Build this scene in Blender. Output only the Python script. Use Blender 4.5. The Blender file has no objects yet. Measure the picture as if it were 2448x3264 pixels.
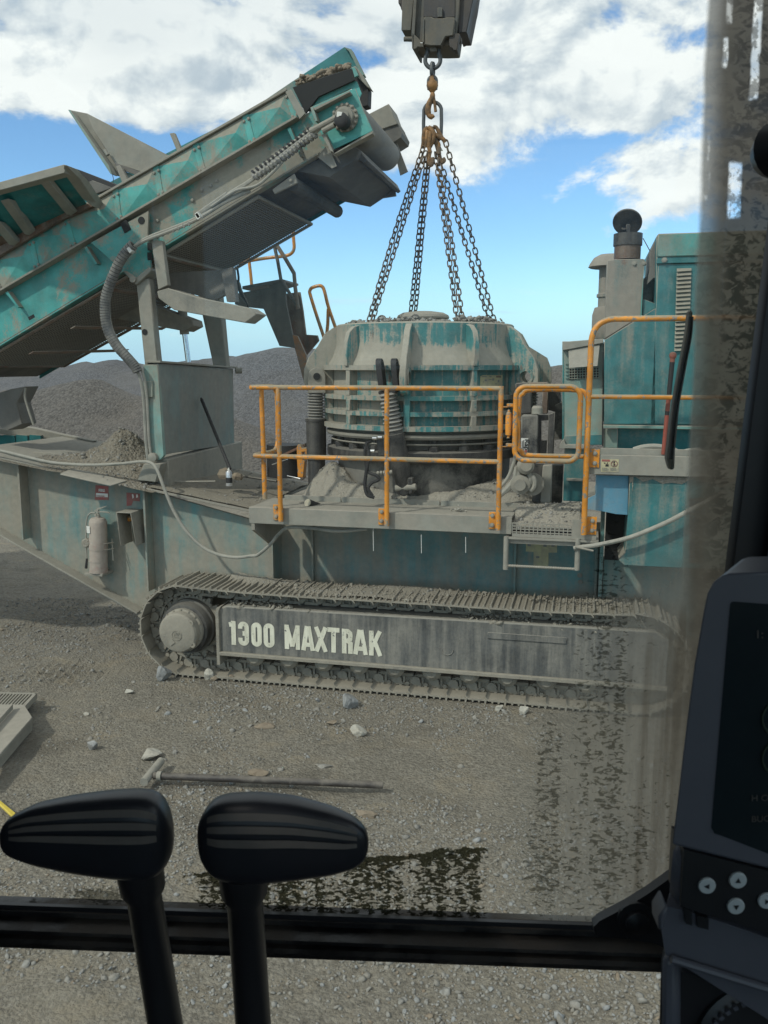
import bpy, bmesh, math, random
import numpy as np
from mathutils import Vector, Matrix, geometry
random.seed(7); RNG = np.random.default_rng(7)
rad = math.radians
SC = bpy.context.scene
COL = SC.collection

# ------------------------------------------------------------------ camera
F_PX, CX, CY, HORIZON = 2770.0, 1224.0, 1632.0, 1170.0
PITCH = math.atan((CY - HORIZON) / F_PX); YAW = rad(13.2)
CAM = Vector((0, -7.15, 2.89))
FW = Vector((-math.sin(YAW)*math.cos(PITCH), math.cos(YAW)*math.cos(PITCH), -math.sin(PITCH)))
RT = Vector((math.cos(YAW), math.sin(YAW), 0)); UP = RT.cross(FW)
cd = bpy.data.cameras.new('camera'); cam = bpy.data.objects.new('camera', cd); COL.objects.link(cam)
cam.matrix_world = Matrix.Translation(CAM) @ Matrix((RT, UP, -FW)).transposed().to_4x4()
cd.sensor_fit = 'VERTICAL'; cd.lens = 4.15; cd.sensor_height = 4.15*3264/F_PX
cd.clip_start = 0.02; cd.clip_end = 3000
cd.dof.use_dof = True; cd.dof.focus_distance = 8.0; cd.dof.aperture_fstop = 3.6
SC.camera = cam
SC.view_settings.view_transform = 'Standard'; SC.view_settings.look = 'None'
SC.view_settings.exposure = 0.08; SC.view_settings.gamma = 1.0; SC.view_settings.use_curve_mapping = False
SC.cycles.max_bounces = 8; SC.cycles.transparent_max_bounces = 16

# ------------------------------------------------------------------ sun and sky
TO_SUN = Vector((-0.45, -0.56, 0.70)).normalized()
sd = bpy.data.lights.new('sun', 'SUN'); sun = bpy.data.objects.new('sun', sd); COL.objects.link(sun)
sd.energy = 2.2; sd.angle = rad(2.0); sd.color = (1.0, 0.95, 0.87)
sun.rotation_euler = TO_SUN.to_track_quat('Z', 'Y').to_euler(); sun.location = TO_SUN*60
W = bpy.data.worlds.new('World'); SC.world = W; W.use_nodes = True

class NT:
    """tiny node builder"""
    def __init__(s, tree): s.t = tree; s.n = tree.nodes; s.l = tree.links
    def new(s, typ, **kw):
        n = s.n.new(typ)
        for k, v in kw.items(): setattr(n, k, v)
        return n
    def put(s, sock, v):
        if hasattr(v, 'is_output') or isinstance(v, bpy.types.NodeSocket): s.l.new(v, sock)
        else: sock.default_value = v
    def m(s, op, a, b=0.0, c=None, clamp=False):
        n = s.new('ShaderNodeMath', operation=op, use_clamp=clamp)
        s.put(n.inputs[0], a); s.put(n.inputs[1], b)
        if c is not None: s.put(n.inputs[2], c)
        return n.outputs[0]
    def step(s, x, a, b, lo=0.0, hi=1.0):
        n = s.new('ShaderNodeMapRange', interpolation_type='SMOOTHSTEP')
        s.put(n.inputs[0], x); s.put(n.inputs[1], a); s.put(n.inputs[2], b); s.put(n.inputs[3], lo); s.put(n.inputs[4], hi)
        return n.outputs[0]
    def noise(s, vec, scale, detail=4, rough=0.55, dist=0.0):
        n = s.new('ShaderNodeTexNoise'); n.inputs['Scale'].default_value = scale; n.inputs['Detail'].default_value = detail
        n.inputs['Roughness'].default_value = rough; n.inputs['Distortion'].default_value = dist
        if vec is not None: s.l.new(vec, n.inputs['Vector'])
        return n.outputs[0]
    def mapv(s, vec, scale=(1,1,1), loc=(0,0,0)):
        n = s.new('ShaderNodeMapping'); n.inputs['Scale'].default_value = scale; n.inputs['Location'].default_value = loc
        s.l.new(vec, n.inputs['Vector']); return n.outputs[0]
    def mix(s, f, a, b):
        n = s.new('ShaderNodeMix', data_type='RGBA')
        s.put(n.inputs[0], f)
        for i, v in ((6, a), (7, b)):
            if isinstance(v, bpy.types.NodeSocket): s.l.new(v, n.inputs[i])
            else: n.inputs[i].default_value = (*v, 1)
        return n.outputs[2]
    def comb(s, x, y, z):
        n = s.new('ShaderNodeCombineXYZ'); s.put(n.inputs[0], x); s.put(n.inputs[1], y); s.put(n.inputs[2], z); return n.outputs[0]
    def sep(s, v):
        n = s.new('ShaderNodeSeparateXYZ'); s.l.new(v, n.inputs[0]); return n.outputs
    def gauss(s, x, y, x0, y0, sx, sy):
        a = s.m('DIVIDE', s.m('SUBTRACT', x, x0), sx); b = s.m('DIVIDE', s.m('SUBTRACT', y, y0), sy)
        return s.m('POWER', 2.71828, s.m('MULTIPLY', s.m('ADD', s.m('MULTIPLY', a, a), s.m('MULTIPLY', b, b)), -1.0))

w = NT(W.node_tree)
for n in list(w.n): w.n.remove(n)
tc = w.new('ShaderNodeTexCoord')
dx, dy, dz = w.sep(tc.outputs['Generated'])
az = w.m('MULTIPLY', w.m('ARCTAN2', dx, dy), 57.2958); el = w.m('MULTIPLY', w.m('ARCSINE', dz), 57.2958)
elw = w.m('MULTIPLY', w.m('POWER', w.m('MAXIMUM', el, 0.0), 0.85), 1.55)
pv = w.comb(w.m('MULTIPLY', az, 0.115), w.m('MULTIPLY', elw, 0.20), 3.7)
pu = w.comb(w.m('ADD', w.m('MULTIPLY', az, 0.115), -0.06), w.m('ADD', w.m('MULTIPLY', elw, 0.20), 0.17), 3.7)
n1 = w.noise(pv, 1.0, 11, 0.60, 0.2); n2 = w.noise(pu, 1.0, 5, 0.5, 0.25)
cov = w.step(el, 6.0, 16.5, -0.19, 0.16)
for (a0, e0, sx, sy, k) in ((-33, 12.6, 7.5, 1.7, -0.30), (1.5, 10.2, 7.5, 2.3, 0.21), (-12.5, 11.5, 2.0, 1.0, -0.10), (-6, 16.5, 7, 3, 0.05),
                            (-29, 17.5, 9, 3, 0.10), (-9, 13.3, 3, 1.5, .05), (1, 13.4, 5, .6, -.1), (-10, 6, 7, 2.2, -.1)):
    cov = w.m('ADD', cov, w.m('MULTIPLY', w.gauss(az, el, a0, e0, sx, sy), k))
wisp = w.m('MULTIPLY', w.gauss(el, el, 3.3, 3.3, 1.6, 1.6), w.step(w.noise(w.comb(w.m('MULTIPLY', az, .1), w.m('MULTIPLY', el, .9), 9.1), 1.0, 6, .6), .48, .75, 0, .55))
dens = w.m('ADD', n1, cov)
mask = w.m('MAXIMUM', w.step(dens, 0.475, 0.60), wisp)
relief = w.m('SUBTRACT', dens, w.m('ADD', n2, cov))
bright = w.m('ADD', w.step(relief, -0.13, 0.10, 0.0, 1.0), w.m('MULTIPLY', w.step(n1, 0.35, 0.6), 0.25), clamp=True)
big = w.noise(w.comb(w.m('MULTIPLY', az, .06), w.m('MULTIPLY', el, .16), 1.3), 1.0, 3)
bright = w.m('MULTIPLY', bright, w.step(big, .35, .6, .72, 1.05), clamp=True)
ccol = w.mix(bright, (0.50, 0.58, 0.68), (1.02, 1.03, 1.04))
sky = w.new('ShaderNodeTexSky', sky_type='NISHITA'); sky.sun_disc = False
sky.sun_elevation = math.asin(TO_SUN.z); sky.sun_rotation = math.atan2(TO_SUN.x, TO_SUN.y)
sky.altitude = 0; sky.air_density = 1.0; sky.dust_density = 0.0; sky.ozone_density = 3.0
mulc = w.new('ShaderNodeMix', data_type='RGBA', blend_type='MULTIPLY'); mulc.inputs[0].default_value = 1.0; w.l.new(sky.outputs[0], mulc.inputs[6]); mulc.inputs[7].default_value = (0.84, 1.03, 1.17, 1)
bgs = w.new('ShaderNodeBackground'); w.l.new(mulc.outputs[2], bgs.inputs[0]); bgs.inputs[1].default_value = 0.145
hz = w.m('MULTIPLY', w.gauss(el, el, 0, 0, 5.0, 5.0), .82)
skyhz = w.new('ShaderNodeBackground'); skyhz.inputs[0].default_value = (0.37, 0.64, 0.90, 1); mhz = w.new('ShaderNodeMixShader'); w.l.new(hz, mhz.inputs[0]); w.l.new(bgs.outputs[0], mhz.inputs[1]); w.l.new(skyhz.outputs[0], mhz.inputs[2])
bgc = w.new('ShaderNodeBackground'); w.l.new(ccol, bgc.inputs[0]); bgc.inputs[1].default_value = 1.0
mx = w.new('ShaderNodeMixShader'); w.l.new(mask, mx.inputs[0]); w.l.new(mhz.outputs[0], mx.inputs[1]); w.l.new(bgc.outputs[0], mx.inputs[2])
wo = w.new('ShaderNodeOutputWorld'); w.l.new(mx.outputs[0], wo.inputs[0])

# ------------------------------------------------------------------ measuring helpers
# survey tables: (x0, y0, scale) of enlarged crops of the photograph, used to turn a measured point into a real place on a known plane
VIEW = {0:(0,0,.67775),1:(0,100,2.37),2:(600,100,2.07375),3:(1150,0,2.765),4:(0,600,2.07375),5:(700,700,2.07375),6:(1200,900,2.37),
 7:(1600,600,1.9564),8:(0,1350,2.07375),9:(400,1600,1.8433),10:(1200,1400,1.659),11:(0,2150,1.27615),12:(1200,2150,1.32933),
 13:(1600,1150,4.916),14:(1250,0,5.53),15:(1850,1400,4.1475),16:(250,1520,6.144),17:(900,1100,3.6867),18:(2100,1800,1.5115),
 19:(420,1800,4.3658),20:(1500,1150,11.06),21:(1600,1680,5.53),22:(0,2180,2.9625),23:(650,1400,3.0164),24:(2100,0,2.7644),
 25:(0,1280,3.1904),26:(880,130,3.7705)}
def ray(n, x, y):
    a, b, s = VIEW[n]
    return FW + RT*((a + x/s - CX)/F_PX) - UP*((b + y/s - CY)/F_PX)
def P(n, x, y, Y=0.0):
    d = ray(n, x, y); return CAM + d*((Y - CAM.y)/d.y)
def PX(n, x, y, X):
    d = ray(n, x, y); return CAM + d*((X - CAM.x)/d.x)
def PZ(n, x, y, Z=0.0):
    d = ray(n, x, y); return CAM + d*((Z - CAM.z)/d.z)
CABYAW = rad(10.0)
CABM = Matrix.Translation((CAM.x, CAM.y, 0)) @ Matrix.Rotation(CABYAW, 4, 'Z'); CABI = CABM.inverted()
def PC(n, x, y, d):           # point in cab coordinates, d metres ahead of the driver's eye
    r = CABI.to_3x3() @ ray(n, x, y); o = CABI @ CAM
    return o + r*((d - o.y)/r.y)
def poly(n, pts, Y): return [P(n, a, b, Y) for a, b in pts]

# ------------------------------------------------------------------ materials
DUST = (0.288, 0.258, 0.207)
def mat_new(name):
    m = bpy.data.materials.new(name); m.use_nodes = True
    t = NT(m.node_tree)
    for n in list(t.n): t.n.remove(n)
    o = t.new('ShaderNodeOutputMaterial'); b = t.new('ShaderNodeBsdfPrincipled'); t.l.new(b.outputs[0], o.inputs[0])
    return m, t, b, o
def bump(t, b, h, strength, dist=0.01):
    n = t.new('ShaderNodeBump'); n.inputs['Strength'].default_value = strength; n.inputs['Distance'].default_value = dist
    t.l.new(h, n.inputs['Height']); t.l.new(n.outputs[0], b.inputs['Normal'])
def paint(name, base, dust=DUST, amt=0.5, scale=2.2, streak=0.4, rough=0.5, top=0.6, hard=0.10, rust=0.0, metal=0.0, grain=0.25, chip=0.0, var=0.25, zones=(), film=0.0, sfreq=7.0):
    m, t, b, o = mat_new(name)
    g = t.new('ShaderNodeNewGeometry'); pos = g.outputs['Position']
    nz = t.sep(g.outputs['Normal'])[2]
    a = t.noise(pos, scale, 6, 0.62, 0.4)
    s = t.noise(t.mapv(pos, (sfreq, sfreq, sfreq*.08)), 1.6, 5, 0.6)
    f = t.noise(pos, 55, 4, 0.6)
    v = t.m('ADD', t.m('MULTIPLY', a, 1-streak), t.m('MULTIPLY', s, streak))
    v = t.m('ADD', v, t.m('MULTIPLY', t.m('MAXIMUM', nz, 0.0), top))
    v = t.m('ADD', v, t.m('MULTIPLY', t.m('SUBTRACT', f, 0.5), 0.18))
    if zones:
        gx_, gy__, gz_ = t.sep(pos)
        for (x0, z0, sx, sz_, k) in zones: v = t.m('ADD', v, t.m('MULTIPLY', t.gauss(gx_, gz_, x0, z0, sx, sz_), k))
    msk = t.step(v, 0.5-(amt-0.5)*0.5-hard, 0.5-(amt-0.5)*0.5+hard)
    bv = t.noise(pos, 5.0, 5)
    bc = t.mix(t.step(bv, 0.3, 0.7), tuple(c*(1-var) for c in base), tuple(min(1, c*(1+var)) for c in base))
    if chip:
        cn = t.noise(pos, 26, 5, 0.7)
        bc = t.mix(t.step(cn, 0.62-chip*0.2, 0.66-chip*0.2), bc, (0.22, 0.21, 0.19))
    if rust:
        rn = t.noise(t.mapv(pos, (3, 3, 1.0)), 2.3, 6, 0.65)
        bc = t.mix(t.step(rn, 0.66-rust*0.25, 0.78-rust*0.25), bc, (0.13, 0.05, 0.022))
    dv = t.noise(pos, 17, 6, 0.65)
    dc = t.mix(dv, tuple(c*0.72 for c in dust), tuple(c*1.25 for c in dust))
    if film: bc = t.mix(t.m('MULTIPLY', t.step(t.m('ADD', t.m('MULTIPLY', dv, .6), t.m('MULTIPLY', s, .4)), .3, .7, .45, 1.5), film), bc, dc)
    t.l.new(t.mix(t.m('MULTIPLY', msk, 0.94), bc, dc), b.inputs['Base Color'])
    t.put(b.inputs['Roughness'], t.m('ADD', t.m('MULTIPLY', msk, 0.95-rough), rough))
    b.inputs['Metallic'].default_value = metal
    if grain: bump(t, b, t.m('ADD', f, t.m('MULTIPLY', msk, 0.5)), grain, 0.006)
    return m
def plain(name, col, rough=0.6, metal=0.0, var=0.2, scale=30, grain=0.0, emit=None):
    m, t, b, o = mat_new(name)
    g = t.new('ShaderNodeNewGeometry')
    n = t.noise(g.outputs['Position'], scale, 5, 0.6)
    t.l.new(t.mix(n, tuple(c*(1-var) for c in col), tuple(min(1, c*(1+var)) for c in col)), b.inputs['Base Color'])
    b.inputs['Roughness'].default_value = rough; b.inputs['Metallic'].default_value = metal
    if grain: bump(t, b, n, grain, 0.01)
    if emit: b.inputs['Emission Color'].default_value = (*emit[0], 1); b.inputs['Emission Strength'].default_value = emit[1]
    return m
TEAL = (0.018, 0.205, 0.205)
M = {}
M['teal_conv'] = paint('teal_conveyor_paint', (0.035, 0.275, 0.255), film=0.10, amt=0.47, scale=1.9, streak=0.15, hard=0.05, top=0.5, zones=((-3.3,4.4,.75,.35,.13),(-5.2,3.6,.5,.3,-.05)))
M['teal_panel'] = paint('teal_skirt_paint', (0.06, 0.33, 0.30), film=0.08, amt=0.40, scale=1.6, streak=0.1, hard=0.07, top=0.35)
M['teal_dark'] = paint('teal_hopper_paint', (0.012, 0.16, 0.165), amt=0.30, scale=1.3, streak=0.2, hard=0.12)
M['teal_house'] = paint('teal_engine_house_paint', (0.012, 0.140, 0.150), film=0.1, amt=0.27, scale=1.5, streak=0.5, hard=0.14, top=0.7)
M['teal_cover'] = paint('teal_cover_paint', (0.05, 0.27, 0.25), amt=0.45, scale=2.0, streak=0.3, hard=0.25)
M['teal_chassis'] = paint('teal_chassis_dusty', (0.055, 0.22, 0.23), film=0.3, amt=0.60, scale=1.0, streak=0.40, hard=0.16, top=0.8, zones=((-4.2,.45,2.2,.28,.10),(-5.9,1.2,.35,1,.10),(-1.6,1.3,.35,.35,-.22),(-.2,1.2,.7,.4,-.12),(-4.75,1.3,.25,.6,-.08)))
M['teal_bowl'] = paint('teal_bowl_dusty', (0.012, 0.17, 0.175), film=0.14, dust=(.33,.30,.245), amt=0.55, scale=2.3, rust=0.25, streak=0.5, hard=0.05, top=0.5, grain=.35, sfreq=15, zones=((-2.25,2.8,.5,.5,.05),(-1.3,2.6,.33,.30,-.085),(-1.25,3.15,.22,.16,-.11),(-.85,3.0,.22,.3,-.09),(-1.75,2.7,.10,.7,-.05),(-1.2,2.98,.6,.07,.10)))
M['teal_light'] = paint('teal_light_paint', (0.11, 0.33, 0.31), film=0.2, amt=0.44, scale=1.8, streak=0.3, hard=0.2)
M['blue_tank'] = paint('pale_blue_paint', (0.10, 0.27, 0.38), amt=0.22, scale=2.0, streak=0.3, hard=0.2, var=.1)
M['dust_steel'] = paint('dust_coated_steel', (0.10, 0.115, 0.11), dust=(.29,.27,.225), amt=0.82, scale=2.5, streak=0.3, hard=0.2, grain=.4)
M['beige_steel'] = paint('beige_coated_steel', (0.21, 0.22, 0.19), dust=(.30,.275,.23), amt=0.60, scale=3.0, streak=0.2, hard=0.25)
M['track_steel'] = paint('track_shoe_steel', (0.10, 0.095, 0.085), dust=(.29,.265,.215), amt=0.80, scale=4.0, streak=0.1, hard=0.2, grain=.6, top=.3)
M['dark_steel'] = paint('dark_oily_steel', (0.018, 0.018, 0.02), dust=(.16,.15,.13), amt=0.36, scale=3.0, streak=0.5, hard=0.22, rough=.45)
M['frame_dark'] = paint('charcoal_track_frame_paint', (0.052, 0.057, 0.060), film=0.12, dust=(.26,.245,.21), amt=0.42, scale=2.2, streak=0.6, hard=0.2, top=1.2, sfreq=11)
M['black_drum'] = paint('scratched_black_steel', (0.02, 0.022, 0.024), dust=(.21,.198,.172), amt=0.47, scale=5.0, streak=0.3, hard=0.14, rough=.5, grain=.5, zones=((-2.3,1.9,.45,.6,.14),))
M['yellow'] = paint('orange_yellow_rail_paint', (0.60, 0.235, 0.026), dust=(.30,.26,.18), amt=0.33, scale=3.5, streak=0.1, hard=0.06, top=0.22, chip=0.35, rough=.4)
M['orange'] = paint('orange_stringer_paint', (0.42, 0.16, 0.03), dust=(.2,.18,.15), amt=0.6, scale=2.5, streak=0.2, hard=0.1)
M['grey_plate'] = paint('grey_ladder_plate', (0.10, 0.097, 0.088), dust=(.19,.175,.15), amt=0.42, scale=2.0, hard=.25)
M['rust'] = paint('rusty_steel', (0.10, 0.065, 0.045), dust=(.24,.2,.16), amt=0.42, scale=3.0, hard=0.15, rust=0.7)
M['stack'] = paint('stack_plate_rusty', (0.10, 0.16, 0.15), dust=(.27,.24,.20), amt=0.66, scale=1.6, streak=.5, hard=.1, rust=.45)
M['belt'] = paint('conveyor_belt_rubber', (0.045, 0.043, 0.04), dust=(.16,.148,.125), amt=0.50, scale=2.0, streak=0.1, hard=0.3, rough=.8)
M['rubber'] = plain('black_rubber', (0.022, 0.022, 0.023), 0.7, var=.4)
M['wire'] = plain('dusty_guard_wire', (.24,.22,.185), .85)
M['drum'] = paint('drum_lagging', (0.10, 0.10, 0.097), dust=(.24,.23,.205), amt=0.62, scale=2.2, streak=0.1, hard=0.3)
M['chain'] = paint('chain_steel', (0.085, 0.072, 0.06), dust=(.16,.105,.06), amt=0.5, scale=9, streak=0, hard=.2, top=.1, rough=.5, grain=0)
M['hook'] = paint('rusty_yellow_hook', (0.30, 0.15, 0.05), dust=(.12,.085,.055), amt=0.5, scale=12, streak=0, hard=.15, top=.1, rough=.55)
M['shackle'] = plain('grey_shackle_steel', (0.075, 0.082, 0.085), 0.5, var=.3)
M['hitch'] = paint('hitch_greasy_steel', (0.055, 0.062, 0.06), dust=(.16,.14,.11), amt=0.5, scale=4, streak=.5, hard=.2)
M['hitch_dark'] = paint('hitch_dark_steel', (0.03, 0.03, 0.033), dust=(.10,.085,.07), amt=0.4, scale=4, streak=.5, hard=.2)
M['chrome'] = plain('bright_rod_steel', (0.75, 0.75, 0.74), 0.18, 1.0, var=.1)
M['hose'] = paint('dusty_hose', (0.06, 0.09, 0.085), dust=(.33,.315,.27), amt=0.74, scale=3, streak=.1, hard=.2)
M['conduit'] = paint('spiral_hose_guard', (0.08, 0.085, 0.09), dust=(.26,.25,.225), amt=0.55, scale=9, streak=.1, hard=.2)
M['white'] = plain('white_sticker', (0.66, 0.65, 0.60), 0.5, var=.12)
M['cream'] = None
M['yellow_sticker'] = paint('faded_yellow_sticker', (0.50, 0.46, 0.24), dust=(.34,.31,.25), amt=.5, scale=9, hard=.2)
M['red'] = paint('faded_red_sticker', (0.30, 0.045, 0.04), dust=(.26,.2,.17), amt=.42, scale=9, hard=.3)
M['black'] = plain('black_print', (0.02, 0.02, 0.02), 0.6)
M['grey_print'] = plain('grey_print', (0.2, 0.2, 0.19), 0.6)
M['ext'] = paint('dusty_red_extinguisher', (0.33, 0.09, 0.075), dust=(.36,.325,.275), amt=.80, scale=5, hard=.22, streak=.2)
M['redbar'] = paint('red_orange_bar', (0.27, 0.05, 0.028), dust=(.2,.11,.085), amt=.45, scale=6, hard=.2)
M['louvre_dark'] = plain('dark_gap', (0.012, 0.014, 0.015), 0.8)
M['can'] = plain('silver_spray_can', (0.62, 0.62, 0.62), 0.3, .6, var=.5, scale=60)
M['wiper_grey'] = paint('dusty_wiper', (.05,.048,.045), dust=(.24,.22,.18), amt=.70, scale=20, streak=0, hard=.25)
M['bar_steel'] = paint('brown_black_bar', (.045,.038,.034), dust=(.17,.15,.125), amt=.30, scale=8, streak=0, hard=.2, top=.15)
M['oily'] = plain('oily_dirt', (.035,.03,.024), .5, var=.5, scale=60, grain=.5)
M['cab'] = plain('cab_black_paint', (0.012, 0.012, 0.014), 0.42, var=.4, scale=12)
M['sill'] = paint('worn_black_sill', (0.010, 0.0095, 0.010), dust=(.05,.041,.033), amt=.34, scale=14, streak=0, hard=.15, top=.10, rough=.33)
M['grip'] = plain('black_soft_grip', (0.012, 0.013, 0.017), 0.38, var=.3)
M['ridge'] = plain('dusty_grip_ridge', (0.085, 0.075, 0.066), 0.7, var=.35)
M['plastic'] = plain('charcoal_monitor_plastic', (0.068, 0.073, 0.090), 0.45, var=.12)
M['panel_black'] = plain('black_keypad', (0.010, 0.011, 0.013), 0.4)
M['screen'] = plain('dark_display', (0.012, 0.018, 0.021), 0.12)
M['button'] = plain('grey_key', (0.33, 0.37, 0.38), 0.55, var=.06)
M['screen_text'] = plain('dim_display_text', (0.05, 0.045, 0.04), 0.5)
M['screen_green'] = plain('dim_display_green', (0.009, 0.022, 0.012), 0.5)
def gravel_mat(name, c1, c2, cell, bs=0.9, tint=(0.2,0.17,0.13), patch=0.35, big=0.8):
    m, t, b, o = mat_new(name)
    g = t.new('ShaderNodeNewGeometry'); pos = g.outputs['Position']
    v = t.new('ShaderNodeTexVoronoi'); v.inputs['Scale'].default_value = cell; t.l.new(pos, v.inputs['Vector'])
    cr = t.sep(v.outputs['Color'])[0]
    n = t.noise(pos, big, 6, 0.62); f = t.noise(pos, cell*1.7, 5, 0.65)
    c = t.mix(t.m('ADD', t.m('MULTIPLY', cr, .55), t.m('MULTIPLY', f, .45)), c1, c2)
    c = t.mix(t.m('MULTIPLY', t.step(n, .4, .65), patch), c, tint)
    t.l.new(c, b.inputs['Base Color']); b.inputs['Roughness'].default_value = 0.93
    h = t.m('ADD', t.m('MULTIPLY', v.outputs['Distance'], -1.0), t.m('MULTIPLY', f, .6))
    bump(t, b, h, bs, 0.9/cell)
    return m
M['pile'] = gravel_mat('grey_gravel', (0.040, 0.042, 0.047), (0.155, 0.157, 0.166), 17.0, .7, (0.13, 0.122, 0.11), .4, .35)
M['pile_brown'] = gravel_mat('brown_gravel', (0.045, 0.042, 0.039), (0.16, 0.148, 0.135), 16.0, .7, (0.13, 0.112, 0.092), .5, .4)
M['dirt'] = gravel_mat('crushed_dirt', (0.13, 0.112, 0.085), (0.27, 0.243, 0.195), 40.0, .7, (0.21, 0.185, 0.145), .5, 2.5)
M['dust_heap'] = gravel_mat('fine_dust', (0.22, 0.20, 0.163), (0.32, 0.295, 0.243), 60.0, .5, (0.27, 0.248, 0.205), .5, 3)
M['stone'] = gravel_mat('grey_stone', (0.15, 0.142, 0.125), (0.31, 0.30, 0.275), 30.0, .35, (.26,.235,.19), .5, 6)
M['stone_pale'] = gravel_mat('pale_stone', (0.33, 0.315, 0.27), (0.44, 0.42, 0.365), 25.0, .3, (.38,.34,.27), .4, 6)
M['stone_brown'] = gravel_mat('brown_stone', (0.18, 0.14, 0.10), (0.27, 0.225, 0.165), 25.0, .3, (.2,.16,.12), .4, 6)
M['stone_blue'] = gravel_mat('blue_grey_stone', (0.19, 0.193, 0.19), (0.34, 0.343, 0.333), 30.0, .3, (.22,.21,.19), .4, 8)
M['deck_dust'] = gravel_mat('deck_dust', (0.15, 0.132, 0.102), (0.265, 0.24, 0.19), 70.0, .4, (0.22, 0.196, 0.152), .6, 3)
def ground_mat():
    m, t, b, o = mat_new('dusty_quarry_floor')
    g = t.new('ShaderNodeNewGeometry'); pos = g.outputs['Position']
    big = t.noise(pos, .55, 6, .62, .3); mid = t.noise(pos, 3.2, 6, .62, .4); fine = t.noise(pos, 30, 6, .7); grit = t.noise(pos, 130, 3, .6)
    v = t.new('ShaderNodeTexVoronoi'); v.inputs['Scale'].default_value = 48; t.l.new(pos, v.inputs['Vector'])
    cr = t.sep(v.outputs['Color'])[0]
    c = t.mix(t.step(fine, .22, .78), (0.112, 0.099, 0.077), (0.305, 0.277, 0.224))
    c = t.mix(t.m('MULTIPLY', t.step(cr, .62, 1.0), t.step(mid, .42, .6, .15, .7)), c, (0.31, 0.29, 0.245))
    c = t.mix(t.m('MULTIPLY', t.step(mid, .48, .66), .55), c, (0.245, 0.21, 0.155))
    c = t.mix(t.m('MULTIPLY', t.step(big, .50, .66), .45), c, (0.28, 0.248, 0.19))
    c = t.mix(t.m('MULTIPLY', t.step(grit, .55, .75), .35), c, (0.07, 0.065, 0.055))
    big2 = t.noise(t.mapv(pos, (.8, 1.3, 1), (5, 2, 0)), .9, 6, .65, .6); c = t.mix(t.m('MULTIPLY', t.step(big2, .53, .66), .50), c, (0.098, 0.085, 0.066))
    tan = t.noise(t.mapv(pos, (1, 1.6, 1), (1, 7, 0)), 1.7, 5, .6, .8); c = t.mix(t.m('MULTIPLY', t.step(tan, .56, .68), .55), c, (0.28, 0.237, 0.168))
    t.l.new(c, b.inputs['Base Color']); b.inputs['Roughness'].default_value = .95
    h = t.m('ADD', t.m('MULTIPLY', fine, .9), t.m('ADD', t.m('MULTIPLY', v.outputs['Distance'], -.5), t.m('MULTIPLY', grit, .3)))
    bump(t, b, h, 1.0, .028)
    return m
M['ground'] = ground_mat()
def letter_mat():
    m, t, b, o = mat_new('worn_cream_lettering')
    g = t.new('ShaderNodeNewGeometry'); pos = g.outputs['Position']
    n = t.noise(pos, 34, 7, .72); n2 = t.noise(t.mapv(pos, (4, 4, 1)), 6, 5, .6)
    c = t.mix(t.step(n2, .35, .7), (0.70, 0.68, 0.55), (0.55, 0.53, 0.42))
    c = t.mix(t.step(t.m('ADD', n, t.m('MULTIPLY', n2, .2)), .70, .76), c, (0.075, 0.08, 0.085))
    t.l.new(c, b.inputs['Base Color']); b.inputs['Roughness'].default_value = .7
    return m
M['cream'] = letter_mat()

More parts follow.
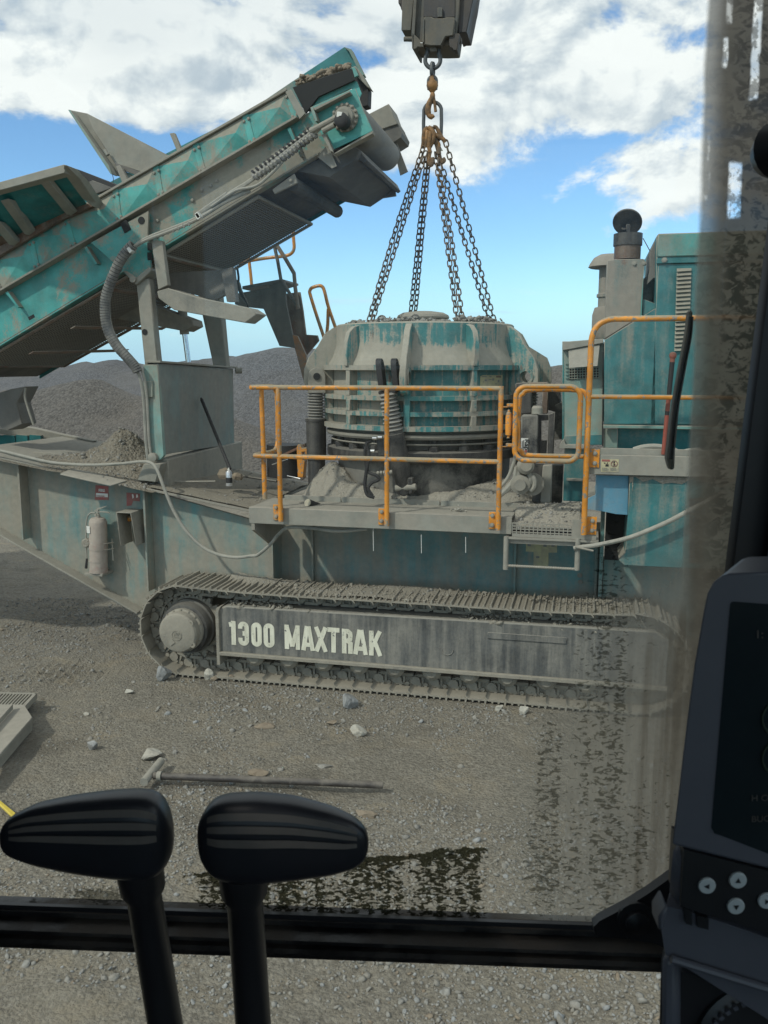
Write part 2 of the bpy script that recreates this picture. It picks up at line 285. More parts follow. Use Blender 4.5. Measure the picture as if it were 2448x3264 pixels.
# ------------------------------------------------------------------ mesh helpers
class MB:
    def __init__(s): s.v = []; s.f = []
    def add(s, vs, fs):
        o = len(s.v); s.v += [tuple(x) for x in vs]; s.f += [tuple(i+o for i in f) for f in fs]; return s
    def box(s, c, d, rot=None):
        c = Vector(c); h = [Vector((x*d[0]/2, y*d[1]/2, z*d[2]/2)) for x in (-1, 1) for y in (-1, 1) for z in (-1, 1)]
        if rot is not None: h = [rot @ q for q in h]
        return s.add([c+q for q in h], [(0,1,3,2),(4,6,7,5),(0,4,5,1),(2,3,7,6),(0,2,6,4),(1,5,7,3)])
    def span(s, a, b): return s.box([(a[i]+b[i])/2 for i in range(3)], [abs(b[i]-a[i]) for i in range(3)])
    def prism(s, pts, vec, holes=None):
        pts = [Vector(p) for p in pts]; vec = Vector(vec); loops = [pts] + [[Vector(p) for p in h] for h in (holes or [])]
        # area direction, to face outward
        n = Vector((0, 0, 0))
        for i in range(len(pts)): n += pts[i].cross(pts[(i+1) % len(pts)])
        if n.dot(vec) > 0: loops = [list(reversed(l)) for l in loops]
        flat = [p for l in loops for p in l]; N = len(flat)
        tris = geometry.tessellate_polygon(loops) if (holes or len(pts) > 4) else [tuple(range(N))]
        fs = []
        for t in tris:
            a = flat[t[0]]; nn = (flat[t[1]]-a).cross(flat[t[2]]-a)
            t = tuple(t) if nn.dot(vec) < 0 else tuple(reversed(t))
            fs.append(t); fs.append(tuple(i+N for i in reversed(t)))
        o = 0
        for l in loops:
            k = len(l)
            for i in range(k):
                a, b = o+i, o+(i+1) % k; fs.append((b, a, a+N, b+N))
            o += k
        return s.add(flat + [p+vec for p in flat], fs)
    def tube(s, pts, r, seg=8, closed=False, caps=True):
        pts = [Vector(p) for p in pts]; n = len(pts); rs = r if isinstance(r, (list, tuple)) else [r]*n
        prev = None; rings = []
        for i in range(n):
            a = pts[(i-1) % n] if (closed or i) else pts[0]; b = pts[(i+1) % n] if (closed or i < n-1) else pts[-1]
            t = (b-a)
            if t.length < 1e-9: t = Vector((0, 0, 1))
            t.normalize()
            if prev is None:
                up = Vector((0, 0, 1)) if abs(t.z) < .9 else Vector((0, 1, 0)); u = t.cross(up).normalized()
            else: u = (prev - t*prev.dot(t)).normalized()
            prev = u; v = t.cross(u)
            rings.append([pts[i] + (u*math.cos(2*math.pi*k/seg) + v*math.sin(2*math.pi*k/seg))*rs[i] for k in range(seg)])
        fs = []; m = n if closed else n-1
        for i in range(m):
            j = (i+1) % n
            for k in range(seg): fs.append((i*seg+k, i*seg+(k+1) % seg, j*seg+(k+1) % seg, j*seg+k))
        if caps and not closed: fs += [tuple(reversed(range(seg))), tuple((n-1)*seg+k for k in range(seg))]
        return s.add([p for q in rings for p in q], fs)
    def cyl(s, a, b, r, r2=None, seg=20): return s.tube([a, b], [r, r if r2 is None else r2], seg)
    def lathe(s, prof, c, ax=(0,0,1), seg=32, caps=True):
        # prof: (radius, height along ax)
        ax = Vector(ax).normalized(); c = Vector(c)
        u = ax.cross(Vector((0, 0, 1)) if abs(ax.z) < .9 else Vector((1, 0, 0))).normalized(); v = ax.cross(u)
        vs = [c + ax*h + (u*math.cos(2*math.pi*k/seg) + v*math.sin(2*math.pi*k/seg))*r for r, h in prof for k in range(seg)]
        n = len(prof); fs = []
        for i in range(n-1):
            for k in range(seg): fs.append((i*seg+k, i*seg+(k+1) % seg, (i+1)*seg+(k+1) % seg, (i+1)*seg+k))
        if caps: fs += [tuple(reversed(range(seg))), tuple((n-1)*seg+k for k in range(seg))]
        return s.add(vs, fs)
    def bolt(s, c, ax, r=.014, h=.014):
        ax = Vector(ax).normalized(); c = Vector(c)
        s.lathe([(r*1.35, 0), (r*1.35, h*.25)], c, ax, 8); return s.lathe([(r, h*.25), (r, h), (r*.6, h*1.12)], c, ax, 6)
    def mesh(s, name, mat, smooth=32, off=Vector((0,0,0))):
        me = bpy.data.meshes.new(name)
        me.from_pydata([(x[0]-off.x, x[1]-off.y, x[2]-off.z) for x in s.v], [], s.f); me.update()
        bm = bmesh.new(); bm.from_mesh(me); bmesh.ops.recalc_face_normals(bm, faces=bm.faces); bm.to_mesh(me); bm.free()
        me.materials.append(mat)
        if smooth:
            me.polygons.foreach_set('use_smooth', [True]*len(me.polygons)); me.set_sharp_from_angle(angle=rad(smooth))
        return me
LOC = {}
def thing(name, label, cat, loc=(0,0,0), group=None, rot=0):
    o = bpy.data.objects.new(name, None); COL.objects.link(o); o.location = loc; o.rotation_euler = (0, 0, rot)
    o.empty_display_size = .2; o['label'] = label; o['category'] = cat
    if group: o['group'] = group
    LOC[o.name] = Vector(loc); return o
def part(name, mb, mat, parent=None, bev=0.0, smooth=32, label=None, kind=None, local=False, cat=None, group=None):
    off = Vector((0,0,0)) if (parent is None or local) else LOC[parent.name]
    if parent is None and not local and mb.v:
        A = np.array(mb.v); off = Vector(((A[:,0].min()+A[:,0].max())/2, (A[:,1].min()+A[:,1].max())/2, A[:,2].min()))
    me = mb.mesh(name, M[mat] if isinstance(mat, str) else mat, smooth, off)
    o = bpy.data.objects.new(name, me); COL.objects.link(o)
    if parent is not None: o.parent = parent
    elif not local: o.location = off
    LOC[o.name] = off
    if bev:
        b = o.modifiers.new('edge', 'BEVEL'); b.width = bev; b.segments = 1; b.limit_method = 'ANGLE'; b.angle_limit = rad(40)
    if label: o['label'] = label
    if cat: o['category'] = cat
    if kind: o['kind'] = kind
    if group: o['group'] = group
    return o
def inst(name, me, parent, mw, label=None):
    o = bpy.data.objects.new(name, me); COL.objects.link(o); o.parent = parent
    o.matrix_local = Matrix.Translation(-LOC[parent.name]) @ mw; LOC[o.name] = LOC[parent.name]
    if label: o['label'] = label
    return o
def curve(pts, n=6):     # Catmull-Rom through pts
    pts = [Vector(p) for p in pts]; q = [pts[0]*2-pts[1]] + pts + [pts[-1]*2-pts[-2]]; out = []
    for i in range(1, len(q)-2):
        a, b, c, d = q[i-1:i+3]
        for k in range(n):
            t = k/n
            out.append(.5*((2*b) + (c-a)*t + (2*a-5*b+4*c-d)*t*t + (-a+3*b-3*c+d)*t**3))
    out.append(pts[-1]); return out
def vnoise(x, y, seed=0):
    xi = np.floor(x).astype(np.int64); yi = np.floor(y).astype(np.int64); xf = x-xi; yf = y-yi
    def h(a, b):
        n = (a*374761393 + b*668265263 + seed*974711) & 0x7fffffff
        n = ((n ^ (n >> 13))*1274126177) & 0x7fffffff
        return ((n ^ (n >> 16)) & 0xffff)/65535.0
    u = xf*xf*(3-2*xf); v = yf*yf*(3-2*yf)
    return (h(xi, yi)*(1-u)+h(xi+1, yi)*u)*(1-v)+(h(xi, yi+1)*(1-u)+h(xi+1, yi+1)*u)*v
def fbm(x, y, oct=5, seed=0, g=.5):
    s = 0; a = 1; t = 0
    for i in range(oct): s = s + a*vnoise(x*2**i, y*2**i, seed+i*17); t += a; a *= g
    return s/t - .5
def grid_obj(name, X, Y, Z, mat, kind=None, label=None, cat=None, keep=None):
    ny, nx = X.shape; me = bpy.data.meshes.new(name)
    idx = np.arange(ny*nx).reshape(ny, nx)
    q = np.stack([idx[:-1,:-1], idx[:-1,1:], idx[1:,1:], idx[1:,:-1]], -1).reshape(-1, 4)
    if keep is not None:
        kk = (keep[:-1,:-1] | keep[:-1,1:] | keep[1:,1:] | keep[1:,:-1]).reshape(-1); q = q[kk]
    me.from_pydata(np.stack([X.ravel(), Y.ravel(), Z.ravel()], -1).tolist(), [], q.tolist()); me.update()
    if keep is not None:
        bm = bmesh.new(); bm.from_mesh(me); bmesh.ops.delete(bm, geom=[v for v in bm.verts if not v.link_faces], context='VERTS'); bm.to_mesh(me); bm.free()
    me.materials.append(M[mat]); me.polygons.foreach_set('use_smooth', [True]*len(me.polygons))
    o = bpy.data.objects.new(name, me); COL.objects.link(o)
    if kind: o['kind'] = kind
    if label: o['label'] = label
    if cat: o['category'] = cat
    return o
def stones_mesh(name, pos, size, mat, var=8):
    """many small angular stones as one mesh"""
    bases = []
    for k in range(var):
        bm = bmesh.new(); bmesh.ops.create_icosphere(bm, subdivisions=1, radius=1)
        r = np.random.default_rng(100+k)
        A = np.array([v.co[:] for v in bm.verts])
        for _ in range(5):
            nrm = r.normal(size=3); nrm /= np.linalg.norm(nrm); c = r.uniform(.35, .75)
            dd = A @ nrm; A = A - np.outer(np.maximum(dd-c, 0), nrm)
        A *= r.uniform(.75, 1.2, 3)*np.array([1, 1, .75])
        # keep coarse: 42 verts are too many for tiny stones, use subdivision 1 hull
        Fc = np.array([[v.index for v in f.verts] for f in bm.faces]); bm.free(); bases.append((A, Fc))
    V = []; Fs = []; o = 0
    n = len(pos); ks = RNG.integers(0, var, n); an = RNG.uniform(0, 6.28, n); tl = RNG.normal(0, .35, (n, 2))
    for k in range(var):
        A, Fc = bases[k]; sel = np.where(ks == k)[0]
        if not len(sel): continue
        c, s = np.cos(an[sel]), np.sin(an[sel])
        X = A[None, :, 0]*c[:, None] - A[None, :, 1]*s[:, None]; Y = A[None, :, 0]*s[:, None] + A[None, :, 1]*c[:, None]; Z = A[None, :, 2] + 0*X
        Z = Z + X*tl[sel, 0, None] + Y*tl[sel, 1, None]
        S = size[sel][:, None]
        Q = np.stack([X*S, Y*S, Z*S], -1) + pos[sel][:, None, :]
        V.append(Q.reshape(-1, 3)); nv = A.shape[0]
        Fs.append((Fc[None] + (o + np.arange(len(sel))*nv)[:, None, None]).reshape(-1, 3)); o += len(sel)*nv
    V = np.concatenate(V); Fs = np.concatenate(Fs).astype(np.int32)
    me = bpy.data.meshes.new(name); me.vertices.add(len(V)); me.vertices.foreach_set('co', V.ravel())
    me.loops.add(Fs.size); me.loops.foreach_set('vertex_index', Fs.ravel())
    me.polygons.add(len(Fs)); me.polygons.foreach_set('loop_start', np.arange(0, Fs.size, 3, dtype=np.int32))
    try: me.polygons.foreach_set('loop_total', np.full(len(Fs), 3, dtype=np.int32))
    except Exception: pass
    me.update(calc_edges=True); me.validate(); me.materials.append(M[mat]); return me
def stuff_obj(name, me, label=None, parent=None):
    o = bpy.data.objects.new(name, me); COL.objects.link(o); o['kind'] = 'stuff'
    if label: o['label'] = label
    if parent is not None: o.parent = parent; o.location = -LOC[parent.name]
    return o
Yv = Vector((0, 1, 0)); Xv = Vector((1, 0, 0)); Zv = Vector((0, 0, 1))

# ------------------------------------------------------------------ ground, stockpiles
def GH(x, y):
    x = np.asarray(x, float); y = np.asarray(y, float)
    near = np.exp(-((np.maximum(0, np.abs(x+2.5)-8)/4)**2 + (np.maximum(0, np.abs(y)-6)/5)**2))
    h = fbm(x*.7, y*.7, 3, 1)*.09 + fbm(x*3.1, y*3.1, 4, 9)*.045 + fbm(x*12, y*12, 3, 21)*.018
    h -= .02
    trk = np.exp(-(np.maximum(0, np.abs(y-.3)-.25)/.25)**2)*((x > -4.4) & (x < 1.1)); h = h*(1-.9*trk) - .004*trk
    # cleat marks of the crawler left of the sprocket
    cl = np.exp(-(((x+4.75)/.45)**2 + ((y+.05)/.35)**2)); h += cl*.02*np.sin((x*1.0+y*.25)*2*np.pi/.085)
    return h*near
def axis(lo, hi, st, far):
    a = list(np.arange(lo, hi, st)); s = st; x = hi
    while x < far: x += s; s *= 1.22; a.append(x)
    s = st; x = lo; b = []
    while x > -far: x -= s; s *= 1.22; b.append(x)
    return np.array(b[::-1] + a)
gx = axis(-7.5, 2.6, .028, 900); gy = axis(-4.3, 2.6, .028, 900)
GX, GY = np.meshgrid(gx, gy)
grid_obj('ground', GX, GY, GH(GX, GY), 'ground', kind='structure')
def gz(x, y): return float(GH(np.array([x]), np.array([y]))[0])

# loose gravel on the quarry floor
N = 95000
px_ = RNG.uniform(-7.5, 2.8, N); py_ = -3.9 + (RNG.uniform(0, 1, N)**1.25)*6.3
dn = fbm(px_*.9, py_*.9, 4, 40) + .6*fbm(px_*4, py_*4, 3, 44)
keep = (dn + RNG.normal(0, .09, N) > .0) & ~((py_ > .02) & (py_ < .6) & (px_ > -4.3) & (px_ < 1))
px_, py_ = px_[keep], py_[keep]
sz = np.clip(np.exp(RNG.normal(math.log(.0078), .48, len(px_))), .0035, .034)
pz_ = GH(px_, py_) + sz*.15
ks = RNG.random(len(px_))
for lo, hi, mt, lab in ((0, .86, 'stone', 'loose grey gravel strewn over the dusty quarry floor'), (.86, .95, 'stone_blue', 'blue grey chips mixed into the floor gravel'), (.95, 1, 'stone_brown', 'brown chips mixed into the floor gravel')):
    s_ = (ks >= lo) & (ks < hi)
    stuff_obj('gravel', stones_mesh('gravel', np.stack([px_[s_], py_[s_], pz_[s_]], -1), sz[s_], mt), lab)

def pile(name, mat, x0, x1, y0, y1, f, st):
    xs = np.arange(x0, x1, st); ys = np.arange(y0, y1, st); X, Y = np.meshgrid(xs, ys)
    Z = f(X, Y); Z = Z + (fbm(X*.35, Y*.35, 4, 3)*.75 + fbm(X*2.5, Y*2.5, 4, 5)*.07)*np.clip(Z/1.0, 0, 1)
    return grid_obj(name, X, Y, Z-.12, mat, kind='structure', keep=Z > -.3)
def cone(X, Y, cx, cy, h, sl, rnd=1.2): return h + rnd - np.sqrt(((X-cx)**2+(Y-cy)**2)*sl*sl + rnd*rnd)
def ridge(X, Y, pts, sl, rnd=1.0):
    out = np.full(X.shape, -9.0)
    for (ax, ay, ah), (bx, by, bh) in zip(pts, pts[1:]):
        L2 = (bx-ax)**2+(by-ay)**2; t = np.clip(((X-ax)*(bx-ax)+(Y-ay)*(by-ay))/L2, 0, 1)
        d = np.sqrt((X-ax-t*(bx-ax))**2+(Y-ay-t*(by-ay))**2)
        out = np.maximum(out, ah+(bh-ah)*t + rnd - np.sqrt((d*sl)**2+rnd*rnd))
    return out
def hp(n, x, y, Y): q = P(n, x, y, Y); return (q.x, q.y, q.z)
pile('gravel_stockpile', 'pile', -22, 1, 11, 32, lambda X, Y: ridge(X, Y, [hp(0,455,790,21), hp(0,520,770,21), hp(0,600,757,21), hp(0,680,759,21), hp(0,800,770,21), hp(0,1000,800,22)], .62, .7), .22)
pile('gravel_stockpile', 'pile', -48, -6, 20, 48, lambda X, Y: ridge(X, Y, [hp(0,-150,800,33), hp(0,60,795,33), hp(0,180,782,33), hp(0,260,779,33), hp(0,310,784,33), hp(0,370,776,33), hp(0,470,771,33), hp(0,560,790,33)], .42, 1.0), .32)
pile('spoil_heap', 'pile_brown', -3, 9, 14, 30, lambda X, Y: ridge(X, Y, [hp(0,1120,800,21), hp(0,1170,787,21), hp(0,1215,786,21), hp(0,1300,800,21)], .6, .5), .2)
pile('spoil_heap', 'pile_brown', -24, -5, 7, 19, lambda X, Y: ridge(X, Y, [hp(0,-60,858,13), hp(0,60,846,13.5), hp(0,190,832,14), hp(0,300,848,14), hp(0,420,885,14)], .55, .5), .16)

# ------------------------------------------------------------------ the tracked crusher
CR = thing('mobile_crusher', 'dust covered teal tracked rock crusher with inclined feed conveyor and orange yellow guard rails', 'crusher', (-1.6, 1.4, 0))
TH = .03
# --- chassis
def pl(n, pts, Y): return poly(n, pts, Y)
zl = P(8, 900, 1260, .6)
web = MB().prism([P(8,-260,175,.6), P(8,0,238,.6), P(8,945,432,.6), P(9,745,105,.6), P(9,852,128,.6), P(9,852,470,.6), Vector((-3.0,.6,.62)), Vector((-4.2,.6,.40)), P(8,860,1240,.6), P(8,0,742,.6), P(8,-260,600,.6)], (0,TH,0))
chassis = part('chassis_web', web, 'teal_chassis', CR)
ret = MB().span((-2.95, .6, .62), (-2.92, .84, 1.42)); part('web_return', ret, 'teal_chassis', chassis)
rw = MB().span((-2.93, .84, .55), (.14, .87, 1.50)); rw.span((.14,.55,.55),(.17,.9,1.75)); part('side_plate', rw, 'teal_chassis', CR)
for xq, y_ in ((-2.588,.80), (P(10,735,600,.84).x,.80), (P(10,1165,600,.84).x,.74)):
    part('stiffener_rib', MB().span((xq-.012,y_,.8),(xq+.012,.84,1.43)), 'teal_chassis', CR, bev=.003)
# deck flange (slopes down to the right) and bottom flange
a, b = P(8,-260,172,.44), P(8,1660,572,.44)
mb = MB().prism([a, b, b+Vector((0,0,-.022)), a+Vector((0,0,-.022))], (0, 1.95, 0)); deck = part('deck_plate', mb, 'dust_steel', CR, bev=.003)
a, b = P(8,-260,600,.46), P(8,905,1262,.46)
mb = MB().prism([a, b, b+Vector((0,0,.02)), a+Vector((0,0,.02))], (0, .14, 0)); part('bottom_flange', mb, 'dust_steel', CR, bev=.003)
mb = MB().prism([P(8,395,340,.30), P(8,480,300,.44), P(8,840,385,.44), P(8,730,415,.30)], (0,0,.012)); part('bent_edge_plate', mb, 'beige_steel', CR, bev=.003)
for t_, b_ in (((8,118,262),(8,148,788)), ((8,948,432),(8,978,1130))):
    A = P(*t_, .46); B = P(*b_, .46)
    xx = (A.x+B.x)/2
    mb = MB().prism([Vector((xx-.011,.46,A.z-.02)), Vector((xx+.011,.46,A.z-.02)), Vector((xx+.011,.46,B.z+.03)), Vector((xx-.011,.46,B.z+.03))], (0,.14,0))
    part('stiffener_rib', mb, 'teal_chassis', CR, bev=.003)
# far side of the frame, dark well
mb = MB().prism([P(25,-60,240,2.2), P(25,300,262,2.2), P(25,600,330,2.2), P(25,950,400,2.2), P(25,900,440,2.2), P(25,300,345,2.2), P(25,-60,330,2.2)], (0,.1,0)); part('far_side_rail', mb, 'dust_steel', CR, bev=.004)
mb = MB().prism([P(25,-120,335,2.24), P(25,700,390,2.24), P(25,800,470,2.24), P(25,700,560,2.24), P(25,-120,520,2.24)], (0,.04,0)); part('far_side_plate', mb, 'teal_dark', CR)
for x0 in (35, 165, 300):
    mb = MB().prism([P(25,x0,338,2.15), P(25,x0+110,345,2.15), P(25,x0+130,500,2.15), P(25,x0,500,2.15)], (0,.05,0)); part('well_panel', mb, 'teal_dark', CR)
mb = MB().prism([P(25,-120,488,1.0), P(25,500,520,1.0), P(25,790,560,1.0), P(25,760,590,1.0), P(25,300,560,1.0), P(25,-120,505,1.0)], (0,.35,0)); part('inner_rail', mb, 'dust_steel', CR, bev=.005)
# transverse pivot under the conveyor, far left
mb = MB().prism([P(4,-60,1370,1.0), P(4,60,1330,1.0), P(4,165,1310,1.0), P(4,110,1420,1.0), P(4,150,1560,1.0), P(4,60,1600,1.0), P(4,-60,1590,1.0)], (0,.25,0)); part('tail_pivot', mb, 'grey_plate', CR, bev=.01)
mb = MB().tube(curve([P(4,170,1320,.9), P(4,165,1380,.9), P(4,190,1470,.9), P(4,222,1565,.9)]), .012); part('thin_rod', mb, 'dust_steel', CR)

part('feeder_body', MB().prism([Vector((-10.6,.35,1.25)), Vector((-7.45,.35,1.05)), Vector((-7.45,.35,3.0)), Vector((-8.2,.05,4.2)), Vector((-10.8,.05,4.2))], (0,2.2,0)), 'teal_chassis', CR, bev=.01)
part('frame_tail', MB().span((-7.5,.5,1.10),(-6.15,.62,1.95)), 'teal_chassis', CR)
# --- left mounting things on the web
def sign(name, n, quad, Y, mat, parent, th=.002, label=None):
    mb = MB().prism([P(n, x, y, Y) for x, y in quad], (0, th, 0)); return part(name, mb, mat, parent, label=label)
def text_mesh(s, size, mat, name, parent, origin, xdir, zdir, depth=.0015, label=None, bold=0, sx=1.0):
    cu = bpy.data.curves.new('t', 'FONT'); cu.body = s; cu.size = size; cu.extrude = depth/2; cu.offset = bold
    to = bpy.data.objects.new('t', cu); COL.objects.link(to); bpy.context.view_layer.update()
    me = bpy.data.meshes.new_from_object(to.evaluated_get(bpy.context.evaluated_depsgraph_get()))
    bpy.data.objects.remove(to); bpy.data.curves.remove(cu)
    xd = Vector(xdir).normalized(); zd = Vector(zdir).normalized(); nd = xd.cross(zd)
    me.transform(Matrix((xd*sx, zd, nd)).transposed().to_4x4()); me.materials.clear(); me.materials.append(M[mat]); me.name = name
    return inst(name, me, parent, Matrix.Translation(Vector(origin)), label)
fs = sign('fire_sign', 16, ((335,160),(585,185),(590,455),(318,445)), .597, 'red', chassis, label='faded red fire extinguisher sign')
text_mesh('FIRE', .040, 'white', 'lettering', chassis, P(16,395,290,.594), Xv, Zv, bold=.001)
sign('sign_field', 16, ((345,315),(575,330),(575,400),(340,390)), .5955, 'white', chassis)
text_mesh('EXTINGUISHER', .0135, 'red', 'lettering', chassis, P(16,350,382,.5935), Xv, Zv, bold=.0004)
sign('stop_sign', 16, ((940,305),(1205,330),(1200,480),(1070,470),(1040,560),(945,570)), .597, 'red', chassis, label='worn red sign half buried in dust')
sign('sign_mark', 16, ((1045,340),(1070,340),(1085,400),(1060,430)), .595, 'white', chassis); sign('sign_mark', 16, ((1130,345),(1160,345),(1165,400),(1130,410)), .595, 'white', chassis)
# stop button under a bent steel hood
hood = MB()
A = [(730,690),(1020,700),(1140,1350)]
L0, R0, L1, R1 = P(16,735,690,.36), P(16,1025,705,.36), P(16,820,1350,.36), P(16,1140,1350,.36)
t = .008
hood.prism([L0, L0+Xv*t, L1+Xv*t, L1], (0,.235,0)); hood.prism([R0-Xv*t, R0, R1, R1-Xv*t], (0,.235,0)); hood.prism([L0, R0, R0-Zv*t, L0-Zv*t], (0,.235,0))
hd = part('button_hood', hood, 'dust_steel', CR, bev=.003)
c = P(16,1000,815,.56); part('stop_button', MB().lathe([(.034,0),(.034,.01),(.018,.012),(.018,.03),(.026,.032),(.026,.045),(.012,.052)], c+Yv*.03, (0,-1,0), 18), 'yellow', hd, label='yellow emergency stop button')

# --- crawler tracks
SPX, IDX, SZ, RAD = -3.63, .46, .455, .42
def track(yn, name, label):
    tf = MB().prism([Vector((-3.28,yn+.05,.27)), Vector((.72,yn+.05,.27)), Vector((.72,yn+.05,.66)), Vector((.60,yn+.05,.735)), Vector((-3.2,yn+.05,.71)), Vector((-3.28,yn+.05,.68))], (0,.34,0))
    root = part('crawler_track', tf, 'frame_dark', CR, bev=.012, label=label)
    L = IDX-SPX; per = 2*L + 2*math.pi*RAD; n = 63; pit = per/n
    def at(s):
        s %= per
        if s < L:     # top, left to right, sagging slightly
            k = s/L; sag = -.035*min(1, math.sin(math.pi*min(k*1.6, 1))+ (.55 if k > .3 else 0)) if k < .9 else -.02*(1-k)/.1
            sag = -.030*(math.sin(math.pi*k)**.7) - .006*math.sin(k*9)
            return Vector((SPX+s, 0, SZ+RAD+sag)), 0.0
        s -= L
        if s < math.pi*RAD: a = s/RAD; return Vector((IDX+RAD*math.sin(a), 0, SZ+RAD*math.cos(a))), -a
        s -= math.pi*RAD
        if s < L: return Vector((IDX-s, 0, SZ-RAD)), -math.pi
        s -= L; a = s/RAD; return Vector((SPX-RAD*math.sin(a), 0, SZ-RAD*math.cos(a))), -math.pi-a
    h = pit/2
    sm = MB()
    sm.prism([(-h*1.02,0,.0),(h*.80,0,.0),(h*1.0,0,-.012),(h*1.13,0,-.030),(h*1.13,0,-.018),(h*1.03,0,.003),(h*.82,0,.014),(-h*1.02,0,.014)], (0,.5,0))
    for x, z in ((-h*.86,.040),(-h*.22,.030),(h*.42,.030)):
        sm.prism([(x-.010,0,.012),(x+.010,0,.012),(x+.006,0,z),(x-.006,0,z)], (0,.5,0))
    me = sm.mesh('track_shoe', M['track_steel'])
    lm = MB()
    for y in (.185, .305):
        lm.span((-h*1.0,y,-.115),(h*.55,y+.03,-.088)); lm.span((-h*.98,y,-.09),(-h*.62,y+.03,-.002)); lm.span((-h*.12,y,-.09),(h*.12,y+.03,-.002)); lm.span((h*.55,y,-.105),(h*.85,y+.03,-.002))
        lm.lathe([(.044,-.012),(.044,.03),(.03,.035)], (h*.72,y-.004,-.052), (0,1,0), 12)
        lm.lathe([(.022,0),(.022,.012)], (-h*.37,y-.002,-.022), (0,-1,0), 6); lm.lathe([(.022,0),(.022,.012)], (h*.33,y-.002,-.02), (0,-1,0), 6)
    lm.span((-h*.9,.21,-.10),(h*.9,.31,-.02))
    le = lm.mesh('track_link', M['track_steel'])
    for i in range(n):
        p, a = at(i*pit + .03); p2, a2 = at(i*pit+.03+.02)
        sl = 0.0
        if abs(a) < 1e-6: sl = math.atan2(at(i*pit+.05)[0].z-at(i*pit+.01)[0].z, .04)
        jit = random.uniform(-.012, .012)
        mw = Matrix.Translation(p + Vector((0, yn, 0))) @ Matrix.Rotation(-(a+sl+jit), 4, 'Y')
        inst('track_shoe', me, root, mw); inst('track_link', le, root, mw)
    # sprocket with teeth, drive hub
    sp = MB(); pts = []
    for k in range(21*4):
        a = 2*math.pi*k/84; r = .335 if k % 4 in (0, 1) else .285; pts.append(Vector((SPX+r*math.cos(a), yn+.20, SZ+r*math.sin(a))))
    sp.prism(pts, (0,.05,0)); part('drive_sprocket', sp, 'track_steel', root)
    part('hub_ring', MB().lathe([(.262,-.21),(.262,-.13),(.245,-.12),(.235,-.03),(.20,-.025)], (SPX,yn+.01,SZ+.005), (0,-1,0), 40), 'dark_steel', root)
    hb = MB().lathe([(.205,-.12),(.205,.01),(.19,.02),(.188,.095),(.176,.112),(.155,.120),(.02,.124)], (SPX,yn+.01,SZ+.005), (0,-1,0), 40)
    hub = part('drive_hub', hb, 'track_steel', root, smooth=28)
    bl = MB()
    for k in range(24):
        a = 2*math.pi*k/24; bl.bolt((SPX+.29*math.cos(a), yn+.20, SZ+.29*math.sin(a)), (0,-1,0), .013, .014)
    part('ring_bolts', bl, 'track_steel', root, kind='stuff')
    for k in range(16):
        a = 2*math.pi*k/16; part('hub_bolt', MB().bolt((SPX+.197*math.cos(a), yn-.004, SZ+.005+.197*math.sin(a)), (0,-1,0), .009, .012), 'track_steel', root)
    for a in (rad(38), rad(-32)):
        c = (SPX+.178*math.cos(a), yn-.085, SZ+.178*math.sin(a)); part('drain_plug', MB().lathe([(.026,0),(.026,.02),(.012,.02),(.012,.012)], c, (0,-1,0), 16), 'track_steel', root)
    # bottom rollers
    for i in range(7):
        x = -2.95 + i*.335 if i < 7 else 0
        part('track_roller', MB().lathe([(.05,-.02),(.075,0),(.088,.015),(.088,.07),(.065,.08),(.065,.2),(.088,.21),(.088,.27),(.05,.29)], (x*1.0+.02*0, yn+.08, .222), (0,1,0), 18), 'track_steel', root)
    for x in (-.605, -.27, .06): part('track_roller', MB().lathe([(.05,-.02),(.088,.015),(.088,.07),(.065,.08),(.065,.2),(.088,.21),(.088,.27),(.05,.29)], (x, yn+.08, .222), (0,1,0), 18), 'track_steel', root)
    part('idler_wheel', MB().lathe([(.30,-.0),(.33,.03),(.33,.09),(.25,.1)], (IDX, yn+.14, SZ), (0,1,0), 32), 'track_steel', root)
    # frame end plate, lip and step
    part('frame_end_plate', MB().prism([Vector((-3.30,yn+.02,.14)), Vector((-3.265,yn+.02,.14)), Vector((-3.265,yn+.02,.66)), Vector((-3.25,yn+.02,.705)), Vector((-3.29,yn+.02,.69)), Vector((-3.30,yn+.02,.64))], (0,.33,0)), 'track_steel', root, bev=.004)
    part('frame_lip', MB().span((-3.27,yn+.015,.238),(.72,yn+.075,.27)), 'track_steel', root, bev=.003)
    return root
TR = track(.05, 'crawler_track', 'near crawler track with lettered side frame')
track(2.25, 'crawler_track', 'far crawler track')
# tread strip, moulded eye
a, b = P(10,588,1040,.097), P(10,1005,1070,.097)
part('tread_strip', MB().span((a.x,.088,a.z-.02),(b.x,.098,a.z+.035)), 'frame_dark', TR, bev=.002)
mb = MB(); c = P(10,375,1112,.097)
for k in range(13):
    pass
mb.tube([c+Vector((.052*math.cos(a), 0, .052*math.sin(a))) for a in [math.pi+math.pi*k/12 for k in range(13)]], .004, 5); part('frame_eye', mb, 'frame_dark', TR)
# hub emblem and plate
mb = MB(); hz = SZ+.005; ce = Vector((SPX+.002, .05-.116, hz-.015))
mb.tube([ce+Vector((.047*math.cos(2*math.pi*k/28),0,.047*math.sin(2*math.pi*k/28))) for k in range(28)], .0028, 5, closed=True)
for k in range(4): mb.tube([ce+Vector((-.026+.014*k,0,-.004)), ce+Vector((-.014+.014*k,0,.030))], .0026, 4)
mb.tube([ce+Vector((-.022,0,-.016)), ce+Vector((.03,0,-.030))], .002, 4); mb.tube([ce+Vector((-.03,0,-.010)), ce+Vector((.036,0,-.020))], .002, 4)
part('hub_emblem', mb, 'track_steel', TR)
mb = MB().box(ce+Vector((-.055,0,-.07)), (.055,.005,.042), Matrix.Rotation(rad(-38),3,'Y').to_3x3()); part('hub_plate', mb, 'track_steel', TR)
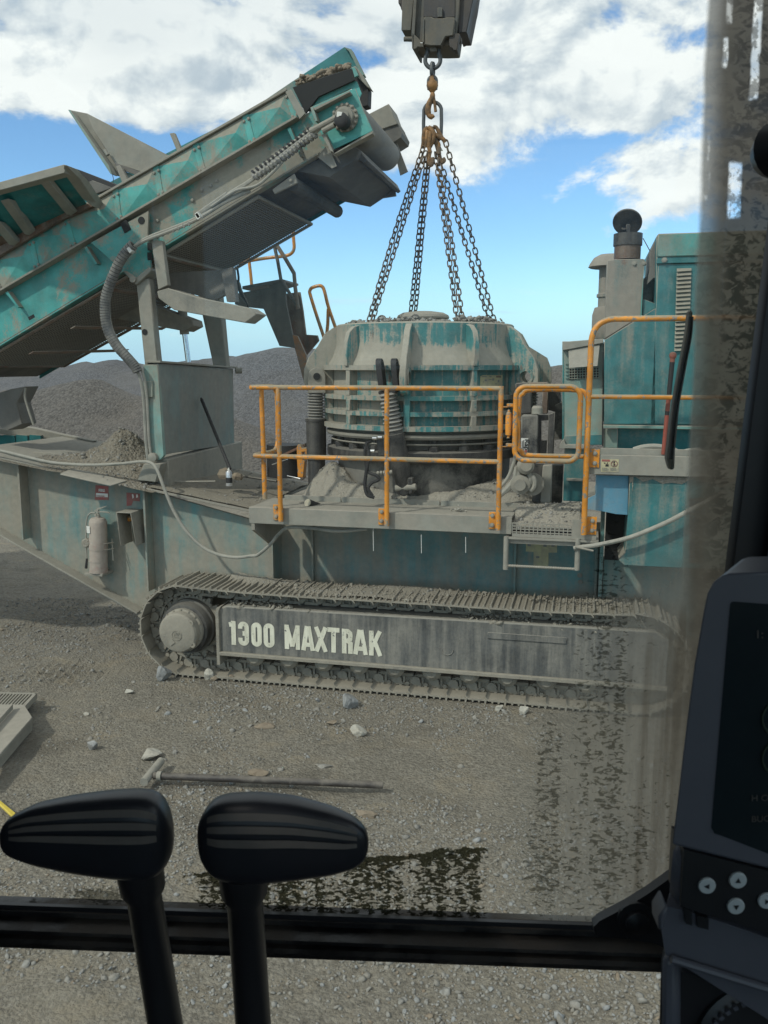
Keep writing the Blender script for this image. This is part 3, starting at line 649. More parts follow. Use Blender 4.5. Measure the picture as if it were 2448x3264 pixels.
# big lettering on the frame
def ribbon(mb, pts, wdt, Y, closed=False):
    n = len(pts); L = []; R = []
    for i in range(n):
        p = Vector((pts[i][0], pts[i][1])); a = Vector(pts[(i-1) % n]) if (closed or i) else None; b = Vector(pts[(i+1) % n]) if (closed or i < n-1) else None
        d1 = (p-a).normalized() if a is not None else (b-p).normalized(); d2 = (b-p).normalized() if b is not None else d1
        n1 = Vector((-d1.y, d1.x)); n2 = Vector((-d2.y, d2.x)); m = (n1+n2)
        m = m.normalized() if m.length > 1e-6 else n1
        k = min(2.2, 1/max(.3, m.dot(n1)))
        L.append(p+m*wdt/2*k); R.append(p-m*wdt/2*k)
    for i in range(n if closed else n-1):
        j = (i+1) % n; q = [Vector((c.x, Y, c.y)) for c in (L[i], L[j], R[j], R[i])]
        mb.prism(q, (0,.0025,0))
def arc(cx, cy, rx, ry, a0, a1, n=9): return [(cx+rx*math.cos(rad(a0+(a1-a0)*i/n)), cy+ry*math.sin(rad(a0+(a1-a0)*i/n))) for i in range(n+1)]
# strokes in a unit box (w,h) with stroke width s (fraction of width)
def glyph(ch, w, h, s):
    e = s/2
    if ch == '1': return [([(w-e, 0), (w-e, h)], 0), ([(w-e, h-e*.9), (w*.32, h-e*1.5), (0, h-e*1.7)], 0)]
    if ch == '0': return [(arc(w/2, h-w/2, w/2-e, w/2-e, 0, 180) + arc(w/2, w/2, w/2-e, w/2-e, 180, 360), 1)]
    if ch == '3':
        r = w/2-e
        return [([(e, h*.70)] + list(reversed(arc(w/2, h-w/2, r, r, 0, 180))) + [(w-e, h*.60)] + [(w*.80, h*.525), (w*.42, h*.51)], 0),
                ([(w*.42, h*.51), (w*.80, h*.495), (w-e, h*.42)] + [(w-e, w/2)] + list(reversed(arc(w/2, w/2, r, r, 180, 360)))[1:] + [(e, h*.32)], 0)]
    if ch == 'M': return [([(e, 0), (e, h)], 0), ([(w-e, 0), (w-e, h)], 0), ([(e, h-e*.4), (w/2, h*.12)], 0), ([(w-e, h-e*.4), (w/2, h*.12)], 0)]
    if ch == 'A': return [([(e*.9, 0), (w/2-e*.35, h)], 0), ([(w-e*.9, 0), (w/2+e*.35, h)], 0), ([(w*.25, h*.24), (w*.75, h*.24)], 0)]
    if ch == 'X': return [([(e, 0), (w-e, h)], 0), ([(w-e, 0), (e, h)], 0)]
    if ch == 'T': return [([(w/2, 0), (w/2, h)], 0), ([(0, h-e*.85), (w, h-e*.85)], 0)]
    if ch == 'R': return [([(e, 0), (e, h)], 0), ([(e, h-e), (w*.55, h-e), (w-e*1.1, h-e*1.9), (w-e, h*.76), (w-e*1.1, h*.60), (w*.55, h*.52), (e, h*.52)], 0), ([(w*.62, h*.52), (w-e*.95, h*.42), (w-e, 0)], 0)]
    if ch == 'K': return [([(e, 0), (e, h)], 0), ([(e*1.6, h*.38), (w-e*.9, h)], 0), ([(w*.42, h*.60), (w-e*.7, 0)], 0)]
Yt = .0955
g0 = P(9,615,838,Yt); g1 = P(9,1505,898,Yt); ztop = P(9,640,700,Yt).z; hh = ztop-g0.z
for ch, x0, x1 in (('1',612,650),('3',664,727),('0',741,802),('0',813,876),('M',936,1026),('A',1034,1112),('X',1108,1190),('T',1188,1258),('R',1272,1335),('A',1338,1424),('K',1431,1507)):
    yb = 838+(x0-615)*60/890; X0 = P(9,x0,yb,Yt).x; X1 = P(9,x1,yb,Yt).x; wd = X1-X0
    mb = MB(); st = hh*.185 if ch != '1' else hh*.19
    for i, (pts, cl) in enumerate(glyph(ch, wd, hh, st)): ribbon(mb, [(X0+x, g0.z+z) for x, z in pts], st*(.92 if ch in 'AMXK' and i else 1), Yt-.0006*i, cl)
    part('letter_'+ch.lower() if ch.isalpha() else 'numeral_'+{'1':'one','3':'three','0':'zero'}[ch], mb, 'cream', TR, smooth=0)

# --- walkway along the near side
zb, zt = P(9,725,125,0).z, P(9,725,30,0).z
WX0, WX1, WX2 = P(9,725,80,0).x, P(10,715,450,0).x, P(10,1165,450,0).x
wk = MB().span((WX0,0,zb),(WX1,.012,zt)); wk.span((WX0,.012,zb),(WX1,.06,zb+.012)); wk.span((WX0,.012,zt-.012),(WX1,.075,zt))
walk = part('walkway', wk, 'beige_steel', CR, bev=.004)
part('walkway_floor', MB().span((WX0,.075,zt-.02),(WX1,.60,zt-.006)), 'dust_steel', walk)
kz0, kz1 = P(17,20,1750,.5).z, P(17,20,1900,.5).z
kx = [P(17,20,1800,.5).x, P(17,690,1800,.5).x, P(6,480,1700,.5).x, P(6,1370,1700,.5).x, P(6,1560,1700,.5).x]
for i in range(4):
    part('kick_plate', MB().span((kx[i]+.004,.50,zt-.03),(kx[i+1]-.004,.515,P(6,700,1655,.5).z)), 'beige_steel', walk, bev=.003)
# gusset under the left end
part('support_bracket', MB().prism([Vector((WX0+.02,.005,zb)), Vector((WX0+.02,.005,zb-.06)), Vector((WX0+.02,.42,zb-.27)), Vector((WX0+.02,.60,zb-.27)), Vector((WX0+.02,.60,zb))], (.03,0,0)), 'dust_steel', walk)
# step well with grating
sz0 = P(10,715,515,0).z; sx1 = P(10,1165,520,0).x
st = MB(); gx0, gx1 = P(10,718,465,0).x, P(10,1035,465,0).x; gzt, gzb = P(10,718,440,0).z, P(10,718,490,0).z
st.span((WX1+.005,0,sz0),(gx0,.012,zt)); st.span((gx1,0,sz0),(WX2,.012,zt)); st.span((gx0,0,sz0),(gx1,.012,gzb-.012))
st.span((WX1-.05,-.01,sz0-.02),(WX2+.02,.45,sz0-.002)); st.span((WX1-.02,.02,sz0-.06),(WX2+.01,.06,sz0-.02))
step = part('step_box', st, 'beige_steel', CR, bev=.004)
part('step_floor', MB().span((gx0,.02,gzb-.02),(gx1,.5,gzb-.012)), 'louvre_dark', step)
gm = MB()
for k in range(15): x = gx0+(gx1-gx0)*k/14; gm.span((x-.004,.001,gzb-.012),(x+.004,.007,gzt))
for k in range(4): z = gzb+(gzt-gzb)*k/3.2; gm.span((gx0,.002,z-.0045),(gx1,.009,z+.0045))
part('step_grating', gm, 'beige_steel', step, kind='stuff')
pL, pR = P(21,70,170,-.03), P(21,1340,215,-.03); pLb, pRb = P(21,60,760,-.03), P(21,1325,815,-.03)
part('step_leg', MB().cyl(Vector((pL.x,.0,pL.z)), Vector((pL.x,.0,pLb.z)), .0215), 'beige_steel', step); part('step_leg', MB().cyl(Vector((pR.x,.0,pR.z)), Vector((pR.x,.0,pRb.z+.02)), .0215), 'beige_steel', step)
rz = P(21,700,710,0).z; rr = [.010 if k % 2 else .0125 for k in range(60)]
part('step_rung', MB().tube([Vector((pL.x+(pR.x-pL.x)*k/59,.0,rz)) for k in range(60)], rr, 8), 'beige_steel', step, smooth=0)
for x, y0, y1 in ((806,1140,1190),(910,1155,1195),(1006,1160,1194)):
    a, b = P(0,x,y0,.03), P(0,x,y1,.03); part('cable_tie', MB().tube([Vector((a.x,.03,a.z)), Vector((a.x+.003,.03,b.z))], .003, 5), 'white', CR)

# --- guard rails
HR = MB(); ty = -.045; tr_ = .021
zTop = P(5,205,1108,ty).z; zMid = P(6,80,1335,ty).z; xL, xR = P(23,470,150,ty).x, P(6,942,820,ty).x
xB, xC = P(5,388,1200,ty).x, P(6,78,1200,ty).x
rail = part('guard_rail', MB().tube([Vector((xL-.0,ty,zTop)), Vector((xR,ty,zTop))], tr_, 12), 'yellow', CR)
yb2 = .50
xA = PX if False else None
# lower rail runs round the left corner in a bend
mb = MB().tube([Vector((xR,ty,zMid))] + curve([Vector((xL+.14,ty,zMid)), Vector((xL+.03,ty+.01,zMid)), Vector((xL,ty+.07,zMid)), Vector((xL+.01,ty+.16,zMid)), Vector((xL+.03,yb2-.12,zMid)), Vector((xL+.035,yb2-.03,zMid+.04)), Vector((xL+.035,yb2,zMid+.14)), Vector((xL+.035,yb2,zTop-.14)), Vector((xL+.035,yb2-.04,zTop-.03)), Vector((xL+.03,yb2-.15,zTop)), Vector((xL+.01,ty+.1,zTop)), Vector((xL,ty,zTop))], 5), tr_, 10)
part('lower_rail', mb, 'yellow', rail)
zfoot = P(5,388,1452,ty).z
for x, zt_, zb_ in ((xB,zTop,P(23,745,790,ty).z),(xC,zTop,P(6,80,1840,ty).z),(xR,zTop+.02,P(6,925,1872,ty).z)):
    part('rail_post', MB().cyl((x,ty,zb_), (x,ty,zt_), tr_, seg=12), 'yellow', rail)
    part('foot_plate', MB().span((x-.082,-.012,zb_+.0),(x+.01,-.001,zb_+.145)), 'yellow', rail, bev=.003)
    for dz in (.035,.115): part('foot_bolt', MB().bolt((x-.052,-.012,zb_+dz), (0,-1,0), .014, .016), 'beige_steel', rail)
xa = P(23,580,300,.02).x
part('rail_post', MB().cyl((xa,.02,P(23,600,575,.02).z), (xa-.01,.02,zTop), tr_, seg=12), 'yellow', rail)
# rail beside the engine house: tall hoop
xE = P(7,535,1500,ty).x; zE = P(7,700,815,ty).z; ze2 = P(7,560,1300,ty).z; zEb = P(10,1105,505,ty).z
er = part('engine_rail', MB().tube([Vector((xE,ty,zEb))] + curve([Vector((xE,ty,zE-.30)), Vector((xE+.005,ty,zE-.14)), Vector((xE+.045,ty,zE-.05)), Vector((xE+.13,ty,zE-.005)), Vector((xE+.25,ty,zE))], 5)[0:] + [Vector((2.4,ty,zE))], .023, 12), 'yellow', CR)
part('middle_rail', MB().tube([Vector((xE,ty,ze2)), Vector((2.4,ty,ze2))], .019, 10), 'yellow', er)
for n_, x_, y_ in ((10,1140,150),(10,1140,505)):
    q = P(n_, x_, y_, -.01); part('foot_plate', MB().span((xE+.005,-.012,q.z),(xE+.10,-.001,q.z+.15)), 'yellow', er, bev=.003)
    for dz in (.035,.115): part('foot_bolt', MB().bolt((xE+.065,-.012,q.z+dz), (0,-1,0), .014, .016), 'beige_steel', er)
# self closing gate
def rrect(x0, x1, z0, z1, r, y, n=6):
    o = []
    for cx, cz, a0 in ((x1-r,z1-r,0),(x0+r,z1-r,90),(x0+r,z0+r,180),(x1-r,z0+r,270)):
        o += [Vector((cx+r*math.cos(rad(a0+90*i/n)), y, cz+r*math.sin(rad(a0+90*i/n)))) for i in range(n+1)]
    return o
gy_ = -.075
A, B = P(13,222,400,gy_), P(13,1195,1580,gy_)
gate = part('safety_gate', MB().tube(rrect(A.x,B.x,B.z,A.z,.085,gy_), .021, 12, closed=True), 'yellow', CR)
A2, B2 = P(13,275,455,.02), P(13,1290,1500,.02)
part('gate_stop', MB().tube(curve([Vector((xE,.02,A2.z-.13)), Vector((xE-.02,.02,A2.z-.04)), Vector((xE-.10,.02,A2.z)), Vector((A2.x+.10,.02,A2.z)), Vector((A2.x+.03,.02,A2.z-.03)), Vector((A2.x,.02,A2.z-.10)), Vector((A2.x,.02,B2.z+.10)), Vector((A2.x+.03,.02,B2.z+.03)), Vector((A2.x+.10,.02,B2.z)), Vector((xE,.02,B2.z))], 4), .0195, 10), 'yellow', gate)
for yy in (710, 1335):
    q = P(13,110,yy,gy_); part('gate_hinge', MB().span((xR,ty-.01,q.z-.012),(A.x,ty+.0,q.z-.004)).span((xR+.05,ty-.03,q.z-.004),(xR+.10,ty+.01,q.z+.02)), 'yellow', gate, bev=.002)
q0, q1 = P(13,105,765,gy_), P(13,105,1065,gy_)
part('closer_spring', MB().lathe([(.006,0),(.012,.012),(.012,.02),(.021,.028),(.026,.07),(.026,.16),(.024,.205),(.010,.212),(.010,.225),(.014,.23)], Vector((q0.x,gy_+.02,q0.z)), (0,0,-1), 16), 'yellow', gate)

# --- box between the conveyor legs
XB = P(8,1085,200,.6).x
bz0, bz1 = 2.02, 2.92
bx = MB().prism([Vector((XB,.56,2.05)), Vector((XB,2.34,2.0)), Vector((XB,2.36,2.87)), Vector((XB,.56,2.92))], (-.11,0,0)); M['box'] = paint('tank_box_paint', (0.10, 0.19, 0.19), dust=(.25,.235,.205), amt=0.66, scale=1.4, streak=0.4, hard=0.25, rust=.2)
box_ = part('tank_box', bx, 'box', CR, bev=.004)
part('box_lid', MB().prism([Vector((XB+.03,.54,2.93)), Vector((XB+.03,2.42,2.875)), Vector((XB+.03,2.42,2.895)), Vector((XB+.03,.54,2.95))], (-.16,0,0)), 'dust_steel', box_, bev=.003)
part('lid_knob', MB().cyl((XB+.03,2.36,2.85),(XB+.09,2.40,2.85),.035), 'dust_steel', box_)
part('box_base', MB().prism([Vector((XB+.03,.62,1.70)), Vector((XB+.03,2.5,1.62)), Vector((XB+.03,2.5,2.02)), Vector((XB+.03,.62,2.0))], (-.22,0,0)), 'dust_steel', box_, bev=.01)
cf = MB().prism([P(8,975,20,.55), P(8,1065,0,.55), P(8,1080,210,.55), P(8,1050,245,.55), P(8,1000,245,.55), P(8,985,210,.55)], (0,.12,0))
a = P(4,945,1165,.55); b = P(4,1040,1165,.55)
leg = part('conveyor_leg', MB().prism([P(4,945,1165,.55), P(4,1040,1165,.55), P(8,1082,210,.55), P(8,1060,240,.55), P(8,1000,240,.55), P(8,985,205,.55)], (0,.05,0)), 'teal_light', CR, bev=.006, label='pale teal lower column of the near conveyor leg')
part('leg_pin', MB().lathe([(.045,0),(.045,.05),(.03,.055)], P(8,1020,222,.55), (0,-1,0), 20), 'beige_steel', leg)
part('leg_clamp', MB().prism([P(4,940,1278,.53), P(4,1005,1275,.53), P(4,1010,1380,.53), P(4,955,1385,.53), P(4,950,1310,.53), P(4,925,1310,.53), P(4,925,1285,.53)], (0,.06,0)), 'teal_light', leg, bev=.004)
part('leg_foot', MB().prism([P(8,905,375,.48), P(8,950,265,.48), P(8,1060,265,.48), P(8,1030,390,.48)], (0,.2,0)), 'beige_steel', leg, bev=.008)
ub = part('leg_upper_tube', MB().prism([P(4,895,600,.58), P(4,985,595,.58), P(4,1045,1160,.58), P(4,955,1170,.58)], (0,.10,0)), 'beige_steel', leg, bev=.012)
for y in ((945,950),(985,1165)): part('pin_hole', MB().lathe([(.028,0),(.028,.004)], P(4,y[0]+12,y[1],.578), (0,-1,0), 16), 'louvre_dark', leg)
part('leg_upper_tube', MB().prism([P(5,-170,380,2.3), P(5,-10,380,2.3), P(5,45,980,2.3), P(5,-40,985,2.3)], (0,.12,0)), 'beige_steel', leg, bev=.012)
part('lift_rod', MB().cyl(P(4,1245,1150,1.7), P(4,1220,960,1.7), .028), 'chrome', leg, smooth=40)
part('lift_barrel', MB().cyl(P(4,1220,965,1.7), P(4,1205,800,1.7), .05), 'beige_steel', leg)

# --- feed conveyor
YC, YF = .6, 2.22
A0, A3 = P(0,-120,622,YC), P(0,622,197,YC); B0, B3 = P(0,-120,704,YC), P(0,645,257,YC); C0, C3 = P(0,-120,822,YC), P(0,690,334,YC)
def lerp(a, b, t): return a+(b-a)*t
dirv = (A3-A0).normalized(); nrm = Vector((-dirv.z, 0, dirv.x))
beam = MB().prism([B0+nrm*.045+Yv*.055, B3+nrm*.045+Yv*.055, C3+Yv*.055, C0+Yv*.055], (0,.022,0)); CV = part('feed_conveyor', beam, 'teal_conv', CR, label='inclined teal feed conveyor')
def strip(name, a, b, up, y0, y1, mat, bev=.003, label=None):
    up = Vector(up); return part(name, MB().prism([a+Yv*y0, b+Yv*y0, b+up+Yv*y0, a+up+Yv*y0], (0,y1-y0,0)), mat, CV, bev=bev, label=label)
strip('top_lip', A0, A3, nrm*.022, -.03, .05, 'dust_steel')
strip('middle_flange', B0, B3, nrm*.020, -.05, .06, 'dust_steel')
strip('bottom_flange', C0, C3, nrm*.016, -.02, .06, 'teal_conv')
strip('skirt_backing', B0+nrm*.02, B3+nrm*.02, nrm*((A3-B3).dot(nrm)-.02), .03, .05, 'teal_conv')
# pressed skirt panels with creased faces
js = [(-105,-75),(-20,2),(68,83),(143,162),(249,259),(336,350),(423,440),(529,547),(622,640)]
def onA(u):
    r = P(0,u,554,YC); best = min(np.linspace(0,1,400), key=lambda t: abs(pix(lerp(A0,A3,t))-u)); return lerp(A0,A3,best)
def pix(q): d = q-CAM; return (CX+F_PX*d.dot(RT)/d.dot(FW))*.67775
def onB(u): best = min(np.linspace(0,1,400), key=lambda t: abs(pix(lerp(B0,B3,t))-u)); return lerp(B0,B3,best)
for i in range(len(js)-1):
    a, b = onA(js[i][0])-nrm*.004, onA(js[i+1][0])-nrm*.004; c, d = onB(js[i+1][1])+nrm*.022, onB(js[i][1])+nrm*.022
    g = dirv*.018; a, d = a+g, d+g; b, c = b-g, c-g
    ct = lerp(lerp(a,b,.80), lerp(d,c,.80), .42) - Yv*.038
    m = MB(); P5 = [a,b,c,d,ct]
    m.add([q for q in P5] + [q+Yv*.02 for q in (a,b,c,d)], [(0,1,4),(1,2,4),(2,3,4),(3,0,4),(0,5,6,1),(1,6,7,2),(2,7,8,3),(3,8,5,0)])
    part('skirt_panel', m, 'teal_panel', CV, smooth=0)
    j = (onA(js[i+1][0]), onB(js[i+1][1]))
    part('joint_strip', MB().prism([j[0]-dirv*.03-Yv*.008, j[0]+dirv*.03-Yv*.008, j[1]+dirv*.03+nrm*.02-Yv*.008, j[1]-dirv*.03+nrm*.02-Yv*.008], (0,.012,0)), 'teal_panel', CV)
    for t in (.16,.84):
        q = lerp(j[0], j[1], t); 
        for s in (-1,1): part('panel_bolt', MB().bolt(q+dirv*.024*s-Yv*.008, (0,-1,0), .0115, .012), 'beige_steel', CV)
# end plate of the skirt, open throat
part('skirt_end', MB().prism([P(2,640,395,.575), P(2,680,385,.575), P(2,775,540,.575), P(2,735,580,.575)], (0,.02,0)), 'beige_steel', CV, bev=.003)
part('throat_side', MB().prism([P(2,690,370,.62), P(2,1080,245,.62), P(2,1100,320,.62), P(2,860,430,.62), P(2,790,520,.62), P(2,775,540,.62)], (0,.03,0)), 'louvre_dark', CV)
# stiffeners in the lower beam + slots
for n_, t_, b_ in ((1,(635,1635),(720,1760)),(2,(655,645),(740,830)),(4,(35,690),(115,790))):
    A_, B_ = P(n_,*t_,YC-.02), P(n_,*b_,YC-.02); part('beam_stiffener', MB().prism([A_, A_+dirv*.03, B_+dirv*.02, B_-dirv*.0], (0,.085,0)), 'teal_conv', CV)
for n_, x, y, w_, h_ in ((4,830,255,.035,.05),(4,208,853,.035,.016)):
    part('beam_slot', MB().box(P(n_,x,y,YC-.012), (w_*2,.006,h_*2), Matrix.Rotation(-rad(25),3,'Y')), 'louvre_dark', CV)
# hinge bracket over the near leg
bk = part('pivot_bracket', MB().prism([P(4,600,360,YC-.035), P(4,980,150,YC-.035), P(4,975,300,YC-.035), P(4,1000,560,YC-.035), P(4,900,640,YC-.035), P(4,880,620,YC-.035), P(4,820,560,YC-.035), P(4,760,500,YC-.035)], (0,.03,0)), 'teal_conv', CV, bev=.003)
part('bracket_edge', MB().prism([P(4,810,545,YC-.06), P(4,830,545,YC-.06), P(4,900,590,YC-.06), P(4,985,520,YC-.06), P(4,1000,545,YC-.06), P(4,900,640,YC-.06), P(4,878,620,YC-.06)], (0,.2,0)), 'beige_steel', CV, bev=.006)
part('bracket_pin', MB().lathe([(.03,0),(.03,.03)], P(4,885,603,YC-.06), (0,-1,0), 16), 'beige_steel', CV)
for x, y in ((935,213),): part('bracket_hole', MB().lathe([(.034,0),(.034,.004)], P(4,x,y,YC-.036), (0,-1,0), 18), 'louvre_dark', CV)
part('bracket_slot', MB().box(P(4,830,252,YC-.04), (.075,.008,.10), Matrix.Rotation(-rad(25),3,'Y')), 'louvre_dark', CV)
for y in (385, 450): part('bracket_slot', MB().box(P(4,990,y,YC-.04), (.045,.008,.07)), 'louvre_dark', CV)
for x, y in ((1045,215),(1275,80),(1335,15)): part('beam_bolt', MB().bolt(P(4,x,y,YC+.055), (0,-1,0), .016, .02), 'beige_steel', CV)
for x, y in ((30,1115),(150,1020),(90,1050),(190,990)): part('beam_bolt', MB().bolt(P(2,x,y,YC+.055), (0,-1,0), .014, .016), 'beige_steel', CV)
# hanging platform plates right of the leg
part('hanger_post', MB().prism([P(4,1000,350,.5), P(4,1070,345,.5), P(4,1110,640,.5), P(4,1045,670,.5)], (0,.06,0)), 'beige_steel', CR, bev=.004)
hp_ = part('hanger_deck', MB().prism([P(4,1038,680,.5), P(4,1110,660,.5), P(4,1300,720,.5), P(4,1640,790,.5), P(4,1700,830,.5), P(4,1620,890,.5), P(4,1150,805,.5), P(4,1045,725,.5)], (0,.25,0)), 'dust_steel', CR, bev=.006)
part('hanger_back', MB().prism([P(4,1100,560,.9), P(4,1470,540,.9), P(4,1500,700,.9), P(4,1420,740,.9), P(4,1200,680,.9), P(4,1110,650,.9)], (0,.05,0)), 'grey_plate', CR)
part('hanger_back', MB().prism([P(4,1460,540,.85), P(4,1535,520,.85), P(4,1560,750,.85), P(4,1500,750,.85)], (0,.08,0)), 'grey_plate', CR)
part('cross_beam', MB().prism([P(4,590,730,1.6), P(4,640,690,1.6), P(4,1000,770,1.6), P(4,1270,870,1.6), P(4,1280,910,1.6), P(4,1215,945,1.6), P(4,700,850,1.6), P(4,600,800,1.6)], (0,.25,0)), 'dust_steel', CR, bev=.006)
# underside: return belt, mesh guards and their frames
def under(u0, v0, u1, v1, name, drop, y0, y1):
    a, b = P(0,u0,v0,YC+.02), P(0,u1,v1,YC+.02); a = a-nrm*drop; b = b-nrm*drop
    return a+Yv*y0, b+Yv*y0, b+Yv*y1, a+Yv*y1
q = under(-120,822,720,316,'belt',-.04,.03,1.58)
part('return_belt', MB().prism(list(q), nrm*-.012), 'belt', CV)
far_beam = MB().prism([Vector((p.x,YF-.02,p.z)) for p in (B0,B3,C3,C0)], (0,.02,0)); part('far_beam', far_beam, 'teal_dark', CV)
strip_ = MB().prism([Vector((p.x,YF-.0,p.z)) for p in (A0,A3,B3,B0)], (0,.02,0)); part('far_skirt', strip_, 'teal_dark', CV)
def guard(u0, v0, u1, v1, drop, mat, nx, ny, sag=0):
    a, b, c, d = under(u0, v0, u1, v1, '', drop, .02, 1.60)
    fr = MB()
    for p0, p1 in ((a,b),(b,c),(c,d),(d,a)): fr.tube([p0,p1], .016, 6)
    fo = part('mesh_guard', fr, mat, CV)
    wm = MB()
    for i in range(1, nx): wm.tube([lerp(a,b,i/nx), lerp(d,c,i/nx)], .0042, 4, caps=False)
    for i in range(1, ny): wm.tube([lerp(a,d,i/ny), lerp(b,c,i/ny)], .0042, 4, caps=False)
    part('guard_wire', wm, 'wire', CV, smooth=0, kind='stuff')
guard(350,549,556,424,.0,'dust_steel',40,32)
guard(-60,789,228,622,.01,'rust',56,32)
guard(232,620,346,551,.008,'rust',24,32)
for u, v in ((60,760),(150,705)):
    a = P(0,u,v,YC+.02)-nrm*.02; part('guard_strap', MB().prism([a, a+dirv*.06, a+dirv*.06+Vector((.18,1.55,.05)), a+Vector((.18,1.55,.05))], nrm*-.008), 'rust', CV)
# rollers and brackets under the head
a, b = P(2,690,1015,.62), None
ra = P(2,690,1010,.66); 
rl = MB()
rib = [ra+Yv*(1.45*k/60) for k in range(61)]; rl.tube(rib, [.066 if k % 2 else .058 for k in range(61)], 14); part('return_roller', rl, 'belt', CV, smooth=0)
part('roller_bracket', MB().prism([P(2,555,1045,.57), P(2,700,940,.57), P(2,722,1000,.57), P(2,570,1075,.57)], (0,.03,0)), 'dust_steel', CV, bev=.004)
part('bracket_bolt', MB().bolt(P(2,680,985,.57), (0,-1,0), .016, .02), 'beige_steel', CV)
# head drum and plates
ax = P(26,850,905,.66); 
part('head_drum', MB().lathe([(.135,-.02),(.15,.0),(.156,.4),(.156,1.1),(.15,1.5),(.135,1.52)], ax+Vector((.0,0,.0)), (0,1,0), 40), 'drum', CV)
part('belt_scraper', MB().prism([P(26,960,1310,.75), P(26,1010,1320,.75), P(26,1100,1440,.75), P(26,1060,1470,.75), P(26,980,1410,.75)], (0,1.42,0)), 'belt', CV, bev=.006)
part('scraper_blade', MB().prism([P(26,985,1300,.80), P(26,1030,1330,.80), P(26,1075,1420,.80), P(26,1045,1430,.80)], (0,1.5,0)), 'dust_steel', CV, bev=.006)
part('belt_wrap', MB().prism([P(26,240,1560,.66), P(26,860,1250,.66), P(26,1000,1310,.66), P(26,960,1420,.66), P(26,640,1640,.66)], (0,1.5,0)), 'belt', CV)
hp2 = part('drum_side_plate', MB().prism([P(26,410,800,.56), P(26,880,590,.56), P(26,955,570,.56), P(26,1045,820,.56), P(26,1165,1080,.56), P(26,1100,1115,.56), P(26,690,1310,.56), P(26,640,1260,.56), P(26,545,1130,.56)], (0,.03,0)), 'teal_panel', CV, bev=.004)
part('side_plate_flange', MB().prism([P(26,430,815,.48), P(26,885,600,.48), P(26,885,620,.48), P(26,470,835,.48)], (0,.09,0)), 'dust_steel', CV, bev=.002)
part('side_plate_flange', MB().prism([P(26,690,1360,.50), P(26,1165,1080,.50), P(26,1160,1115,.50), P(26,700,1365,.50), P(26,670,1320,.50)], (0,.09,0)), 'beige_steel', CV, bev=.002)
part('side_plate_flange', MB().prism([P(26,410,800,.47), P(26,440,790,.47), P(26,500,960,.47), P(26,470,970,.47)], (0,.1,0)), 'teal_light', CV, bev=.002)
part('side_plate_flange', MB().prism([P(26,545,1130,.47), P(26,590,1110,.47), P(26,690,1340,.47), P(26,650,1320,.47)], (0,.1,0)), 'beige_steel', CV, bev=.002)
part('bearing_housing', MB().lathe([(.115,0),(.115,.02),(.085,.03),(.08,.07),(.05,.075),(.05,.10)], P(26,835,930,.555), (0,-1,0), 28), 'dust_steel', CV)
part('drive_motor', MB().lathe([(.062,0),(.062,.09),(.05,.10),(.03,.105)], P(26,815,985,.48), (0,-1,0), 20), 'rubber', CV)
part('motor_cap', MB().box(P(26,768,895,.40), (.045,.05,.045), Matrix.Rotation(rad(10),3,'Y')), 'white', CV, bev=.004)
bc = P(26,835,930,.555)
for k in range(14):
    a = 2*math.pi*k/14; part('housing_bolt', MB().bolt(bc+Vector((.105*math.cos(a),-.02,.105*math.sin(a))), (0,-1,0), .013, .02), 'beige_steel', CV)
part('wear_plate', MB().prism([P(26,490,1390,.60), P(26,600,1265,.60), P(26,640,1290,.60), P(26,730,1505,.60), P(26,670,1535,.60)], (0,.012,0)), 'beige_steel', CV, bev=.002)
part('head_frame', MB().prism([P(26,-60,1130,.64), P(26,410,850,.64), P(26,490,780,.64), P(26,620,1120,.64), P(26,640,1290,.64), P(26,240,1560,.64), P(26,-60,1690,.64)], (0,.02,0)), 'teal_conv', CV)
part('hood_near', MB().prism([P(26,365,830,.66), P(26,400,720,.66), P(26,830,470,.66), P(26,970,490,.66), P(26,1025,630,.66), P(26,1000,680,.66), P(26,900,570,.66), P(26,430,800,.66)], (0,.02,0)), 'teal_panel', CV)
# hood over the head: far teal side, roof flap, torn rubber
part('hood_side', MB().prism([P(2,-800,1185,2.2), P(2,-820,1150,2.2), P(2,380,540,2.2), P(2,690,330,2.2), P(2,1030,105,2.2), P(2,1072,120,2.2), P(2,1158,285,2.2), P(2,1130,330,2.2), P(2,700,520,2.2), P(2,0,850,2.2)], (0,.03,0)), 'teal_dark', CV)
part('hood_edge', MB().prism([P(2,1030,103,2.12), P(2,1078,118,2.12), P(2,1162,285,2.12), P(2,1145,292,2.12), P(2,1062,130,2.12)], (0,.1,0)), 'teal_cover', CV)
part('rubber_skirt', MB().prism([P(2,700,372,.9), P(2,860,312,.9), P(2,1085,240,.9), P(2,1120,300,.9), P(2,1192,375,.9), P(2,1188,490,.9), P(2,1150,500,.9), P(2,1100,330,.9), P(2,860,430,.9), P(2,785,520,.9)], (0,.12,0)), 'rubber', CV, bev=.004)
part('hood_flap', MB().prism([P(2,1075,240,.85), P(2,1105,228,.85), P(2,1150,285,.85), P(2,1205,378,.85), P(2,1185,368,.85), P(2,1120,300,.85)], (0,.12,0)), 'dust_steel', CV, bev=.003)
part('flap_bracket', MB().prism([P(2,1070,245,.82), P(2,1100,232,.82), P(2,1125,290,.82), P(2,1095,305,.82)], (0,.03,0)), 'teal_cover', CV, bev=.002)
part('head_guard', MB().prism([P(2,1195,545,2.1), P(2,1325,478,2.1), P(2,1355,560,2.1), P(2,1385,610,2.1), P(2,1280,645,2.1)], (0,.4,0)), 'beige_steel', CV, bev=.004)
part('head_guard', MB().prism([P(2,1280,645,2.12), P(2,1380,605,2.12), P(2,1412,670,2.12), P(2,1405,700,2.12), P(2,1350,735,2.12)], (0,.4,0)), 'grey_plate', CV)
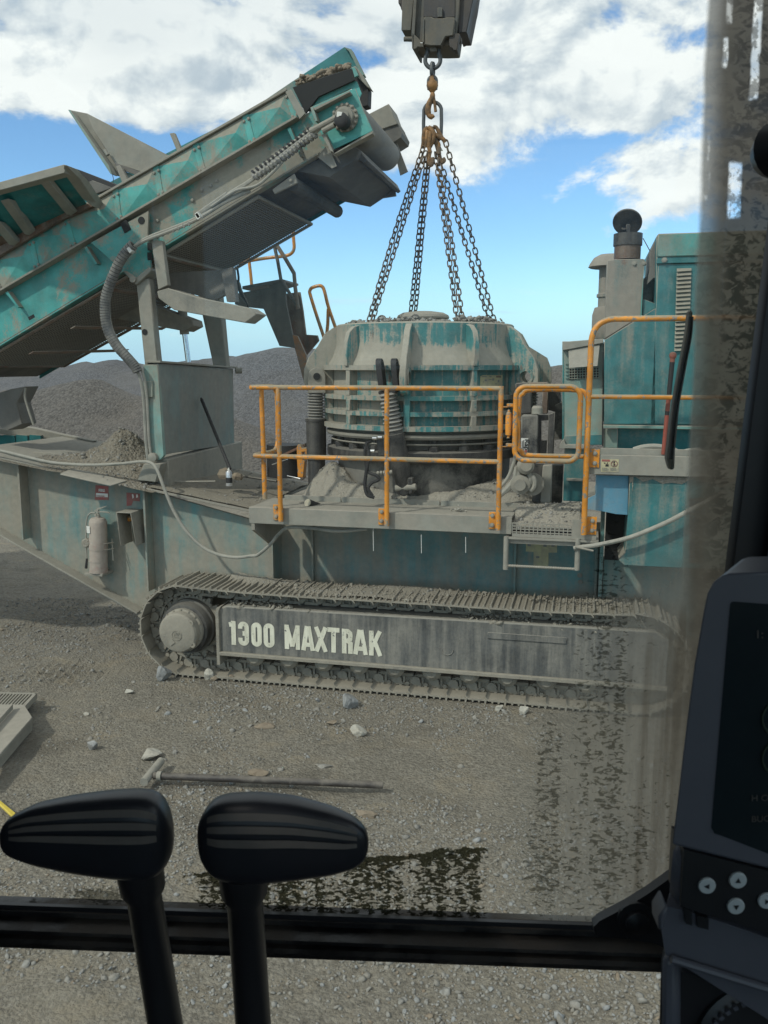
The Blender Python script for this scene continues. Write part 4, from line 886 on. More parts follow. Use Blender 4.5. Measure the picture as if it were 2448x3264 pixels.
part('far_side_plate', MB().prism([P(2,1350,740,2.2), P(2,1375,730,2.2), P(2,1450,925,2.2), P(2,1400,950,2.2)], (0,.03,0)), 'beige_steel', CV)
part('far_hanger', MB().prism([P(2,1150,1090,2.1), P(2,1360,1010,2.1), P(2,1370,1085,2.1), P(2,1240,1105,2.1), P(2,1225,1135,2.1), P(2,1190,1120,2.1)], (0,.05,0)), 'grey_plate', CV)
part('lip_lug', MB().prism([P(1,1280,770,.62), P(1,1315,765,.62), P(1,1375,905,.62), P(1,1345,925,.62)], (0,.04,0)), 'beige_steel', CV, bev=.003)
part('lip_spill', MB().tube([lerp(A0,A3,.53+.45*k/30)+nrm*.028+Yv*.06 for k in range(31)], [.014+.012*random.random() for k in range(31)], 6), 'dust_heap', CV)
# rubble caught on the hood
sp_ = []
for k in range(170):
    t = random.random(); x = 730+330*t+random.gauss(0,8); y = 345-105*t-random.random()*random.random()*55*(1-abs(t-.45)); sp_.append(P(2, x, y, 1.0+random.random()*.6))
stuff_obj('hood_rubble', stones_mesh('hood_rubble', np.array([q[:] for q in sp_]), RNG.uniform(.012,.045,170), 'stone_brown'), parent=CV)

# hydraulic hoses along the conveyor
h1 = curve([P(26,700,960,.46), P(26,620,985,.44), P(26,430,1110,.45), P(26,230,1270,.47), P(26,0,1480,.48)], 8)
def coil(pts, r, name, mat, parent, wrap=.35):
    mb = MB(); pts = [Vector(p) for p in pts]; L = [0]
    for a, b in zip(pts, pts[1:]): L.append(L[-1]+(b-a).length)
    mb.tube(pts, r*.72, 8)
    n = int(L[-1]/.042); sp = []
    for i in range(n*8):
        s = L[-1]*i/(n*8); j = max(k for k in range(len(L)) if L[k] <= s+1e-9); j = min(j, len(pts)-2)
        t = (s-L[j])/max(1e-9, L[j+1]-L[j]); c = pts[j].lerp(pts[j+1], t); d = (pts[j+1]-pts[j]).normalized()
        u = d.cross(Zv).normalized(); v = d.cross(u); a = 2*math.pi*i/8
        sp.append(c+(u*math.cos(a)+v*math.sin(a))*r*.8)
    part(name+'_core', mb, 'hose', parent); return part(name, MB().tube(sp, r*.42, 6), mat, parent)
coil(curve([P(26,470,1120,.46), P(26,300,1240,.47), P(26,60,1420,.48), P(2,430,970,.49)], 8), .034, 'hose_guard', 'conduit', CV)
coil(curve([P(26,440,1060,.50), P(26,260,1190,.50), P(26,30,1370,.50), P(2,425,945,.50)], 8), .030, 'hose_guard', 'rubber', CV)
for off in (0, 26, 50):
    part('hydraulic_hose', MB().tube(curve([P(26,735-off*.4,930+off,.43), P(26,600-off*.5,980+off,.44), P(26,440,1090+off*.8,.46), P(26,120,1330+off*.9,.48), P(2,420,975+off*.25,.49), P(2,300,1050+off*.3,.5), P(2,60,1205+off*.25,.5), P(4,1500,30+off*.3,.5)], 6), .013, 8), 'hose', CV)
part('hydraulic_hose', MB().tube(curve([P(2,640,840,.48), P(2,560,930,.48), P(2,450,1020,.49), P(2,310,1055,.49), P(2,150,1160,.49)], 6), .014, 8), 'hose', CV)
for a_, b_ in (((26,410,1090),(26,720,925)),((26,560,1085),(26,700,1010))):
    part('hose_fitting', MB().cyl(P(*a_,.44), P(*b_,.43), .024, seg=10), 'dust_steel', CV)
# looped conduit to the leg
big = curve([P(4,1650,0,.52), P(4,1480,80,.5), P(4,1300,190,.48), P(4,1100,275,.46), P(4,980,320,.45), P(4,880,375,.44), P(4,800,470,.44), P(4,740,600,.44), P(4,700,720,.44), P(4,695,830,.44), P(4,715,940,.44), P(4,770,1040,.44), P(4,850,1130,.45), P(4,905,1200,.46), P(4,935,1300,.48), P(4,950,1450,.5), P(8,960,100,.5), P(8,975,240,.5)], 6)
part('hydraulic_hose', MB().tube([p+Vector((-.0,.01,-.02)) for p in big], .016, 8), 'hose', CV)
part('hydraulic_hose', MB().tube([p+Vector((.03,.02,.012)) for p in big], .014, 8), 'hose', CV)
mb = MB(); seg_ = big[30:80]
for i in range(0, len(seg_)-1):
    a, b = seg_[i], seg_[i+1]; mb.cyl(a, lerp(a,b,.80), .050, .046, seg=12)
part('loop_conduit', mb, 'conduit', CV, kind='stuff'); part('conduit_core', MB().tube(seg_, .041, 12), 'rubber', CV)
for n_, x, y in ((4,865,410),(4,1315,180),(2,70,1225)): part('hose_clip', MB().box(P(n_,x,y,.42), (.03,.06,.05), Matrix.Rotation(rad(-35),3,'Y')), 'white', CV)
mb = MB()
for i in range(8): mb.tube([P(4,1000+35*i,325-14*i,.47), P(4,1008+35*i,345-14*i,.47)], .010, 5)
part('hose_ties', mb, 'conduit', CV, kind='stuff')

# --- hopper on the conveyor
def hY(x, y):
    yb = 1605-.457*x; yt_ = 1137-.275*x; return .55-.62*max(0, min(1.1, (yb-y)/(yb-yt_)))
def hpoly(name, n, pts, Y0, T, mat, bev=.004, sl=None): return part(name, MB().prism([P(n,x,y,Y0 if sl is None else hY(x,y)+sl) for x, y in pts], (0,T,0)), mat, HOP, bev=bev)
HOP = part('feed_hopper', MB().prism([P(1,-150,1200,.55-.62), P(1,470,1030,-.03), P(1,650,1310,.55), P(1,-150,1673,.55)], (0,.03,0)), 'teal_dark', CR, label='teal feed hopper with dusty ribs')
hpoly('hopper_top_beam', 1, [(-150,1175),(0,1137),(480,1005),(500,1010),(485,1070),(300,1120),(0,1200),(-150,1245)], -.10, .12, 'beige_steel')
hpoly('hopper_end_beam', 1, [(480,1010),(505,1010),(600,1110),(720,1290),(700,1325),(620,1260),(480,1070)], 0, .16, 'beige_steel', sl=-.09)
hpoly('hopper_sill', 1, [(-150,1690),(0,1605),(450,1370),(690,1290),(700,1320),(460,1425),(0,1690),(-150,1790)], .53, .05, 'rust')
for a_, b_ in (((285,1125),(520,1370)),((0,1280),(205,1520)),((-70,1450),(90,1600))):
    x0, y0 = a_; x1, y1 = b_; hpoly('hopper_rib', 1, [(x0,y0),(x0+65,y0-18),(x1+25,y1-20),(x1-20,y1+15)], 0, .11, 'beige_steel', sl=-.09)
hpoly('hopper_panel', 1, [(-150,1440),(20,1430),(110,1560),(60,1600),(-150,1700)], 0, .02, 'rust', sl=-.012)
hpoly('rubber_curtain', 1, [(500,1012),(610,1050),(720,1095),(885,1165),(840,1190),(730,1150),(600,1110)], .62, 1.2, 'rubber')
hpoly('throat_brace', 1, [(630,1150),(700,1125),(850,1180),(730,1225),(660,1180)], .6, .03, 'grey_plate'); hpoly('throat_plate', 1, [(650,1190),(850,1190),(745,1255),(715,1265)], .64, .03, 'teal_dark')
sp_ = [P(1,690+180*random.random(),1270-45*random.random(),.62+.3*random.random()) for k in range(60)]
mb = MB().tube([P(1,720,1290,.62), P(1,760,1255,.64), P(1,830,1225,.64), P(1,900,1195,.62), P(1,935,1175,.6)], [.01,.03,.028,.025,.012], 7); part('spilled_dust', mb, 'dust_heap', HOP)
# folded wing plate
WG = hpoly('wing_plate', 1, [(655,618),(1275,938),(1095,1070),(885,1000),(870,1000),(700,735)], 1.5, .03, 'beige_steel')
hpoly('wing_edge', 1, [(513,590),(660,620),(700,735),(870,1000),(900,1095),(835,1075),(700,860)], 1.62, .03, 'beige_steel')
hpoly('wing_stiffener', 1, [(513,592),(530,592),(820,1010),(850,1080),(835,1078)], 1.5, .1, 'teal_light', .003)
hpoly('wing_fold', 1, [(865,990),(1060,1060),(1020,1085),(930,1050),(880,1030)], 1.42, .1, 'grey_plate', .003)
hpoly('wing_hinge', 1, [(875,1020),(905,1010),(975,1140),(935,1175)], 1.35, .05, 'beige_steel', .003)
hpoly('wing_hinge', 1, [(920,1045),(1010,1090),(960,1130)], 1.45, .03, 'teal_light', .003)
part('dangling_wire', MB().tube(curve([P(1,850,1085,1.5), P(1,857,1120,1.5), P(1,848,1155,1.5)]), .004, 4), 'dark_steel', HOP)
part('wing_latch', MB().cyl(P(1,790,895,1.44), P(1,815,935,1.44), .02), 'beige_steel', HOP)

# --- access platform and ladder on the far side
YL = 2.75
lad = part('access_ladder', MB().prism([P(5,100,490,YL), P(5,330,450,YL), P(5,335,415,YL), P(5,430,400,YL), P(5,440,560,YL), P(5,500,850,YL), P(5,395,835,YL), P(5,290,590,YL), P(5,150,575,YL), P(5,100,560,YL)], (0,.04,0)), 'grey_plate', CR, bev=.004)
part('ladder_side', MB().prism([P(5,430,490,YL+.3), P(5,530,478,YL+.3), P(5,550,600,YL+.3), P(5,570,760,YL+.3), P(5,645,765,YL+.3), P(5,655,800,YL+.3), P(5,570,900,YL+.3), P(5,560,1060,YL+.3), P(5,480,800,YL+.3)], (0,.04,0)), 'rust', lad, bev=.004)
part('ladder_stringer', MB().prism([P(5,480,760,YL), P(5,515,770,YL), P(5,572,900,YL), P(5,575,1090,YL), P(5,552,1060,YL), P(5,510,900,YL)], (0,.05,0)), 'orange', lad, bev=.003)
part('platform_edge', MB().prism([P(5,150,440,YL-.02), P(5,410,392,YL-.02), P(5,412,405,YL-.02), P(5,330,430,YL-.02), P(5,150,460,YL-.02)], (0,.6,0)), 'grey_plate', lad)
def rtube(pts, Y, r=.021, mat='yellow', n=5): 
    return part('ladder_rail', MB().tube(curve([P(5,x,y,Y) for x, y in pts], n) if n else [P(5,x,y,Y) for x, y in pts], r, 8), mat, lad)
rtube([(215,460),(205,360),(192,250)], YL+.5, n=0); rtube([(-40,330),(130,285),(300,255),(430,240),(475,222),(492,190),(490,140),(485,80)], YL+.5)
rtube([(405,395),(385,280),(362,175)], YL, mat='grey_plate', n=0); rtube([(375,165),(430,250),(492,355),(500,450),(515,560),(520,590)], YL, r=.024, mat='orange', n=0)
rtube([(410,400),(470,500),(510,560)], YL, mat='grey_plate', n=0)
rtube([(690,780),(640,630),(600,500),(597,470),(612,450),(655,437),(680,445),(695,480),(720,580),(775,740)], YL+.35); rtube([(718,590),(715,690),(708,760)], YL+.35, n=0)
part('hanging_chain', MB().tube(curve([P(5,95,320,2.4), P(5,92,390,2.4), P(5,125,420,2.4), P(5,140,470,2.4), P(5,175,540,2.4)]), .02, 6), 'dark_steel', lad)
part('hanging_chain', MB().tube(curve([P(5,115,310,2.4), P(5,125,380,2.4), P(5,130,470,2.4), P(5,185,560,2.4), P(5,180,590,2.4)]), .014, 6), 'dark_steel', lad)

# --- crusher base under the bowl
BX, BY = -1.60, 1.42
vdir = math.atan2(CAM.x-BX, -(CAM.y-BY))     # bearing of the driver seen from the bowl
def bp(th, r, z):      # th degrees, 0 faces the driver, + to the right
    a = vdir + rad(th); return Vector((BX + r*math.sin(a), BY - r*math.cos(a), z))
base = part('crusher_base', MB().lathe([(.80,1.55),(.84,1.70),(.86,2.02),(.93,2.04),(.93,2.13),(.80,2.14),(.78,2.30)], (BX,BY,0), seg=64), 'black_drum', CR)
part('base_ring', MB().lathe([(.90,2.035),(.965,2.045),(.965,2.125),(.90,2.14)], (BX,BY,0), seg=72, caps=False), 'dark_steel', base)
for k in range(20):
    q = bp(k*18+6, .88, 2.13); part('base_bolt', MB().lathe([(.05,0),(.05,.05),(.03,.055),(.03,.16)], q, Zv, 8), 'dark_steel', base)
part('bolt_wire', MB().tube([bp(a,.92,2.20) for a in range(-90,91,6)], .008, 5), 'dust_steel', base)
# --- tramp release cylinders
def bellows(name, a, b, r, n, mat, parent, r2=None):
    a, b = Vector(a), Vector(b); pr = []; L = (b-a).length
    for i in range(n): pr += [(r*.72, L*i/n), (r*(1+.06*random.uniform(-1,1)), L*(i+.5)/n)]
    pr.append((r*.72, L)); return part(name, MB().lathe(pr, a, b-a, 20), mat, parent, smooth=0)
def clamp(th):
    q = bp(th, 1.075, 0)
    c = part('clamp_cylinder', MB().lathe([(.085,1.58),(.085,1.98),(.098,1.99),(.098,2.36),(.105,2.365),(.105,2.39),(.06,2.40)], (q.x,q.y,0), seg=24), 'dark_steel', CR)
    bellows('bellows', (q.x,q.y,2.38), (q.x,q.y,2.66), .088, 10, 'conduit', c)
    return c, q
c1, q1 = clamp(-81); c2, q2 = clamp(63); clamp(99)
# tilted cylinder left hanging loose in front
ct, cb = P(17,1235,560,.38), P(17,1440,1740,.46)
tl = part('loose_cylinder', MB().tube([lerp(ct,cb,t) for t in (.36,.40,.402,.80,.86,1.0)], [.075,.078,.088,.088,.07,.06], 22), 'dark_steel', CR, label='black cylinder leaning out with its clevis unpinned')
bellows('bellows', lerp(ct,cb,.0), lerp(ct,cb,.38), .085, 10, 'conduit', tl)
ch_ = P(17,1215,200,.36)
for x0, x1, lab in ((1115,1140,0),(1290,1310,0)):
    a_, b_ = P(17,x0,240,.36), P(17,x1+10,520,.38); d = (b_-a_).normalized(); s = d.cross(Xv).normalized()
    pts = [a_+s*.062*math.cos(t)-d*.062*math.sin(t) for t in [math.pi*k/10 for k in range(11)]] + [b_-s*.062, b_+s*.062]
    part('clevis_arm', MB().prism(pts, Xv*.05, holes=[[a_+s*.028*math.cos(t)+d*.028*math.sin(t) for t in [2*math.pi*k/14 for k in range(14)]]]), 'rubber', tl, bev=.006)
part('clevis_bridge', MB().prism([P(17,1125,540,.34), P(17,1345,520,.34), P(17,1345,545,.34), P(17,1310,580,.34), P(17,1125,580,.34)], (0,.1,0)), 'rubber', tl, bev=.008)
for x in (1385, 1495): part('foot_lug', MB().prism([P(17,x-30,1560,.40), P(17,x+30,1560,.40), P(17,x+35,1745,.40), P(17,x-10,1755,.40)], (0,.1,0)), 'dark_steel', tl, bev=.006)
part('foot_pin', MB().cyl(P(17,1330,1680,.42), P(17,1570,1665,.42), .03), 'dust_steel', tl)
# valve block and its hoses
vb = part('valve_block', MB().prism([P(17,1100,1110,.36), P(17,1195,1095,.36), P(17,1200,1300,.36), P(17,1125,1310,.36)], (0,.08,0)), 'dark_steel', CR, bev=.006)
for x, y in ((1085,1095),(1150,1085),(1060,1245)): part('valve_fitting', MB().cyl(P(17,x-25,y,.34), P(17,x+25,y,.34), .018, seg=8), 'chrome', vb)
part('black_hose', MB().tube(curve([P(17,1040,1130,.34), P(17,985,1160,.32), P(17,1010,1240,.32), P(17,1015,1330,.31), P(17,985,1500,.31), P(17,970,1650,.31), P(17,1000,1760,.30), P(17,1080,1790,.30)],6), .016, 8), 'rubber', vb)
part('black_hose', MB().tube(curve([P(17,985,1180,.33), P(17,970,1280,.32), P(17,1005,1480,.32), P(17,1100,1530,.31), P(17,1135,1580,.31), P(17,1050,1620,.31), P(17,1010,1690,.30), P(17,1060,1770,.30)],6), .015, 8), 'rubber', vb)
for k in range(5): part('hose_fitting', MB().lathe([(.016,0),(.02,.01),(.016,.022)], P(17,1110+38*k,1505-k*3,.33), Xv, 8), 'beige_steel', vb)

# --- machinery right of the bowl
mr = part('side_frame', MB().prism([P(13,300,855,.62), P(13,560,850,.62), P(13,560,1480,.62), P(13,300,1480,.62)], (0,.2,0)), 'black_drum', CR, bev=.01)
part('frame_post', MB().prism([P(13,635,470,.9), P(13,720,470,.9), P(13,715,830,.9), P(13,630,830,.9)], (0,.1,0)), 'rust', mr, bev=.006)
part('frame_head', MB().prism([P(13,430,340,.9), P(13,695,340,.9), P(13,730,375,.9), P(13,730,470,.9), P(13,430,470,.9)], (0,.3,0)), 'rust', mr, bev=.006)
part('upper_block', MB().prism([P(13,205,350,.85), P(13,390,345,.85), P(13,460,470,.85), P(13,465,830,.85), P(13,290,850,.85), P(13,205,470,.85)], (0,.3,0)), 'dark_steel', mr, bev=.01)
part('frame_post', MB().prism([P(13,730,840,.7), P(13,830,800,.7), P(13,805,1480,.7), P(13,715,1480,.7)], (0,.1,0)), 'dark_steel', mr, bev=.006)
part('frame_post', MB().prism([P(13,570,850,.75), P(13,730,850,.75), P(13,730,930,.75), P(13,610,940,.75), P(13,610,1260,.75), P(13,700,1260,.75), P(13,690,1480,.75), P(13,545,1480,.75)], (0,.1,0)), 'dark_steel', mr)
part('shroud', MB().prism([P(13,830,700,1.1), P(13,960,640,1.1), P(13,955,1230,1.1), P(13,820,1240,1.1)], (0,.3,0)), 'black_drum', mr)
part('shroud', MB().prism([P(13,720,430,1.3), P(13,905,430,1.3), P(13,920,760,1.3), P(13,830,800,1.3), P(13,720,770,1.3)], (0,.3,0)), 'dark_steel', mr)
part('lower_post', MB().prism([P(13,640,1640,.62), P(13,785,1640,.62), P(13,765,2230,.62), P(13,600,2230,.62)], (0,.12,0)), 'beige_steel', mr, bev=.005)
part('lower_post', MB().prism([P(13,480,1640,.7), P(13,650,1640,.7), P(13,620,2230,.7), P(13,470,2200,.7)], (0,.12,0)), 'dark_steel', mr)
part('lower_post', MB().prism([P(13,790,1640,1.0), P(13,960,1640,1.0), P(13,940,2230,1.0), P(13,770,2230,1.0)], (0,.12,0)), 'black_drum', mr)
part('valve_cap', MB().lathe([(.05,0),(.05,.05),(.035,.07)], P(13,550,830,.7), Zv, 14), 'beige_steel', mr)
stk = part('advert_sticker', MB().prism([P(13,300,1212,.612), P(13,412,1218,.612), P(13,402,1460,.612), P(13,300,1440,.612)], (0,.003,0)), 'white', mr, label='white sticker with black lettering')
text_mesh('Rapid', .052, 'black', 'lettering', mr, P(13,362,1225,.609), -Zv, Xv, bold=.0016, sx=1.25)
for k in range(3):
    a_, b_ = P(13,345-14*k,1240+10*k,.609), P(13,343-14*k,1400-12*k,.609); part('print_line', MB().span((a_.x-.004,.609,b_.z),(a_.x+.002,.611,a_.z)), 'grey_print', mr)
part('print_mark', MB().box(P(13,372,1415,.608), (.022,.002,.022)), 'red', mr)
# pump and hoses by the gate
pm = part('hydraulic_pump', MB().lathe([(.075,-.03),(.085,.0),(.085,.09),(.05,.1),(.05,.13)], P(13,300,1920,.50), (0,-1,0), 20), 'dust_steel', CR)
part('pump_flange', MB().lathe([(.10,0),(.10,.03)], P(13,470,1930,.50), (.4,-1,0), 20), 'dust_steel', pm)
part('pump_body', MB().lathe([(.05,0),(.075,.02),(.075,.1),(.05,.12)], P(13,350,1660,.5), (.2,-1,.2), 16), 'dust_steel', pm)
for pts, r in (([(205,1480),(185,1600),(110,1800),(20,1930),(-60,2000)],.016),([(230,1660),(215,1760),(200,1850),(120,1960),(20,2060),(-40,2110)],.024),([(260,1660),(255,1800),(180,1930),(80,2030),(0,2080)],.02),([(420,1750),(440,1840),(430,1950),(390,2020)],.022),([(470,1800),(510,1880),(500,1980),(440,2040)],.022),([(220,1700),(270,1650),(330,1640),(390,1680)],.02)):
    part('pump_hose', MB().tube(curve([P(13,x,y,.44) for x, y in pts], 6), r, 8), 'hose', pm)

# --- engine house
EH = part('engine_house', MB().prism([P(7,637,955,.62), P(7,962,752,.62), P(7,962,300,.62), P(7,1160,275,.62)+Vector((1.1,0,0)), P(7,1160,1475,.62)+Vector((1.1,0,0)), P(7,637,1475,.62)], (0,1.7,0)), 'teal_house', CR, bev=.004, label='teal engine house with louvres and exhaust stack')
x1 = 2.15; e0 = P(7,1300,300,.6)
def epoly(name, pts, Y, T, mat, bev=.003, parent=None, n=7, label=None): return part(name, MB().prism([q if isinstance(q, Vector) else P(n, q[0], q[1], Y) for q in pts], (0,T,0)), mat, parent or EH, bev=bev, label=label)
zt_, zm_ = P(7,972,285,.58).z, P(7,962,432,.58).z
epoly('access_panel', [(640,945),(958,748),(958,1470),(635,1472)], .604, .014, 'teal_house', .004)
xr = P(7,968,600,.604).x
part('access_panel', MB().span((xr,.604,P(7,968,1470,.604).z),(x1,.618,P(7,968,475,.604).z)), 'teal_house', EH, bev=.004)
part('cover_band', MB().span((P(7,965,450,.59).x,.585,P(7,965,470,.59).z),(x1,.618,P(7,965,430,.59).z)), 'teal_house', EH, bev=.003)
part('band_bolt', MB().bolt(P(7,1013,448,.583), (0,-1,0), .018, .014), 'beige_steel', EH)
epoly('roof_cover', [(966,428),(972,283),Vector((x1,.57,zt_)),Vector((x1,.57,zm_))], .57, 1.72, 'teal_cover', .008)
epoly('roof_side', [(925,395),(970,290),(966,560),(945,560),(905,600),(925,480)], .75, .6, 'grey_plate')
part('exhaust_bend', MB().tube(curve([P(7,985,600,1.0), P(7,930,590,1.0), P(7,895,640,1.0), P(7,890,720,1.0), P(7,880,790,1.0)],5), .07, 16), 'black_drum', EH)
epoly('bend_guard', [(880,690),(960,720),(960,745),(875,800)], .80, .03, 'teal_house')
part('thin_aerial', MB().tube([P(7,925,395,.8), P(7,880,312,.8)], .004, 5), 'dark_steel', EH)
part('thin_aerial', MB().tube([P(7,915,545,.8), P(7,968,455,.8)], .004, 5), 'dark_steel', EH)
for y in range(500, 1010, 26):
    a_, b_ = P(7,1090,y,.60), P(7,1150,y-4,.60); a2 = P(7,1090,y+17,.60)
    k = (y-500)/510; sh_ = Vector((-.02*k, 0, 0))
    part('louvre', MB().prism([a_+sh_, Vector((a_.x+.115,.60,a_.z))+sh_, Vector((a_.x+.115,.585,a_.z-.022))+sh_, Vector((a_.x,.577,a_.z-.028))+sh_], (0,.004,.0)).prism([a_+sh_-Zv*.03, Vector((a_.x+.115,.60,a_.z-.03))+sh_, Vector((a_.x+.115,.601,a_.z-.025))+sh_, a_+sh_-Zv*.026], (0,-.004,0)), 'teal_cover', EH, smooth=0)
# shelf and recess below the panels
part('house_sill', MB().span((P(7,632,1480,.56).x,.55,P(7,632,1495,.56).z),(x1,.62,P(7,632,1476,.56).z)), 'teal_cover', EH, bev=.003)
epoly('recess_panel', [(632,1500),(720,1500),(720,1620),(632,1620)], .66, .02, 'teal_cover'); epoly('recess_dark', [(722,1498),Vector((x1,.72,P(7,720,1498,.72).z)),Vector((x1,.72,P(7,720,1625,.72).z)),(722,1625)], .72, .02, 'teal_dark')
part('loose_hose', MB().tube(curve([P(7,820,1632,.2), P(7,880,1615,.2), P(7,960,1610,.2), P(7,1050,1625,.2), P(7,1110,1650,.2), P(7,1160,1640,.2), P(7,1240,1632,.2)],5), .022, 8), 'hose', EH)
# exhaust stack
ST = epoly('exhaust_stack', [(655,450),(700,443),(885,440),(865,800),(690,910),(640,940)], .78, .30, 'stack', .006)
epoly('stack_side', [(885,440),(890,442),(872,795),(862,800)], .77, .34, 'teal_cover')
epoly('stack_side', [(640,940),(690,912),(860,803),(870,810),(700,915),(645,955)], .76, .3, 'dark_steel')
for x, y in ((825,470),(885,470)): part('stack_bolt', MB().bolt(P(7,x,y,.78), (0,-1,0), .016, .014), 'beige_steel', EH)
sa, sb_ = P(7,780,445,.93), P(7,783,300,.93)
part('exhaust_pipe', MB().lathe([(.112,0),(.112,sb_.z-sa.z-.06)], (sa.x,.93,sa.z), Zv, 28), 'rust', EH)
part('exhaust_collar', MB().lathe([(.122,0),(.122,.10),(.108,.10),(.108,.03)], (sa.x,.93,sb_.z-.08), Zv, 28, caps=False), 'dark_steel', EH)
rc = P(7,782,212,.93); 
part('rain_cap', MB().lathe([(.005,.03),(.09,.024),(.125,.0),(.118,-.008),(.03,.006),(.003,.006)], rc, Vector((.10,.62,.45)), 28), 'dark_steel', EH)
part('cap_arm', MB().prism([P(7,775,225,.90), P(7,800,225,.90), P(7,800,340,.90), P(7,765,335,.90)], (0,.015,0)).prism([P(7,745,245,.88), P(7,775,250,.88), P(7,770,262,.88), P(7,750,262,.88)], (0,.04,0)), 'dark_steel', EH, bev=.003)
# air cleaner
ac = P(7,645,700,1.75); 
def az_(y): return P(7,650,y,1.75).z
part('air_cleaner', MB().lathe([(.0,az_(415)),(.10,az_(415)),(.155,az_(435)),(.19,az_(470)),(.205,az_(492)),(.19,az_(497)),(.10,az_(488)),(.10,az_(655)),(.115,az_(662)),(.115,az_(680)),(.10,az_(684)),(.10,az_(740)),(.13,az_(745)),(.15,az_(790)),(.15,az_(900)),(.12,az_(940))], (P(7,665,700,1.75).x,1.75,0), Zv, 32), 'stack', EH)
# radiator box on the left
RB = epoly('radiator_box', [(390,1010),(632,965),(625,1600),(388,1600)], .70, .9, 'teal_light', .004, label='pale teal radiator box with wire mesh opening')
epoly('box_side', [(376,960),(392,1010),(388,1600),(375,1600)], .72, .6, 'teal_dark', parent=CR)
epoly('box_roof', [(376,955),(420,955),(634,938),(634,965),(400,1008),(376,1008)], .64, 1.0, 'beige_steel', .004)
epoly('mesh_recess', [(418,1120),(605,1112),(605,1185),(418,1195)], .694, .008, 'louvre_dark', 0)
gm = MB()
for k in range(12): a_ = P(7,420+16.8*k,1118,.686); b_ = P(7,420+16.8*k,1192,.686); gm.tube([a_,b_], .003, 4)
for k in range(5): a_ = P(7,418,1125+16*k,.686); b_ = P(7,605,1117+16*k,.686); gm.tube([a_,b_], .003, 4)
part('wire_mesh', gm, 'teal_light', EH, kind='stuff')
part('awning_flap', MB().prism([P(7,415,1010,.66), P(7,610,975,.66), P(7,595,1108,.55), P(7,418,1120,.55)], (0,.006,0)), 'dust_steel', EH)
for k in range(5):
    y = 1095+22*k; part('side_louvre', MB().box(P(7,405,y,.695), (.022,.02,.008)), 'teal_light', EH); part('side_louvre', MB().box(P(7,614,y-6,.695), (.02,.02,.008)), 'teal_light', EH)
epoly('box_band', [(388,1545),(626,1535),(624,1600),(388,1602)], .69, .01, 'teal_house')
epoly('box_sill', [(365,1590),(385,1565),(395,1600),(515,1600),(515,1622),(355,1622)], .60, .5, 'beige_steel', .004)
epoly('lower_panel', [(1420,1255),(1600,1260),(1600,1660),(1410,1650)], .66, .03, 'teal_house', n=6, parent=CR); epoly('lower_shelf', [(1435,1485),(1600,1490),(1600,1505),(1435,1500)], .58, .1, 'beige_steel', n=6, parent=CR)
epoly('rubber_seal', [(628,1020),(634,1020),(630,1610),(624,1610)], .63, .05, 'rubber')
# walkway beam on the right, tank and lower panels
bz_ = lambda y, n=15: P(n,300,y,0).z
rb = part('right_walkway_beam', MB().span((P(15,118,200,0).x,.0,bz_(468)),(2.4,.014,bz_(205))), 'beige_steel', CR, bev=.004)
part('toe_board', MB().span((P(15,118,150,.0).x,.05,bz_(215)),(2.4,.06,bz_(122))), 'beige_steel', rb, bev=.003)
part('walkway_floor', MB().span((P(15,118,150,.0).x,.06,bz_(225)),(2.4,.62,bz_(208))), 'dust_steel', rb)
tk = part('blue_side_tank', MB().prism([P(15,207,475,.10), P(15,638,482,.10), P(15,624,1000,.10), P(15,470,990,.10), P(15,300,955,.10), P(15,90,922,.10), P(15,60,800,.10), P(15,150,755,.10), P(15,195,735,.10), P(15,207,700,.10)], (0,.5,0)), 'blue_tank', CR, bev=.012)
tp = part('lower_house_panel', MB().prism([P(15,648,488,.06), Vector((2.3,.06,P(15,648,488,.06).z)), Vector((2.3,.06,P(10,1500,672,.06).z)), P(10,1310,668,.06), P(10,1280,640,.06), P(15,590,1500,.06), P(15,612,1250,.06), P(15,630,1000,.06)], (0,.5,0)), 'teal_house', CR, bev=.005)
part('void_shade_plate', MB().span((.18,.56,1.22),(1.2,.60,1.98)), 'louvre_dark', CR)  # added plate, its near-black colour stands for the shade in the open void
part('side_plate', MB().span((.18,.62,.55),(2.3,.65,1.21)), 'teal_chassis', CR)
pk = [P(15,650,490,.056), Vector((2.3,.056,P(15,650,490,.056).z))] + [Vector((2.3-(2.3-P(15,700,560,.056).x)*k/26, .056, P(15,700,545,.056).z + .03*random.uniform(-1,1) - .012*math.sin(k*.9))) for k in range(27)] + [P(15,690,700,.056), P(15,680,560,.056), P(15,652,580,.056)]
part('dirt_fringe', MB().prism(pk, (0,.006,0)), 'dust_heap', tp)
ph = MB()
for k in range(14):
    for j in range(3):
        q = P(15,1465+60*j,800+62*k,.055); ph.lathe([(.016,0),(.016,.004)], q, (0,-1,0), 10)
part('vent_holes', ph, 'louvre_dark', tp, kind='stuff')
sgn = part('warning_sticker', MB().prism([P(15,275,262,-.003), P(15,508,266,-.003), P(15,505,435,-.003), P(15,272,430,-.003)], (0,.0025,0)), 'yellow_sticker', rb, label='pale yellow warning sticker with two pictograms')
def dec(pts, mat, n=15, Y=-.005, parent=rb, name='print_mark', T=.0015): return part(name, MB().prism([P(n,x,y,Y) for x, y in pts], (0,T,0)), mat, parent)
dec([(283,266),(392,269),(392,296),(283,293)], 'red')
dec([(335,330),(372,332),(372,362),(328,358)], 'black'); dec([(310,310),(330,310),(330,324),(312,322)], 'black'); dec([(345,322),(366,300),(358,328)], 'black')
